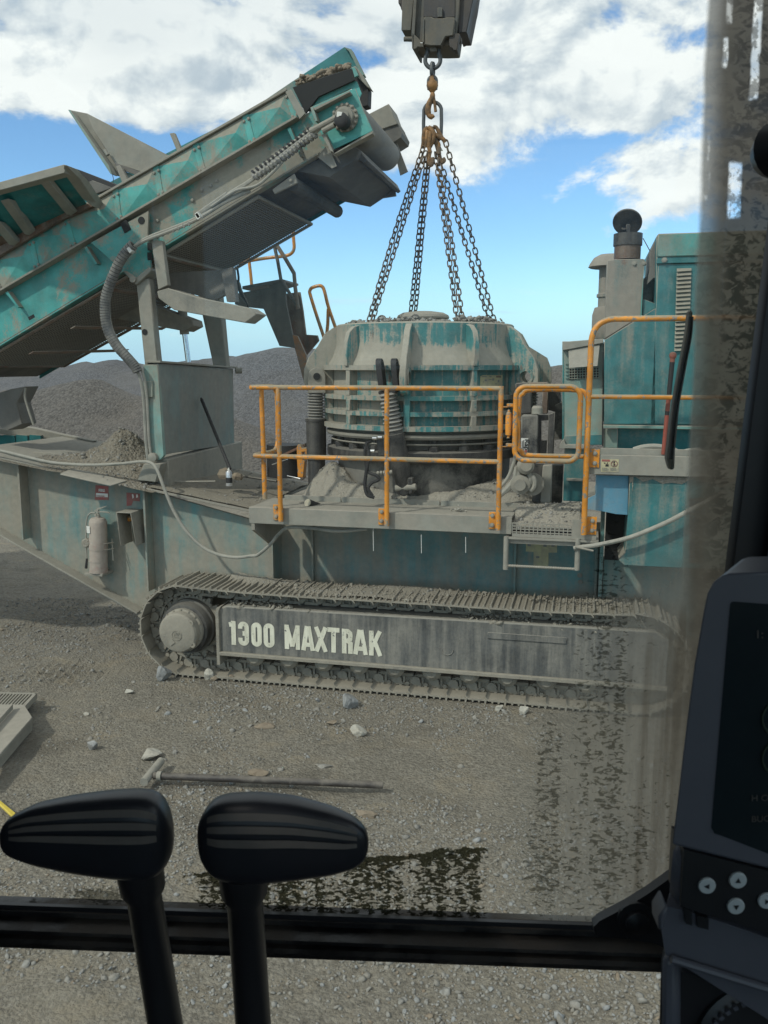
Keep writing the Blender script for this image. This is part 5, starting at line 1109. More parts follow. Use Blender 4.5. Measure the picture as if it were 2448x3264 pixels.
c_ = P(15,447,322,-.006); mb = MB().tube([c_+Vector((.024*math.cos(a),0,.024*math.sin(a))) for a in [2*math.pi*k/20 for k in range(20)]], .0028, 4, closed=True); mb.tube([c_+Vector((-.017,0,.017)), c_+Vector((.017,0,-.017))], .0022, 4); part('prohibition_ring', mb, 'red', rb)
mb = MB().lathe([(.0055,0),(.0055,.001)], c_+Vector((0,.001,.012)), (0,-1,0), 10); mb.box(c_+Vector((0,.0015,-.002)), (.010,.001,.018)); mb.box(c_+Vector((-.003,.0015,-.015)), (.004,.001,.012)); mb.box(c_+Vector((.004,.0015,-.015)), (.004,.001,.012)); part('walking_figure', mb, 'black', rb, kind='stuff')
for x in (285, 395):
    for k in range(4): dec([(x,380+11*k),(x+75+20*(k % 2),382+11*k),(x+75+20*(k % 2),386+11*k),(x,384+11*k)], 'grey_print', name='print_line')
# big grey hose sweeping out to the right and the long one on the left
part('sweeping_hose', MB().tube(curve([P(15,-90,1445,-.02), P(15,20,1425,-.02), P(15,240,1395,-.03), P(15,600,1315,-.04), P(15,900,1205,-.04), P(15,1200,1070,-.04), P(15,1460,930,-.04), P(15,1640,840,-.04), P(15,1900,700,-.03)],6), .019, 10), 'hose', CR)
part('thin_pipe_end', MB().tube([P(21,1290,350,-.05), P(21,1610,420,-.05)], .009, 6), 'beige_steel', CR)
part('sagging_hose', MB().tube(curve([P(8,-150,165,.40), P(8,0,180,.40), P(8,110,205,.40), P(8,300,250,.38), P(8,450,268,.36), P(8,620,274,.36), P(8,800,266,.38), P(8,930,252,.40), P(8,1000,262,.36), P(8,1040,310,.32), P(8,1090,440,.30), P(8,1150,580,.30), P(8,1230,710,.30), P(8,1330,810,.30), P(8,1440,865,.30), P(8,1560,885,.28), P(8,1660,875,.25), P(9,780,310,.22), P(9,850,250,.18), P(9,900,190,.14), P(9,960,150,.10), P(9,1100,155,.10), P(9,1250,172,.10), P(9,1420,158,.12)],6), .0155, 10), 'hose', CR)
part('second_hose', MB().tube(curve([P(8,-150,150,.42), P(8,0,184,.42), P(8,130,222,.41), P(8,330,264,.40), P(8,480,275,.41)],6), .010, 8), 'hose', CR)
part('warning_sticker', MB().prism([P(21,425,290,.835), P(21,970,300,.835), P(21,968,450,.835), P(21,820,450,.835), P(21,818,690,.835), P(21,555,685,.835), P(21,558,440,.835), P(21,420,430,.835)], (0,.003,0)), 'yellow_sticker', CR, label='faded T shaped warning sticker behind the step')
for x, y in ((480,320),(630,530),(760,330),(900,325)): part('print_mark', MB().box(P(21,x,y,.832), (.03,.002,.02)), 'grey_print', CR)
part('bolt_head', MB().bolt(P(10,1075,720,.835),(0,-1,0),.018,.015), 'dust_steel', CR); part('bolt_head', MB().bolt(P(10,1078,755,.835),(0,-1,0),.018,.015), 'dust_steel', CR)

# ------------------------------------------------------------------ the crusher bowl being lifted
BW = thing('crusher_bowl', 'round dusty teal crusher bowl with ribs and lifting lugs, hung from the chains', 'crusher bowl', (BX,BY,2.33))
zT, z1, z2, z3, z4 = 3.29, 2.885, 2.615, 2.475, 2.345
shell = part('bowl_shell', MB().lathe([(.0,zT),(.855,zT),(.868,zT-.012),(.868,3.12),(.88,3.06),(.905,2.99),(.945,2.925),(.95,2.89),(.90,2.86),(.90,2.34)], (BX,BY,0), seg=96), 'teal_bowl', BW)
for z, r, t in ((z1,.995,.044),(z2,.985,.040),(z3,.985,.040),(z4,1.0,.044)):
    part('ring_flange', MB().lathe([(.88,z-t/2),(r,z-t/2),(r,z+t/2),(.88,z+t/2)], (BX,BY,0), seg=96, caps=False), 'teal_bowl', BW, smooth=20)
part('bottom_ring', MB().lathe([(.72,2.245),(.955,2.245),(.97,2.265),(.97,2.285),(.90,2.30),(.90,2.33)], (BX,BY,0), seg=96), 'dust_steel', BW)
for k, th in enumerate(range(-81-36*2, 207-36*2, 36)):
    lug = (th % 72) == (-81 % 72) or th == 99
    a = vdir+rad(th); ro = Vector((math.sin(a), -math.cos(a), 0)); tg = Vector((math.cos(a), math.sin(a), 0)); ctr = Vector((BX,BY,0))
    def q(r, z): return ctr+ro*r+Zv*z-tg*.028
    if lug:
        pr = [(.85,zT-.015),(.90,3.265),(.98,3.21),(1.05,3.09),(1.14,2.98),(1.185,2.87),(1.19,2.74),(1.15,2.67),(1.08,2.645),(1.03,2.665),(1.0,2.72),(.99,2.60),(.99,2.36),(.90,2.36),(.90,2.9),(.85,3.1)]
        if th == 99: pr = [(r+(.10 if r > 1.05 else 0), z) for r, z in pr]
        hc = (1.065, 2.80); hole = [q(hc[0]+.052*math.cos(t), hc[1]+.052*math.sin(t)) for t in [2*math.pi*i/18 for i in range(18)]]
        part('lifting_lug', MB().prism([q(r,z) for r, z in pr], tg*.056, holes=[hole]), 'teal_bowl', BW, bev=.005)
        for s in (-1, 1): part('lug_boss', MB().lathe([(.053,0),(.078,0),(.078,.012),(.053,.012)], ctr+ro*hc[0]+Zv*hc[1]+tg*.028*s, tg*s, 22, caps=False), 'teal_bowl', BW)
    else:
        pr = [(.85,zT-.02),(.92,3.255),(.985,3.20),(1.015,3.11),(1.02,3.0),(1.015,2.90),(.90,2.90),(.85,3.0)]
        part('gusset', MB().prism([q(r,z) for r, z in pr], tg*.052), 'teal_bowl', BW, bev=.004)
        for za, zb_ in ((z1-.021,z2+.019),(z2-.019,z3+.019),(z3-.019,z4+.021)):
            part('vertical_rib', MB().prism([q(r,z) for r, z in ((.88,za),(.99,za),(.99,zb_),(.88,zb_))], tg*.052), 'teal_bowl', BW, bev=.003)
# clevis on the left lug
a = vdir+rad(-81); ro = Vector((math.sin(a), -math.cos(a), 0)); tg = Vector((math.cos(a), math.sin(a), 0))
for s in (-1, 1):
    c_ = Vector((BX,BY,0))+ro*1.065+Zv*2.80+tg*(.045*s)
    pts = [c_+ro*.085*math.cos(t)+Zv*.085*math.sin(t) for t in [math.pi*k/10 for k in range(11)]] + [c_-ro*.085-Zv*.16, c_+ro*.085-Zv*.16]
    part('clevis', MB().prism(pts, tg*.03*s), 'dust_steel', BW, bev=.004)
    part('clevis_pin', MB().lathe([(.035,0),(.035,.012)], c_+tg*.03*s, tg*s, 16), 'louvre_dark', BW)
# lid
lc = bp(-2, .16, 0); lx = P(5,1345,640,1.35)
part('bowl_cap', MB().lathe([(.235,zT-.01),(.235,zT+.055),(.25,zT+.06),(.255,zT+.075),(.245,zT+.095),(.20,zT+.118),(.10,zT+.132),(.0,zT+.135)], (lx.x,1.35,0), seg=48), 'dust_steel', BW)
part('bowl_neck', MB().lathe([(.30,zT-.01),(.28,zT+.03),(.26,zT+.045)], (lx.x,1.35,0), seg=40), 'dust_heap', BW)
for th in (-40, -8, 32, 62, 120, 180, 240):
    q = bp(th, .62, zT); part('lifting_eye', MB().tube([q+Vector((.035*math.cos(t),0,.03+.035*math.sin(t))) for t in [2*math.pi*i/14 for i in range(14)]], .013, 6, closed=True), 'dark_steel', BW)
sp_ = []
for k in range(240):
    th = random.uniform(-110,110); r = random.uniform(.5,.79); sp_.append(bp(th, r, zT+random.random()**2*.035))
for c0, nn in ((30,40),(45,40),(72,25),(-30,20),(-12,30)):
    for k in range(nn): sp_.append(bp(c0+random.gauss(0,5), random.uniform(.55,.78), zT+random.random()*.05))
stuff_obj('cap_rubble', stones_mesh('cap_rubble', np.array([v[:] for v in sp_]), RNG.uniform(.008,.034,len(sp_)), 'stone'), parent=BW)
# faded maintenance sticker on the shell
def onshell(n, x, y, r):      # where the line of sight meets the cylinder of radius r
    d = ray(n, x, y); ox, oy = CAM.x-BX, CAM.y-BY; A = d.x**2+d.y**2; B = 2*(ox*d.x+oy*d.y); Cc = ox*ox+oy*oy-r*r
    return CAM + d*((-B-math.sqrt(B*B-4*A*Cc))/(2*A))
mb = MB(); nx_ = 8
top = [onshell(20,340+(1130-340)*k/nx_,505+(40 if k == 0 else 0),.903) for k in range(nx_+1)]; bot = [onshell(20,340+(1115-340)*k/nx_,1010,.903) for k in range(nx_+1)]
mb.add(top+bot, [(k,k+1,k+2+nx_,k+1+nx_) for k in range(nx_)]); part('bowl_sticker', mb, 'yellow_sticker', BW, label='faded yellow sticker with small diagrams')
for x, y, w_, h_, m_ in ((535,690,70,60,'grey_print'),(800,660,70,80,'grey_print'),(985,720,60,80,'grey_print'),(990,560,180,70,'orange'),(480,560,170,26,'grey_print'),(700,555,80,40,'grey_print'),(690,660,110,24,'grey_print'),(450,745,30,30,'grey_print'),(895,810,40,50,'grey_print')):
    pts = [onshell(20,x+sx*w_/2,y+sy*h_/2,.905) for sx, sy in ((-1,-1),(1,-1),(1,1),(-1,1))]
    part('print_mark', MB().add(pts, [(0,1,2,3)]), m_, BW)

# ------------------------------------------------------------------ lifting tackle
HX = P(14,720,900,1.35); HY = 1.35
def hz_(y): return P(14,720,y,HY).z
def hpx(pts, Y): return [P(14,x,y,Y) for x, y in pts]
HT = thing('hitch_block', 'dark greasy steel hitch block of an excavator hanging at the top', 'excavator hitch', (HX.x,HY,hz_(900)))
part('arm_box', MB().prism(hpx([(430,-300),(1200,-300),(1170,300),(1100,800),(880,808),(380,800),(385,300)],HY-.05), (0,.35,0)), 'hitch', HT, bev=.008)
part('arm_tube', MB().prism(hpx([(430,-900),(1200,-900),(1200,-290),(430,-290)],HY-.0), (0,.6,0)), 'hitch_dark', HT, bev=.01)
part('cheek_plate', MB().prism(hpx([(190,-300),(410,-300),(330,540),(160,535)],HY-.02), (0,.3,0)), 'hitch', HT, bev=.006)
part('cheek_plate', MB().prism(hpx([(400,-300),(445,-300),(385,860),(350,855),(340,560)],HY-.10), (0,.4,0)), 'hitch', HT, bev=.004)
part('cheek_plate', MB().prism(hpx([(110,-60),(190,-60),(190,160),(155,155),(150,62),(110,55)],HY+.1), (0,.2,0)), 'hitch_dark', HT)
part('cheek_plate', MB().prism(hpx([(1190,-300),(1470,-300),(1420,30),(1405,90),(1310,572),(1215,575),(1160,600),(1170,300)],HY+.0), (0,.35,0)), 'hitch_dark', HT, bev=.006)
part('lower_ear', MB().prism(hpx([(345,560),(545,760),(560,830),(450,826),(415,862),(352,858)],HY-.10), (0,.1,0)), 'hitch', HT, bev=.005)
part('lower_ear', MB().prism(hpx([(1000,600),(1190,585),(1160,760),(1140,885),(1080,885),(1055,845),(1015,830),(1005,805)],HY-.10), (0,.1,0)), 'hitch_dark', HT, bev=.005)
part('face_plate', MB().prism(hpx([(570,290),(680,290),(740,320),(900,320),(960,300),(1100,300),(1080,620),(940,640),(860,800),(660,800),(560,780),(550,400)],HY-.12), (0,.08,0)), 'hitch', HT, bev=.008)
part('dark_recess', MB().prism(hpx([(560,-300),(1110,-300),(1100,290),(960,300),(890,320),(740,310),(680,285),(555,290)],HY-.06), (0,.01,0)), 'hitch_dark', HT)
part('recess_bar', MB().prism(hpx([(800,130),(880,130),(885,300),(790,300)],HY-.09), (0,.05,0)), 'hitch', HT, bev=.004)
part('side_strip', MB().prism(hpx([(545,330),(566,330),(556,740),(530,740)],HY-.13), (0,.05,0)), 'hitch', HT)
for x0, x1_ in ((210,352),(1150,1226)): part('hitch_pin', MB().cyl(P(14,x0,690+(30 if x0 > 800 else 0),HY), P(14,x1_,690+(33 if x0 > 800 else 0),HY), .021), 'hitch', HT, bev=0)
part('pin_clip', MB().tube([P(14,1188,735,HY-.03), P(14,1188,775,HY-.03)], .004, 5), 'hitch_dark', HT); part('white_tab', MB().prism(hpx([(493,745),(540,748),(535,760),(498,760)],HY-.14), (0,.01,0)), 'white', HT)
part('lift_eye', MB().prism(hpx([(660,790),(785,790),(785,890),(765,908),(680,908),(660,890)],HY-.08), (0,.09,0)), 'hitch', HT, bev=.006)
SH = thing('bow_shackle', 'grey steel bow shackle under the excavator arm', 'shackle', tuple(P(14,712,1220,HY)))
part('shackle_bow', MB().tube(curve([P(14,x,y,HY-.03) for x, y in ((625,830),(622,930),(597,990),(583,1050),(590,1110),(625,1165),(680,1200),(712,1206),(750,1200),(805,1165),(840,1110),(850,1050),(840,990),(822,930),(820,830))],4), [.0195]*57, 12), 'shackle', SH)
part('shackle_pin', MB().cyl(P(14,610,850,HY-.03), P(14,840,850,HY-.03), .024), 'shackle', SH)
SW = thing('swivel_hook', 'rusty yellow swivel hook hanging in the grey shackle', 'hook', tuple(P(3,625,1040,HY)))
part('swivel_eye', MB().tube(curve([P(3,632,552,HY+.02), P(3,640,575,HY+.03), P(3,640,640,HY+.02), P(3,632,690,HY), P(3,624,640,HY-.06), P(3,624,575,HY-.06), P(3,632,552,HY-.05)],4), .018, 8), 'shackle', SW)
part('swivel_yoke', MB().tube(curve([P(3,x,y,HY-.03) for x, y in ((602,790),(597,740),(600,700),(615,680),(632,675),(648,680),(663,700),(665,740),(660,790))],4), .017, 8), 'shackle', SW)
part('yoke_block', MB().box(P(3,632,705,HY-.03), (.055,.05,.07)), 'hitch_dark', SW, bev=.01)
part('swivel_base', MB().lathe([(.018,0),(.045,.03),(.055,.06),(.048,.09),(.032,.10),(.028,.14)], P(3,630,815,HY-.03), Zv, 20), 'hook', SW)
part('hook_body', MB().tube(curve([P(3,x,y,HY-.03) for x, y in ((632,815),(632,840),(628,865),(608,900),(596,940),(592,980),(602,1015),(625,1030),(645,1015))],4), [.018,.02,.022,.024,.025]+[.026]*8+[.028]*10+[.024]*6+[.018]*4, 10), 'hook', SW)
part('safety_latch', MB().tube(curve([P(3,x,y,HY-.03) for x, y in ((640,850),(650,900),(655,940),(660,985))],4), [.014]*13, 8), 'hook', SW)
MLk = thing('master_link', 'long grey oval master link hanging in the swivel hook', 'chain link', tuple(P(3,635,1180,HY)))
def oval(c, w_, h_, n=24): 
    o = []
    for i in range(n):
        t = 2*math.pi*i/n; x = math.cos(t); z = math.sin(t); o.append(c+Vector((w_*x, 0, (h_-w_)*(1 if z > 1e-6 else -1 if z < -1e-6 else 0)+w_*z)))
    return o
mc = P(3,632,1080,HY); part('master_ring', MB().tube(oval(mc, .085, .18), .017, 10, closed=True), 'shackle', MLk)
GH_ = thing('chain_hooks', 'cluster of rusty brown grab hooks and shortened chain under the master link', 'chain hooks', tuple(P(3,640,1450,HY)))
def hk(name, pts, rs, mat='hook'): part(name, MB().tube(curve([P(3,x,y,HY+d) for x, y, d in pts],4), rs, 9), mat, GH_)
hk('grab_hook', [(590,1125,-.06),(565,1150,-.07),(555,1200,-.07),(553,1260,-.07),(545,1310,-.06)], .021)
hk('grab_hook', [(600,1120,-.08),(625,1150,-.09),(640,1200,-.09),(625,1260,-.09),(600,1310,-.08)], .020)
hk('grab_hook', [(612,1160,-.10),(605,1220,-.11),(598,1280,-.11),(610,1340,-.1)], .019); hk('grab_hook', [(585,1150,-.10),(580,1220,-.11),(575,1300,-.1)], .018)
hk('grab_hook', [(640,1120,-.05),(632,1140,-.05),(650,1180,-.06),(690,1205,-.06),(725,1225,-.06),(745,1255,-.05)], .020); hk('grab_hook', [(640,1120,-.05),(665,1125,-.04),(690,1170,-.04),(715,1210,-.04)], .018)
hk('grab_hook', [(610,1330,-.08),(600,1370,-.08),(598,1420,-.08),(615,1455,-.08),(632,1425,-.08),(628,1390,-.08)], .022)
hk('grab_hook', [(690,1360,-.03),(700,1400,-.03),(712,1430,-.03),(735,1415,-.03),(725,1395,-.03)], .019)
hk('short_tail', [(650,1210,-.05),(665,1260,-.05),(680,1310,-.05),(690,1360,-.05)], .022, 'chain'); hk('short_tail', [(665,1240,-.05),(690,1280,-.05),(675,1350,-.05)], .017, 'hook')
part('load_tag', MB().prism([P(3,700,1285,HY-.05), P(3,725,1330,HY-.05), P(3,692,1333,HY-.05)], (0,.004,0)), 'beige_steel', GH_)
# chain strands
lw, lh, lr = .0235, .034, .0068
lnk = MB().tube(oval(Vector((0,0,0)), lw-.002, lh, 14), lr, 6, closed=True).mesh('link', M['chain'])
def strand(a, b, label, sag=.0, tw=0.0):
    a, b = Vector(a), Vector(b); L = (b-a).length; n = int(L/.0545); d = (b-a).normalized()
    o = thing('lifting_chain', label, 'chain', tuple(b), 'chains of the lifting sling')
    qr = (-d).to_track_quat('Z','Y').to_matrix().to_4x4()
    for i in range(n+1):
        t = i/n; p = a.lerp(b, t)+Vector((0,0,-sag*math.sin(math.pi*t)*.5))+RT*(-sag*math.sin(math.pi*t))
        mw = Matrix.Translation(p) @ qr @ Matrix.Rotation(rad(40)+tw*t+(math.pi/2 if i % 2 else 0)+random.uniform(-.15,.15), 4, 'Z')
        inst('link', lnk, o, mw)
def cp(n, x, y, Y): return P(n, x, y, Y)
E1, E2, E3, E4 = P(5,988,690,.95), P(5,1272,655,1.85), P(5,1588,672,.95), P(6,878,312,1.75)
strand(P(3,545,1315,HY-.1), E1+Vector((-.012,0,0)), 'outer strand of the leftmost pair, running to the left edge of the bowl', .02)
strand(P(3,565,1360,HY-.1), E1+Vector((.022,.0,0)), 'inner strand of the leftmost pair, closest to the second pair', .0)
strand(P(3,580,1400,HY-.05), E2+Vector((-.022,0,0)), 'left strand of the second pair of chains, ending behind the bowl cap')
strand(P(3,600,1400,HY-.05), E2+Vector((.03,0,0)), 'right strand of the second pair of chains, beside the bowl cap')
strand(P(3,660,1370,HY-.05), E3+Vector((-.025,0,0)), 'left strand of the third pair of chains, right of the bowl cap')
strand(P(3,685,1430,HY-.05), E3+Vector((.022,0,0)), 'right strand of the third pair, twisted about its neighbour', -.012)
strand(P(3,700,1420,HY-.03), E4+Vector((-.03,0,0)), 'inner strand of the rightmost pair, left of the longest outer chain')
strand(P(3,752,1265,HY-.05), E4+Vector((.022,0,0)), 'outermost right chain strand, starting highest at the rusty hook')

# ------------------------------------------------------------------ dirt lying on the machine
def heap_field(name, x0, x1, y0, y1, st, f, mat, label, nst=0, parent=None, rough=.045):
    X, Y = np.meshgrid(np.arange(x0, x1+st, st), np.arange(y0, y1+st, st)); Z, base = f(X, Y)
    Z = Z + (fbm(X*6, Y*6, 5, 31)*rough + fbm(X*30, Y*30, 3, 33)*rough*.35)*np.clip((Z-base)/.12, 0, 1)
    o = grid_obj(name, X, Y, Z, mat, keep=Z > base-.02); o['kind'] = 'stuff'; o['label'] = label
    if nst:
        sel = RNG.integers(0, X.size, nst*3); ok = (Z.ravel()[sel] > base.ravel()[sel]-.0) if hasattr(base, 'ravel') else Z.ravel()[sel] > base; sel = sel[ok][:nst]
        pos = np.stack([X.ravel()[sel], Y.ravel()[sel], Z.ravel()[sel]], -1); szs = np.clip(np.exp(RNG.normal(math.log(.009), .5, len(sel))), .004, .03)
        stuff_obj(name+'_stones', stones_mesh(name+'_stones', pos, szs, 'stone'), label.replace('heap', 'stones on the heap'))
    return o
zw = zt-.012
prof = [P(17,x,y,.85) for x, y in ((240,1790),(290,1680),(340,1580),(400,1490),(470,1430),(530,1385),(600,1390),(680,1430),(760,1470),(860,1580))] + [P(17,x,y,.62) for x, y in ((1000,1660),(1200,1700),(1400,1745))] + [P(6,x,y,.62) for x, y in ((300,1600),(500,1580),(800,1540))] + [P(6,x,y,.8) for x, y in ((950,1500),(1080,1500),(1140,1570),(1200,1630),(1260,1690))]
prof.sort(key=lambda q: q.x)
hx = np.array([q.x for q in prof]); hzv = np.array([q.z for q in prof])
def f_mid(X, Y):
    h = np.interp(X, hx, hzv, left=zw-.05, right=zw-.05); yr = np.clip(1.42-np.sqrt(np.maximum(0,.90**2-(X-BX)**2)), .62, 1.0)
    k = np.clip((Y-.48)/(yr-.48), 0, 1); k = 1-(1-k)**1.7; k = k*(1-.55*np.clip((Y-yr)/.5, 0, 1))
    return zw-.03 + (h-zw+.03)*k, np.full(X.shape, zw-.03)
heap_field('dust_heap', hx.min()-.05, hx.max()+.05, .52, 1.35, .014, f_mid, 'dust_heap', 'pale dust heap banked against the dark crusher base', 420, rough=.05)
pk_ = P(25,1270,262,1.0); dk = lambda x: lerp(P(8,-260,172,.44), P(8,1660,572,.44), (x-P(8,-260,172,.44).x)/(P(8,1660,572,.44).x-P(8,-260,172,.44).x)).z
dz0, dz1 = P(8,-260,172,.44), P(8,1660,572,.44)
def f_left(X, Y):
    b = dz0.z + (X-dz0.x)*(dz1.z-dz0.z)/(dz1.x-dz0.x)
    d = np.sqrt(((X-pk_.x+.05)/.98)**2+((Y-1.0)/.72)**2); h = np.clip(1-d, 0, 1)
    core = np.exp(-(((X-pk_.x)/.24)**2+((Y-1.0)/.3)**2))
    return b + (pk_.z-b)*(.62*h**1.15+.42*core) - .012, b-.004
heap_field('dirt_heap', pk_.x-1.1, min(pk_.x+.9, XB-.02), .36, 1.75, .014, f_left, 'dirt', 'crumbly brown dirt heap on the sloping deck beside the teal leg', 1500, rough=.09)
hs = [P(6,x,y,.3) for x, y in ((1025,1770),(1060,1700),(1150,1690),(1250,1715),(1350,1700),(1450,1690),(1540,1690),(1565,1740))]
hsx = np.array([q.x for q in hs]); hsz = np.array([q.z for q in hs])
def f_step(X, Y):
    h = np.interp(X, hsx, hsz); k = np.clip((Y-.02)/.3, 0, 1); return gzt-.05+(h-gzt+.05)*k, np.full(X.shape, gzt-.06)
heap_field('spill_heap', hsx.min(), hsx.max(), .02, .5, .012, f_step, 'dust_heap', 'dust heap spilled behind the step grating', 350)
def f_deck(X, Y):
    b = dz0.z + (X-dz0.x)*(dz1.z-dz0.z)/(dz1.x-dz0.x); return b+.012+.05*np.clip(fbm(X*1.7,Y*1.7,3,77)+.1,0,1)*np.clip((Y-.42)/.15,0,1), b-.02
heap_field('deck_dirt', XB-.1, dz1.x-.02, .45, 2.2, .03, f_deck, 'deck_dust', 'thin dirt heap covering the deck around the spray can', 260)
def f_walk(X, Y): return zt-.012+.022*np.clip(fbm(X*2.5,Y*3,4,55)+.12,0,1)-.010, np.full(X.shape, zt-.014)
heap_field('walkway_dirt', WX0+.02, WX1-.02, .02, .49, .02, f_walk, 'dust_heap', 'patchy grey dust heap along the walkway floor', 400)
# clods on the track frame ledge and between the track grousers
n = 1500; xs = RNG.uniform(-3.2, .6, n); ys = RNG.uniform(.11, .42, n); cl = fbm(xs*1.6, ys*3, 3, 88) > -.02
pos = np.stack([xs, ys, .715+RNG.random(n)*.03 - np.clip((.16-ys)/.06, 0, 1)*.03], -1)[cl]
stuff_obj('caked_mud', stones_mesh('caked_mud', pos, np.clip(np.exp(RNG.normal(math.log(.013), .5, len(pos))), .005, .04), 'dust_heap'), 'caked mud crumbs along the top of the track frame')
n = 1500; xs = RNG.uniform(-3.6, .5, n); ys = RNG.uniform(.07, .53, n); dn_ = fbm(xs*1.3, ys*2.2, 4, 90); ok = dn_ > .02
k_ = (xs-SPX)/(IDX-SPX); zz = SZ+RAD-.030*(np.sin(np.pi*np.clip(k_,0,1))**.7)-.006*np.sin(k_*9)+.018+np.clip(dn_,0,.3)*.05
pos = np.stack([xs, ys, zz], -1)[ok]; stuff_obj('track_dirt', stones_mesh('track_dirt', pos, np.clip(np.exp(RNG.normal(math.log(.009), .5, len(pos))), .004, .03), 'dust_heap'), 'crushed stone lying on the upper run of the near track')
def f_trk(X, Y):
    k = (X-SPX)/(IDX-SPX); b = SZ+RAD-.030*(np.sin(np.pi*np.clip(k,0,1))**.7)-.006*np.sin(k*9)+.012
    g_ = .05*np.exp(-((X-(-3.02))/.22)**2-((Y-.46)/.13)**2)+.045*np.exp(-((X+3.25)/.12)**2-((Y-.55)/.08)**2)+np.clip(fbm(X*1.3,Y*2.2,4,90)-.02,0,.3)*.10
    return b+g_-.006, b-.0
heap_field('track_dust', -3.5, .4, .09, .55, .014, f_trk, 'dust_heap', 'dust heap settled between the track grousers', 300)

oa, ob = P(0,745,1268,.3).x, P(0,865,1268,.3).x
def f_oil(X, Y):
    k = (X-SPX)/(IDX-SPX); b = SZ+RAD-.030*(np.sin(np.pi*np.clip(k,0,1))**.7)-.006*np.sin(k*9)+.012
    return b+.026*np.exp(-(((X-(oa+ob)/2)/((ob-oa)*.42))**2+((Y-.38)/.16)**2)*1.2)+np.clip(fbm(X*9,Y*9,3,14),-.2,.2)*.03-.008, b
heap_field('oily_dirt', oa-.15, ob+.15, .1, .55, .012, f_oil, 'oily', 'dark oily dirt heap soaked into the track shoes', 120, rough=.02)

# ------------------------------------------------------------------ things on and beside the machine
FE = thing('fire_extinguisher', 'dusty faded red fire extinguisher strapped to the teal chassis', 'fire extinguisher', tuple(P(16,390,1880,.47)))
ec, et = P(16,400,1860,.47), P(16,380,790,.47); er_ = .088; eh = et.z-ec.z
part('cylinder', MB().lathe([(er_*.9,0),(er_,.012),(er_,eh*.90),(er_*.94,eh*.945),(er_*.72,eh*.985),(er_*.3,eh*1.0),(er_*.3,eh*1.02)], ec, et-ec, 32), 'ext', FE)
part('base_skirt', MB().lathe([(er_*1.03,0),(er_*1.03,.045)], ec, et-ec, 32, caps=False), 'ext', FE)
part('valve', MB().lathe([(.022,0),(.022,.03),(.014,.035),(.014,.06)], P(16,385,800,.47), Zv, 14), 'beige_steel', FE)
part('lever', MB().prism([P(16,310,660,.46), P(16,360,620,.46), P(16,545,568,.46), P(16,550,580,.46), P(16,390,645,.46), P(16,385,690,.46), P(16,315,690,.46)], (0,.02,0)), 'beige_steel', FE, bev=.002)
part('handle', MB().prism([P(16,380,680,.46), P(16,480,675,.46), P(16,580,690,.46), P(16,610,715,.46), P(16,575,712,.46), P(16,470,698,.46), P(16,380,700,.46)], (0,.02,0)), 'beige_steel', FE, bev=.002)
part('gauge', MB().lathe([(.015,0),(.015,.012)], P(16,340,745,.455), (0,-1,0), 14), 'beige_steel', FE)
part('discharge_hose', MB().tube(curve([P(16,330,705,.46), P(16,250,705,.455), P(16,190,760,.45), P(16,160,860,.45), P(16,150,1000,.45), P(16,150,1300,.45), P(16,160,1600,.45), P(16,150,1790,.45)],6), .008, 8), 'hose', FE)
part('hose_nozzle', MB().tube([P(16,165,1600,.445), P(16,150,1790,.445)], [.010,.015], 8), 'rubber', FE)
for y0, y1 in ((1310,1415),(1625,1645)):
    a_ = P(16,390,(y0+y1)/2,.47); h_ = (P(16,390,y0,.47)-P(16,390,y1,.47)).z
    part('strap', MB().lathe([(er_+.001,-h_/2),(er_+.004,-h_/2),(er_+.004,h_/2),(er_+.001,h_/2)], a_, et-ec, 32, caps=False), 'ext', FE)
part('bracket_rod', MB().tube([P(16,655,1210,.5), P(16,680,1640,.5)], .006, 6), 'beige_steel', FE)
for y in (1290, 1410): part('bracket_rod', MB().tube([P(16,500,y+25,.40), P(16,690,y-5,.5)], .0045, 6), 'beige_steel', FE)
part('mud_clump', MB().prism([P(16,40,1255,.40), P(16,120,1205,.40), P(16,190,1245,.40), P(16,235,1330,.40), P(16,150,1405,.40), P(16,70,1370,.40)], (0,.06,0)), 'dust_heap', FE, bev=.012)
part('mount_bracket', MB().span((ec.x-.12,.40,ec.z-.03),(ec.x+.08,.6,ec.z-.002)), 'dust_steel', FE, bev=.003)
for y0, y1, m_ in ((965,1100,'white'),):
    pts = []
    for k in range(7):
        a = rad(-62+44*k/6); z_ = 0
        pts.append((a))
    z0_, z1_ = P(16,250,y1,.40).z, P(16,250,y0,.40).z
    mb = MB(); V0 = [Vector((ec.x-.006+(er_+.0015)*math.sin(a+rad(10)), ec.y-(er_+.0015)*math.cos(a+rad(10)), z0_)) for a in pts]; V1 = [v+Zv*(z1_-z0_) for v in V0]
    mb.add(V0+V1, [(k,k+1,k+8,k+7) for k in range(6)]); part('label_plate', mb, 'white', FE)

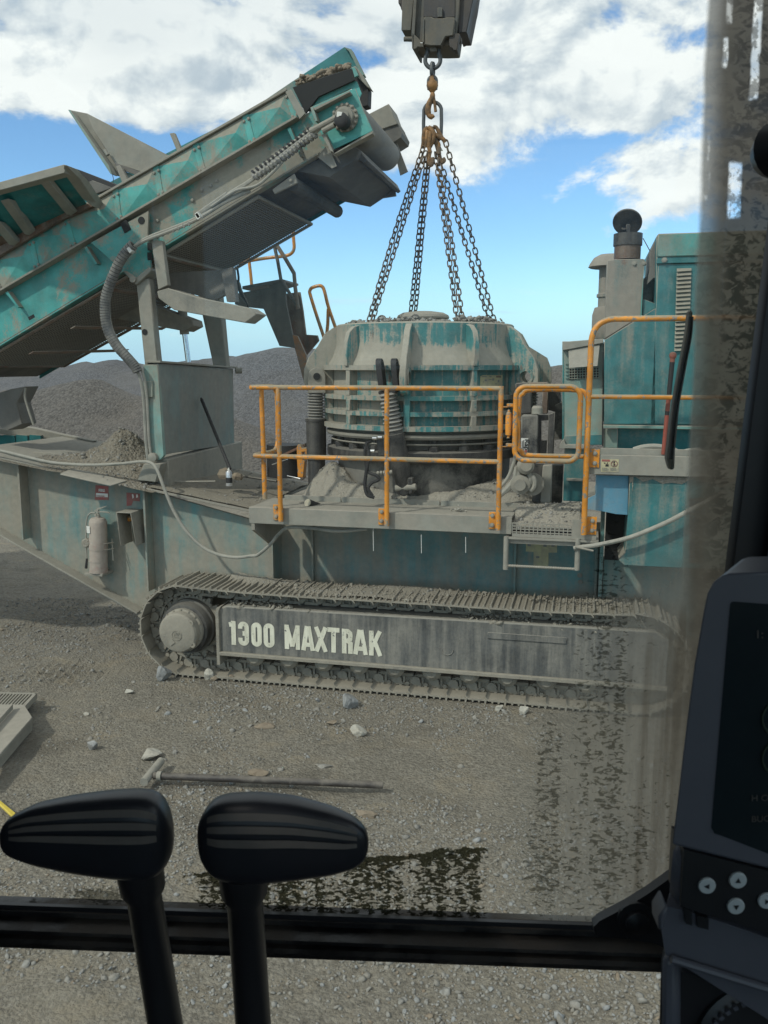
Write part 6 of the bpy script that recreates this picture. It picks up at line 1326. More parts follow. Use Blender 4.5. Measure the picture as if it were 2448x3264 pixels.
cz = P(8,1515,412,.72)
CAN = thing('spray_can', 'small silver spray can standing on the dusty deck', 'spray can', tuple(cz))
chh = P(8,1515,310,.72).z-cz.z
part('can_body', MB().lathe([(.030,0),(.031,.004),(.031,chh*.86),(.024,chh*.96),(.013,chh*1.0)], cz, Zv, 20), 'can', CAN); part('can_valve', MB().lathe([(.012,0),(.012,.012),(.006,.014),(.006,.026)], cz+Zv*chh, Zv, 12), 'white', CAN)
part('can_band', MB().lathe([(.0318,chh*.2),(.0318,chh*.55)], cz, Zv, 20, caps=False), 'rubber', CAN)
bt, bb = PX(0,436,864,XB+.05), P(8,1520,300,.86)
BAR = thing('pry_bar', 'dark steel pry bar leaning against the grey box', 'pry bar', tuple(bb)); part('bar_shaft', MB().cyl(bb, bt, .017), 'rubber', BAR); part('bar_tip', MB().tube([bt, bt+(bt-bb).normalized()*.03], [.017,.008], 12), 'rubber', BAR)
rr_ = P(8,1120,385,.75); r2_ = P(8,1425,382,.75)
tag_ = part('steel_rod', MB().cyl(rr_, r2_, .008), 'beige_steel', None, label='thin steel rod lying on the deck left of the spray can', cat='rod')
rr_ = P(23,360,352,1.2); r2_ = P(23,700,405,1.0)
part('flat_bar', MB().tube([rr_, r2_], .012, 5), 'dark_steel', None, label='dark flat bar on the deck behind the first yellow post', cat='bar')
part('stone_lump', MB().lathe([(.0,0),(.07,.01),(.085,.05),(.06,.10),(.0,.12)], P(23,210,385,.95), Zv, 7), 'stone_brown', None, label='brown rock on the deck behind the spray can', cat='rock', smooth=0)
part('stone_lump', MB().lathe([(.0,0),(.05,.01),(.06,.04),(.04,.07),(.0,.08)], P(23,315,395,.9), (.2,.1,1), 6), 'stone_brown', None, label='smaller pale brown rock right of the spray can', cat='rock', smooth=0)
mb = MB().cyl(P(23,1000,612,.22), P(23,1130,662,.40), .036); part('short_pipe', mb, 'rubber', None, label='short dark round bar with a pale cut end on the walkway', cat='round bar')
part('bar_end', MB().lathe([(.035,0),(.035,.004)], P(23,998,611,.217), P(23,1000,612,.22)-P(23,1130,662,.40), 18), 'yellow_sticker', bpy.data.objects['short_pipe'])
# yellow bracket and dark drum behind the rail
yb_ = part('jack_bracket', MB().prism([P(23,890,80,1.2), P(23,905,45,1.2), P(23,930,60,1.2), P(23,940,85,1.2), P(23,995,85,1.2), P(23,998,150,1.2), P(23,975,150,1.2), P(23,970,120,1.2), P(23,945,125,1.2), P(23,945,200,1.2), P(23,970,205,1.2), P(23,955,370,1.2), P(23,900,370,1.2)], (0,.08,0)), 'yellow', CR, bev=.006)
part('curved_guard', MB().lathe([(.20,0),(.20,.34)], P(23,790,355,1.6), Zv, 28), 'rubber', CR); part('belt_cover', MB().prism([P(23,740,150,1.3), P(23,970,40,1.3), P(23,975,60,1.3), P(23,760,165,1.3)], (0,.3,0)), 'rust', CR); part('bright_strip', MB().tube([P(23,655,245,1.25), P(23,800,195,1.25)], .006, 5), 'chrome', CR); part('bright_strip', MB().tube([P(23,800,352,1.25), P(23,950,385,1.25), P(23,990,355,1.25)], .006, 5), 'chrome', CR)
# red bar standing on the right walkway
RB0, RB1 = P(7,1005,1660,.035), P(7,1066,1040,.035)
RBT = thing('pinch_bar', 'long red and black bar standing on the walkway by the engine house', 'bar', tuple(RB0))
for k, (a_, b_, m_) in enumerate(((0,.40,'redbar'),(.40,.44,'rubber'),(.44,.58,'redbar'),(.58,.93,'rubber'),(.93,1.0,'redbar'))):
    part('bar_section', MB().tube([lerp(RB0,RB1,a_), lerp(RB0,RB1,b_)], [.0155+.004*a_, .0155+.004*b_], 14), m_, RBT)
part('bar_head', MB().lathe([(.018,0),(.026,.012),(.028,.03),(.022,.048),(.0,.055)], RB1-Zv*.03, Zv, 14), 'redbar', RBT)
sc_ = np.array([(P(10,435,382,.22)+Vector((random.gauss(0,.025), random.gauss(0,.02), .01+abs(random.gauss(0,.014))))) [:] for k in range(40)])
stuff_obj('scrap_wire', stones_mesh('scrap_wire', sc_, RNG.uniform(.005,.013,40), 'stone_pale'), 'pale crumbs lying on the walkway edge')

# ------------------------------------------------------------------ things on the ground
def rock(n, x, y, r, mat, label, sx=1.0, sy=1.0, sz=.8, seed=0, sink=.25, yaw=0):
    c = PZ(n, x, y, 0.0); rg = np.random.default_rng(seed+500)
    bm = bmesh.new(); bmesh.ops.create_icosphere(bm, subdivisions=3, radius=1.0); A = np.array([v.co[:] for v in bm.verts])
    for _ in range(11):
        nn = rg.normal(size=3); nn /= np.linalg.norm(nn); cc = rg.uniform(.45,.82); A = A - np.outer(np.maximum(A@nn-cc, 0), nn)
    A += (fbm(A[:,0]*4+9, A[:,1]*4+A[:,2]*3, 3, seed)*.08)[:,None]*A; A *= np.array([sx,sy,sz])*r
    cs, sn = math.cos(yaw), math.sin(yaw); A = A @ np.array([[cs,sn,0],[-sn,cs,0],[0,0,1]])
    for v, p_ in zip(bm.verts, A): v.co = p_
    me = bpy.data.meshes.new('rock'); bm.to_mesh(me); bm.free(); me.materials.append(M[mat]); me.polygons.foreach_set('use_smooth', [True]*len(me.polygons)); me.set_sharp_from_angle(angle=rad(16))
    o = bpy.data.objects.new('rock', me); COL.objects.link(o); o.location = (c.x, c.y, gz(c.x,c.y)-A[:,2].min()*(1-sink)*1.0); o['label'] = label; o['category'] = 'rock'; o['group'] = 'rocks lying on the quarry floor'; return o
rock(11,1422,130,.085,'stone_blue','angular grey rock closest to the track, below the letter K',1.0,.8,1.1,1,.15,.3)
rock(11,1455,232,.070,'stone_pale','rounded pale speckled rock below the angular grey rock',1.1,.9,.8,2)
rock(11,376,290,.052,'stone_blue','small blue grey rock between the steel plate and the T bar',1.0,.8,.9,3)
rock(11,615,330,.080,'stone_pale','smooth cream rock touching the cross piece of the T bar',1.0,.9,.62,4,.25,.5)
rock(11,1075,210,.085,'stone_brown','flat brown rock half sunk above the middle of the T bar',1.1,.6,.3,5,.4)
rock(11,1352,195,.045,'stone_brown','little tan rock left of the rounded speckled rock',1.1,.8,.6,6)
rock(11,525,68,.045,'stone_pale','small pale rock below the left end of the track',1.1,.8,.5,7)
rock(11,1055,402,.075,'stone_brown','low tan rock half hidden behind the long T bar',1.2,.6,.42,8)
rock(19,450,1610,.095,'stone_blue','pointed blue grey rock wedged under the track below the sprocket',.9,.7,1.0,9,.1,.7)
rock(19,1075,1590,.060,'stone_pale','pale upright chip beside the track under the frame end plate',.8,.6,1.2,10,.1)
rock(19,1140,1605,.040,'stone_brown','dark brown lump right of the pale chip beside the track',1.2,.7,.8,11,.1); rock(19,1375,1610,.045,'stone_brown','dark brown clod beside the track, below the numeral one',1,.8,.8,12)
rock(11,1315,360,.06,'stone','flat grey rock right of the T bar centre, above its shaft',1.3,.7,.3,13,.4); rock(11,1490,560,.07,'stone_brown','flat tan rock close behind the right lever',1.3,.8,.3,14,.4); rock(11,350,152,.03,'stone_pale','tiny pale rock above the small blue grey rock',1,.8,.7,15)
rock(9,1130,2*0+1165,.03,'stone_blue','small dark stone at the track edge left of the angular rock',1,.8,.7,16); rock(12,520,150,.05,'stone_pale','pale stone at the dusty window edge below the track',1,.8,.7,17); rock(12,625,165,.055,'stone_pale','second pale stone, farther right below the track',1,.8,.8,18); rock(12,415,180,.035,'stone','small grey stone left of the two pale stones',1,.8,.7,19)
TB = thing('steel_t_bar', 'rusty steel T shaped bar lying on the gravel', 'steel bar', tuple(PZ(11,620,415,0)))
def on(n, x, y, dz=.03): q = PZ(n, x, y, .03); return Vector((q.x, q.y, gz(q.x,q.y)+dz))
part('bar_shaft', MB().tube([PZ(11,625,412,.045), PZ(11,1090,430,.042), PZ(11,1558,450,.04)], .0245, 16), 'bar_steel', TB)
part('cross_piece', MB().tube([PZ(11,585,438,.045), PZ(11,655,352,.045)], .029, 16), 'dust_steel', TB); part('weld_collar', MB().lathe([(.034,0),(.034,.03)], PZ(11,640,413,.045), (PZ(11,1090,430,.042)-PZ(11,625,412,.045)), 14), 'dust_steel', TB)
# steel plate and grating at the left edge
def flat(n, pts, z): return [PZ(n, x, y, z) for x, y in pts]
PLT = thing('steel_plate', 'pale dusty steel plate with raised rib at the left edge', 'steel plate', tuple(PZ(22,100,300,.0)))
part('plate_sheet', MB().prism(flat(22,[(-200,185),(232,200),(305,315),(0,662),(-200,890)],.13), (0,0,-.03)), 'beige_steel', PLT, bev=.004); part('plate_rib', MB().prism(flat(22,[(-200,580),(115,232),(125,240),(-190,600)],.14), (0,0,.045)), 'beige_steel', PLT, bev=.002)
part('plate_edge', MB().prism([PZ(22,303,318,.10), PZ(22,0,664,.10), PZ(22,-200,890,.10), PZ(22,-200,870,.10), PZ(22,0,645,.10), PZ(22,295,305,.10)], (0,0,-.10)), 'dust_steel', PLT)
GR = thing('steel_grating', 'grey slotted steel grating leaning behind the pale plate', 'grating', tuple(PZ(22,150,150,0)))
part('grating_frame', MB().prism(flat(22,[(-200,72),(350,85),(344,95),(-200,82)],.12), (0,0,-.05)).prism(flat(22,[(330,88),(350,85),(240,205),(222,203)],.12), (0,0,-.05)).prism(flat(22,[(-200,190),(232,195),(238,204),(-200,200)],.12), (0,0,-.05)), 'dust_steel', GR)
for k in range(17):
    x = 318-31*k; part('grating_bar', MB().prism(flat(22,[(x,88),(x+12,88),(x-92,198),(x-106,198)],.118), (0,0,-.045)), 'dust_steel', GR)
part('grating_back', MB().prism(flat(22,[(-200,82),(330,92),(225,198),(-200,195)],.06), (0,0,-.01)), 'louvre_dark', GR)
ys = thing('yellow_strap', 'short yellow handle end lying at the far left', 'handle', tuple(PZ(22,70,1150,0))); part('strap_body', MB().prism([on(22,-60,1050,.03), on(22,30,1105,.03), on(22,150,1190,.03), on(22,125,1225,.03), on(22,0,1125,.03), on(22,-70,1085,.03)], (0,0,.02)), plain('yellow_plastic',(.55,.42,.06),.5), ys, bev=.006)

# ------------------------------------------------------------------ the cab the picture is taken from
CAB = thing('excavator_cab', 'dark excavator cab interior with two control levers, monitor and dirty front window', 'excavator cab', (CAM.x, CAM.y, 0), rot=CABYAW)
LOC[CAB.name] = Vector((0,0,0))
def cpart(name, mb, mat, parent=None, **k): return part(name, mb, mat, parent or CAB, local=True, **k)
def cpoly(n, pts, d): return [PC(n, x, y, d) for x, y in pts]
GD = .86
x0g, x1g = -.78, .62
sill_t, sill_b = PC(0,829,1966,.868).z, PC(0,829,2078,.832).z
ztop = 3.50
# dirty glass: masks laid out on the pane itself (metres, x across, z up)
def pane_mat(name, dirty):
    m = bpy.data.materials.new(name); m.use_nodes = True; t = NT(m.node_tree)
    for n in list(t.n): t.n.remove(n)
    o = t.new('ShaderNodeOutputMaterial'); tr = t.new('ShaderNodeBsdfTransparent'); tr.inputs[0].default_value = (0.94, 0.965, 0.95, 1)
    gl = t.new('ShaderNodeBsdfGlossy'); gl.inputs['Roughness'].default_value = .02; gl.inputs[0].default_value = (1,1,1,1)
    ms = t.new('ShaderNodeMixShader'); ms.inputs[0].default_value = .008; t.l.new(tr.outputs[0], ms.inputs[1]); t.l.new(gl.outputs[0], ms.inputs[2])
    last = ms.outputs[0]
    if dirty:
        tc = t.new('ShaderNodeTexCoord'); X, Y_, Z = t.sep(tc.outputs['Object']); co = t.comb(X, 0.0, Z)
        def q(n, x, y): v = PC(n, x, y, GD); return v.x, v.z
        (ax, az0), (bx, bz) = q(0,1531,0), q(0,1437,1910)
        k = (bx-ax)/(bz-az0); p = t.m('SUBTRACT', X, t.m('ADD', t.m('MULTIPLY', Z, k), ax-k*az0))     # distance right of the wiped edge
        nb = t.noise(co, 9, 5, .6); nf = t.noise(co, 160, 5, .65); nm = t.noise(t.mapv(co, (1, 1, 1)), 45, 4, .6)
        st = t.noise(t.mapv(co, (60, 1, 2.5)), 1.0, 4, .6)
        p = t.m('SUBTRACT', p, t.m('MULTIPLY', t.gauss(Z, Z, q(0,1500,820)[1], q(0,1500,820)[1], .28, .28), .002))
        pe = t.m('ADD', p, t.m('MULTIPLY', t.m('SUBTRACT', nb, .5), .010))
        film = t.m('MULTIPLY', t.step(pe, -.003, .003), t.step(pe, .0, .022, .78, .965))
        def patch(u0, u1, v0, v1, amt):     # clear patch between pixel columns measured on the pane
            (pa, za), (pb, zb) = q(24,u0,v0), q(24,u1,v1)
            zm = (za+zb)/2; xm0, xm1 = pa-(k*za+ax-k*az0), pb-(k*zb+ax-k*az0)
            lo, hi = min(xm0,xm1), max(xm0,xm1)
            pj = t.m('ADD', p, t.m('MULTIPLY', t.m('SUBTRACT', nm, .5), .004)); zj = t.m('ADD', Z, t.m('MULTIPLY', t.m('SUBTRACT', nm, .5), .008))
            a = t.m('MULTIPLY', t.step(pj, lo-.0015, lo+.0015), t.step(pj, hi-.0015, hi+.0015, 1, 0))
            b = t.m('MULTIPLY', t.step(zj, min(za,zb)-.002, min(za,zb)+.002), t.step(zj, max(za,zb)-.002, max(za,zb)+.002, 1, 0))
            return t.m('MULTIPLY', t.m('MULTIPLY', a, b), amt)
        clr = None
        # (left edge at top-left, right edge at bottom-right)
        for args in ((565,595,335,590,.85),(845,865,-60,870,.9),(615,700,1430,1925,.93),(450,428,1180,1400,.35),(440,428,1520,1665,.35),(372,415,1730,1755,.35),(365,378,1850,1930,.45),(600,640,0,210,.35)):
            c_ = patch(*args); clr = c_ if clr is None else t.m('MAXIMUM', clr, c_)
        speck = t.step(t.noise(t.mapv(co, (1,1,.8)), 95, 5, .65), .46, .56)
        clr = t.m('MULTIPLY', clr, t.m('SUBTRACT', 1.0, t.m('MULTIPLY', speck, .75)))
        film = t.m('MULTIPLY', film, t.m('SUBTRACT', 1.0, clr))
        # dusty veil at lower right
        (hx0, hz0), (hx1, hz1) = q(0,1450,1090), q(0,1100,1500)
        kh = (hx1-hx0)/(hz1-hz0); ph_ = t.m('SUBTRACT', X, t.m('ADD', t.m('MULTIPLY', Z, kh), hx0-kh*hz0))
        veil = t.m('MULTIPLY', t.step(t.m('ADD', ph_, t.m('MULTIPLY', t.m('SUBTRACT', nb, .5), .05)), -.01, .11), t.step(X, q(0,1040,1700)[0], q(0,1200,1700)[0]))
        veil = t.m('MULTIPLY', veil, t.step(X, q(0,1100,1700)[0], q(0,1420,1700)[0], .36, .88))
        veil = t.m('MULTIPLY', veil, t.step(st, .2, .8, .75, 1.1))
        gen = t.m('MULTIPLY', t.step(nb, .3, .75), .035)
        film = t.m('MAXIMUM', t.m('MAXIMUM', film, veil), gen)
        # dark wet runs and drops
        lip = t.noise(t.mapv(co, (118, 1, 250)), 1.0, 3, .62, .8)
        def dens(u, v, su, sv, amt):
            x_, z_ = q(0,u,v); x2, _ = q(0,u+su,v); _, z2 = q(0,u,v-sv); return t.m('MULTIPLY', t.gauss(X, Z, x_, z_, x2-x_, z2-z_), amt)
        D = None
        for a in ((1310,1330,48,230,.20),(1320,1650,60,260,.25),(1300,1850,60,140,.24),(1185,1680,28,130,.27),(1180,1870,40,110,.34),(1150,1480,30,90,.10),(1250,1760,90,220,.16),(1430,1500,60,500,.05),(560,1925,70,26,.22),(1400,1800,70,200,.13),(1240,1870,150,90,.10),(1300,1500,120,330,.07)):
            g_ = dens(*a); D = g_ if D is None else t.m('ADD', D, g_)
        coln = t.noise(t.mapv(co, (55, 1, 3.5)), 1.0, 4, .6); D = t.m('MULTIPLY', t.m('MULTIPLY', D, .62), t.step(coln, .33, .62, .30, 1.2)); D = t.m('MINIMUM', D, .185)
        zt1 = q(0,1030,1828)[1]; zt0 = q(0,650,1862)[1]; xa1, xa0 = q(0,1030,1828)[0], q(0,650,1862)[0]
        kk = (zt1-zt0)/(xa1-xa0); edge = t.m('SUBTRACT', Z, t.m('ADD', t.m('MULTIPLY', X, kk), zt0-kk*xa0))
        ej = t.m('ADD', edge, t.m('ADD', t.m('MULTIPLY', t.m('SUBTRACT', nm, .5), .014), t.m('MULTIPLY', t.m('SUBTRACT', nb, .5), .02)))
        Xj = t.m('ADD', X, t.m('MULTIPLY', t.m('SUBTRACT', nm, .5), .02)); bandx = t.m('MULTIPLY', t.step(X, q(0,340,1900)[0], q(0,480,1900)[0]), t.step(Xj, q(0,1035,1900)[0], q(0,1065,1900)[0], 1, 0))
        band = t.m('MULTIPLY', t.m('MULTIPLY', t.step(ej, -.004, .001, 1, 0), bandx), t.m('MAXIMUM', t.step(ej, -.012, -.004), t.step(coln, .32, .62, .55, 1.15)))
        D = t.m('ADD', D, t.m('MULTIPLY', band, t.step(ej, -.016, -.003, .225, .36)))
        lx0, lz0 = q(0,220,1935); blot = t.m('MULTIPLY', t.gauss(X, Z, lx0, lz0, .035, .010), .42); D = t.m('ADD', D, blot)
        bl2 = q(0,72,1950); D = t.m('ADD', D, t.m('MULTIPLY', t.gauss(X, Z, bl2[0], bl2[1], .006, .004), .4))
        drop = t.step(t.m('ADD', lip, D), .675, .735)
        drop = t.m('MULTIPLY', drop, t.step(D, .03, .10))
        # mud crust relief on the strip
        cn1 = t.noise(t.mapv(co, (85, 1, 120)), 1.0, 5, .6, 1.0); crust = t.m('MULTIPLY', t.step(t.m('ADD', cn1, t.m('MULTIPLY', t.noise(co, 14, 4, .6), .5)), .70, .82), t.step(p, .018, .034, .25, 1))
        crust = t.m('MULTIPLY', crust, t.step(Z, q(0,1550,700)[1], q(0,1550,1500)[1], .9, .2))
        dcol = t.mix(nf, (0.30, 0.275, 0.225), (0.42, 0.39, 0.32))
        dcol = t.mix(t.step(film, .70, .92), dcol, t.mix(nm, (0.15, 0.126, 0.093), (0.27, 0.235, 0.18)))
        dcol = t.mix(t.m('MULTIPLY', t.m('MULTIPLY', crust, t.step(film, .5, .8)), .85), dcol, (0.035, 0.03, 0.022))
        df = t.new('ShaderNodeBsdfDiffuse'); tl_ = t.new('ShaderNodeBsdfTranslucent'); t.l.new(dcol, df.inputs[0]); t.l.new(dcol, tl_.inputs[0])
        md = t.new('ShaderNodeMixShader'); md.inputs[0].default_value = .7; t.l.new(df.outputs[0], md.inputs[1]); t.l.new(tl_.outputs[0], md.inputs[2])
        m1 = t.new('ShaderNodeMixShader'); t.l.new(film, m1.inputs[0]); t.l.new(last, m1.inputs[1]); t.l.new(md.outputs[0], m1.inputs[2])
        dk_ = t.new('ShaderNodeBsdfDiffuse'); dk_.inputs[0].default_value = (0.02, 0.02, 0.012, 1)
        dt = t.new('ShaderNodeBsdfTransparent'); dt.inputs[0].default_value = (0.22, 0.23, 0.17, 1)
        dm = t.new('ShaderNodeMixShader'); dm.inputs[0].default_value = .55; t.l.new(dt.outputs[0], dm.inputs[1]); t.l.new(dk_.outputs[0], dm.inputs[2])
        m2 = t.new('ShaderNodeMixShader'); t.l.new(t.m('MULTIPLY', drop, t.m('ADD', .68, t.m('MULTIPLY', band, .6)), clamp=True), m2.inputs[0]); t.l.new(m1.outputs[0], m2.inputs[1]); t.l.new(dm.outputs[0], m2.inputs[2]); last = m2.outputs[0]
    t.l.new(last, o.inputs[0]); return m
M['glass'] = pane_mat('window_glass', False); M['glass_dirty'] = pane_mat('window_glass_with_dried_mud', True)
def pane(name, z0, z1, mat, label):
    me = bpy.data.meshes.new(name); v = [(x, y, z) for y in (GD-.005, GD) for x, z in ((x0g,z0),(x1g,z0),(x1g,z1),(x0g,z1))]
    me.from_pydata(v, [], [(0,3,2,1),(4,5,6,7),(0,1,5,4),(1,2,6,5),(2,3,7,6),(3,0,4,7)]); me.materials.append(M['glass']); me.materials.append(M[mat]); me.polygons[1].material_index = 1; me.update()
    o = bpy.data.objects.new(name, me); COL.objects.link(o); o.parent = CAB; o['label'] = label; return o
pane('front_window', sill_t-.005, ztop, 'glass_dirty', 'front window glass with dried mud and wiped area'); pane('lower_window', 1.62, sill_b+.004, 'glass', 'lower front window glass')
# sill bar: stepped section swept along the cab width
hS = sill_t-sill_b
sec = [(.870,1.0),(.852,1.0),(.846,.95),(.846,.80),(.852,.77),(.852,.68),(.838,.66),(.832,.58),(.832,.47),(.838,.41),(.850,.38),(.850,.30),(.834,.27),(.830,.18),(.832,.0),(.870,.0)]
SB = cpart('window_sill', MB().prism([Vector((-.80,y,sill_b+hS*f)) for y, f in sec], (1.45,0,0)), 'sill', smooth=35)
cpart('sill_seal', MB().span((-.8,.848,sill_t-.004),(.62,.853,sill_t+.004)), 'cab', SB)
pg_ = cpart('corner_bracket', MB().prism(cpoly(12,[(920,1070),(945,1045),(1060,985),(1150,930),(1245,862),(1290,830),(1290,1190),(1180,1140),(1060,1120),(950,1112),(925,1100)],.755), (0,.012,0)), 'cab', bev=.004)
cpart('bracket_bolt', MB().lathe([(.018,0),(.018,.003),(.011,.004),(.011,.009),(.004,.012)], PC(12,1100,1035,.754), (0,-1,0), 16), 'cab', pg_); cpart('bracket_fold', MB().tube(curve([PC(12,1040,1000,.753), PC(12,1030,1040,.753), PC(12,1045,1090,.753), PC(12,1060,1112,.753)]), .003, 5), 'cab', pg_)
# right hand pillar and shell
pb = MB(); L0_, L1_ = PC(0,1747,-280,.80), PC(0,1557,1260,.80); L2_ = lerp(L0_, L1_, 1.75)
pb.prism([L0_, L2_, L2_+Vector((.5,0,0)), L0_+Vector((.5,0,0))], (.06,.10,0)); cpart('right_pillar', pb, 'cab', bev=.01)
cpart('pillar_trim', MB().prism([lerp(L0_,L1_,.35)+Vector((.03,-.03,0)), lerp(L0_,L1_,1.1)+Vector((.035,-.03,0)), lerp(L0_,L1_,1.1)+Vector((.14,-.03,0)), lerp(L0_,L1_,.35)+Vector((.14,-.03,0))], (0,.03,0)), 'plastic', bev=.012)
cpart('grab_knob', MB().lathe([(.0,0),(.016,.004),(.022,.016),(.016,.03),(.0,.034)], PC(0,1652,342,.72), (.3,-1,.1), 20), 'cab')
zr, zf = ztop+.02, 1.55
sh = [('cab_roof',(-.84,-.95,zr),(.84,.96,zr+.06)),('cab_floor',(-.84,-.95,zf-.06),(.84,.90,zf)),('rear_wall',(-.84,-.99,zf),(.84,-.95,2.35)),('left_wall',(-.88,-.95,zf),(-.84,.92,zr)),('right_wall',(.84,-.95,zf),(.88,.92,2.25)),
 ('rear_pillar',(-.84,-.99,2.35),(-.70,-.95,zr)),('rear_pillar',(.70,-.99,2.35),(.84,-.95,zr)),('side_pillar',(.84,-.95,2.25),(.88,-.80,zr)),('side_pillar',(.84,.50,2.25),(.88,.92,zr)),
 ('header_bar',(-.84,.84,ztop-.03),(.84,.92,ztop+.02)),('left_pillar',(-.84,.80,zf),(-.76,.92,zr)),('lower_right_post',(.60,.80,zf),(.84,.90,sill_b))]
cpart('rear_window', MB().span((-.70,-.975,2.35),(.70,-.97,zr)), 'glass'); cpart('side_window', MB().span((.858,-.80,2.25),(.863,.50,zr)), 'glass')
for nm, a_, b_ in sh: cpart(nm, MB().span(a_, b_), 'cab', bev=.006)
cpart('bottom_bar', MB().span((-.84,.80,zf),(.84,.90,1.63)), 'cab')
# wiper outside the glass
WD = .885
wp = cpart('wiper', MB().prism(cpoly(7,[(1168,760),(1192,760),(1185,930),(1165,1050),(1110,1350),(1082,1640),(1078,1745),(1062,1765),(1045,1745),(1030,1690),(1052,1500),(1075,1330),(1110,1130),(1140,980),(1160,860)],WD), (0,.012,0)), 'wiper_grey', bev=.002)
cpart('wiper_spine', MB().tube(curve([PC(7,x,y,WD-.006) for x, y in ((1182,800),(1170,930),(1140,1080),(1098,1300),(1072,1500),(1055,1690))],5), .0022, 6), 'rubber', wp)
pass
# control levers
def lever(tabl, shaft, d, sign):
    root = None; secs = []
    NS = 44
    # interpolate rows
    xs = np.array([r[0] for r in tabl], float); tp_ = np.array([r[1] for r in tabl], float); bt_ = np.array([r[2] for r in tabl], float)
    X = np.concatenate([np.linspace(xs[0], xs[-1], 48)]); tt = (1-np.cos(np.linspace(0, math.pi, 48)))/2; X = xs[0]+(xs[-1]-xs[0])*tt
    T_ = np.interp(X, xs, tp_); B_ = np.interp(X, xs, bt_)
    for _ in range(2):
        T_[1:-1] = (T_[:-2]+T_[1:-1]*2+T_[2:])/4; B_[1:-1] = (B_[:-2]+B_[1:-1]*2+B_[2:])/4
    vs = []; fs = []
    dm = .42
    def sect(x, a_, b_, k, off=0.0, ph=None):
        c = PC(11, x, (a_+b_)/2, d); top = PC(11, x, a_, d); hh = (top.z-c.z)
        out = []
        for i in (range(NS) if ph is None else ph):
            t = 2*math.pi*i/NS if ph is None else i
            cx, sx_ = math.cos(t), math.sin(t); e = .66
            out.append(Vector((c.x, c.y + (hh*dm*2*.62)*math.copysign(abs(cx)**e, cx)*-1 - (off if cx > 0 else 0)*abs(cx), c.z + (hh)*math.copysign(abs(sx_)**e, sx_) + off*sx_)))
        return out
    rows = [sect(x, a_, b_, 0) for x, a_, b_ in zip(X, T_, B_)]
    mb = MB(); mb.add([p for r in rows for p in r], [(i*NS+j, i*NS+(j+1) % NS, (i+1)*NS+(j+1) % NS, (i+1)*NS+j) for i in range(47) for j in range(NS)] + [tuple(range(NS)), tuple(47*NS+j for j in reversed(range(NS)))])
    sa_, sb2 = PC(11, *shaft[0], d+.01), PC(11, *shaft[1], d+.03); r0 = shaft[2]
    dirn = (sb2-sa_).normalized()
    root = cpart('control_lever', MB().tube([sa_-dirn*.01, sa_+dirn*.012, sa_+dirn*.02, sb2, sb2+dirn*.15], [r0*1.35, r0*1.3, r0, r0*1.05, r0*1.05], 20), 'cab', smooth=40)
    cpart('lever_grip', mb, 'grip', root, smooth=50)
    nlo, nhi = (7, 42)
    for f0, f1 in ((.70,.52),(.40,.24),(.13,.02)):
        mb = MB(); rr2 = []
        a0, a1 = math.asin(f1), math.asin(f0)
        for i in range(nlo, nhi):
            kk = min(1, min(i-nlo, nhi-1-i)/5)
            rr2.append(sect(X[i], T_[i], B_[i], 0, .0026*kk-.0008, [a0+(a1-a0)*j/4 for j in range(5)]))
        mb.add([p for r in rr2 for p in r], [(i*5+j, i*5+j+1, (i+1)*5+j+1, (i+1)*5+j) for i in range(len(rr2)-1) for j in range(4)])
        cpart('grip_ridge', mb, 'ridge', root, smooth=60)
    return root
lever([(2,655,680),(8,632,705),(25,600,725),(60,572,742),(150,530,768),(300,500,796),(450,482,816),(560,476,822),(620,482,815),(660,505,795),(690,560,745),(700,600,700),(705,635,665)], ((572,815),(672,1422),.0135), .60, 1)
lever([(808,630,690),(812,600,720),(825,570,755),(850,530,790),(880,508,815),(930,495,830),(1050,490,838),(1200,505,824),(1350,545,805),(1440,585,782),(1480,620,755),(1494,645,730),(1499,675,695)], ((990,830),(1030,1422),.0135), .58, -1)
# monitor
MD = .53
def mp(pts, d=MD): return cpoly(18, pts, d)
out_ = [(340,42),(300,55),(262,85),(232,140),(216,215),(170,480),(130,780),(95,1080),(62,1352),(900,1560),(900,60),(526,36)]
MO = cpart('monitor', MB().prism(mp(out_), (.03,.05,0)), 'plastic', bev=0)
bv = MO.modifiers.new('edge','BEVEL'); bv.width = .009; bv.segments = 4; bv.limit_method = 'ANGLE'; bv.angle_limit = rad(50)
MO['label'] = 'charcoal monitor with dark screen and grey arrow keys'
scr = [(345,190),(352,180),(365,178),(526,190),(900,215),(900,1500),(526,1392),(300,1305),(268,1295),(254,1268)]
cpart('screen', MB().prism(mp(scr, MD-.0005), (0,.002,0)), 'screen', MO)
cpart('keypad', MB().prism(mp([(120,1372),(900,1570),(900,1900),(380,1730),(240,1690),(104,1645)], MD-.0005), (0,.03,0)), 'panel_black', MO)
cpart('monitor_foot', MB().prism(mp([(62,1356),(900,1565),(900,1930),(380,1745),(240,1700),(36,1640),(45,1500)], MD+.003), (.03,.05,0)), 'plastic', MO, bev=.006)
for i, (x, y, rot_) in enumerate(((232,1547,180),(381,1521,90),(371,1646,-90),(520,1620,0))):
    c = PC(18,x,y,MD-.002); bt2 = cpart('arrow_key', MB().lathe([(.0056,0),(.0056,.0012),(.005,.0018)], c+Vector((0,.001,0)), (0,-1,0), 24), 'button', MO, smooth=40)
    tri = [c+Vector((.0021*math.cos(rad(rot_+a)), -.0012, .0021*math.sin(rad(rot_+a)))) for a in (0,125,235)]; cpart('arrow_mark', MB().prism(tri, (0,.0006,0)), 'panel_black', MO)
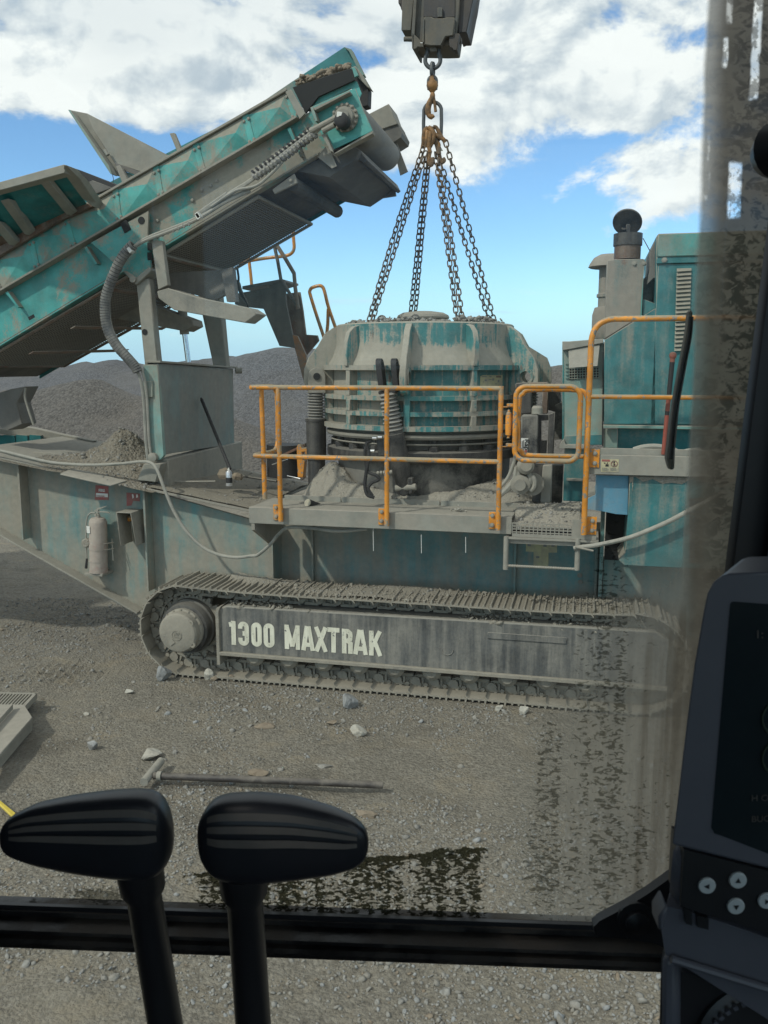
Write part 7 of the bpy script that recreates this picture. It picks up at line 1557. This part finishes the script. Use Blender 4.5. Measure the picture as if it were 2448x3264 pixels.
def ctext(s, size, mat, n, x, y, d):
    o = text_mesh(s, size, mat, 'display_text', MO, (0,0,0), Xv, Zv, depth=.0003); o.matrix_local = Matrix.Translation(PC(n,x,y,d)) @ Matrix.Rotation(rad(-4),4,'Y'); return o
ctext('1:', .0075, 'screen_text', 18, 462, 355, MD-.0012); ctext('H O', .006, 'screen_text', 18, 445, 1140, MD-.0012); ctext('BUC', .006, 'screen_text', 18, 445, 1240, MD-.0012)
for y0 in (740, 930):
    c = PC(18,570,y0,MD-.0012); cpart('gauge_arc', MB().tube([c+Vector((.009*math.cos(a),0,.011*math.sin(a))) for a in [rad(120+120*k/10) for k in range(11)]], .0008, 5), 'screen_green', MO)
bk2 = cpart('console', MB().prism(mp([(36,1642),(240,1702),(380,1748),(900,1935),(900,2330),(560,2215),(100,1925),(30,1880),(10,1760)], MD+.012), (.05,.12,0)), 'plastic', bev=.008)
cpart('console_slot', MB().prism(mp([(120,1655),(160,1668),(160,1740),(130,1730)], MD+.008), (0,.01,0)).prism(mp([(185,1690),(240,1705),(240,1760),(185,1745)], MD+.008), (0,.01,0)), 'panel_black', bk2, kind='stuff')
cpart('console_tab', MB().prism(mp([(0,1700),(40,1640),(45,1665),(20,1760),(0,1770)], MD+.004), (0,.02,0)), 'plastic', bk2, bev=.002)
cpart('console_lip', MB().tube([PC(18,60,1900,MD+.008), PC(18,300,1975,MD+.008), PC(18,640,2080,MD+.008)], .0028, 8), 'plastic', bk2)
cpart('console_lower', MB().prism(mp([(5,1890),(95,1920),(640,2100),(700,2600),(-10,2600)], MD+.03), (.05,.12,0)), 'cab', bk2, bev=.006); cpart('console_post', MB().prism(mp([(10,1890),(92,1915),(90,2600),(2,2600)], MD+.024), (.03,.05,0)), 'plastic', bk2, bev=.004)
sp2 = PC(18,500,2330,MD+.025); cpart('speaker_ring', MB().lathe([(.040,0),(.047,.004),(.047,.010),(.040,.013),(.036,.006)], sp2+Vector((0,.008,0)), (0,-1,.1), 40), 'cab', bk2)
mb = MB()
for k in range(44): a = 2*math.pi*k/44; mb.box(sp2+Vector((.043*math.cos(a),-.006,.043*math.sin(a))), (.003,.003,.003), Matrix.Rotation(-a,3,'Y'))
cpart('ring_teeth', mb, 'plastic', bk2, kind='stuff')
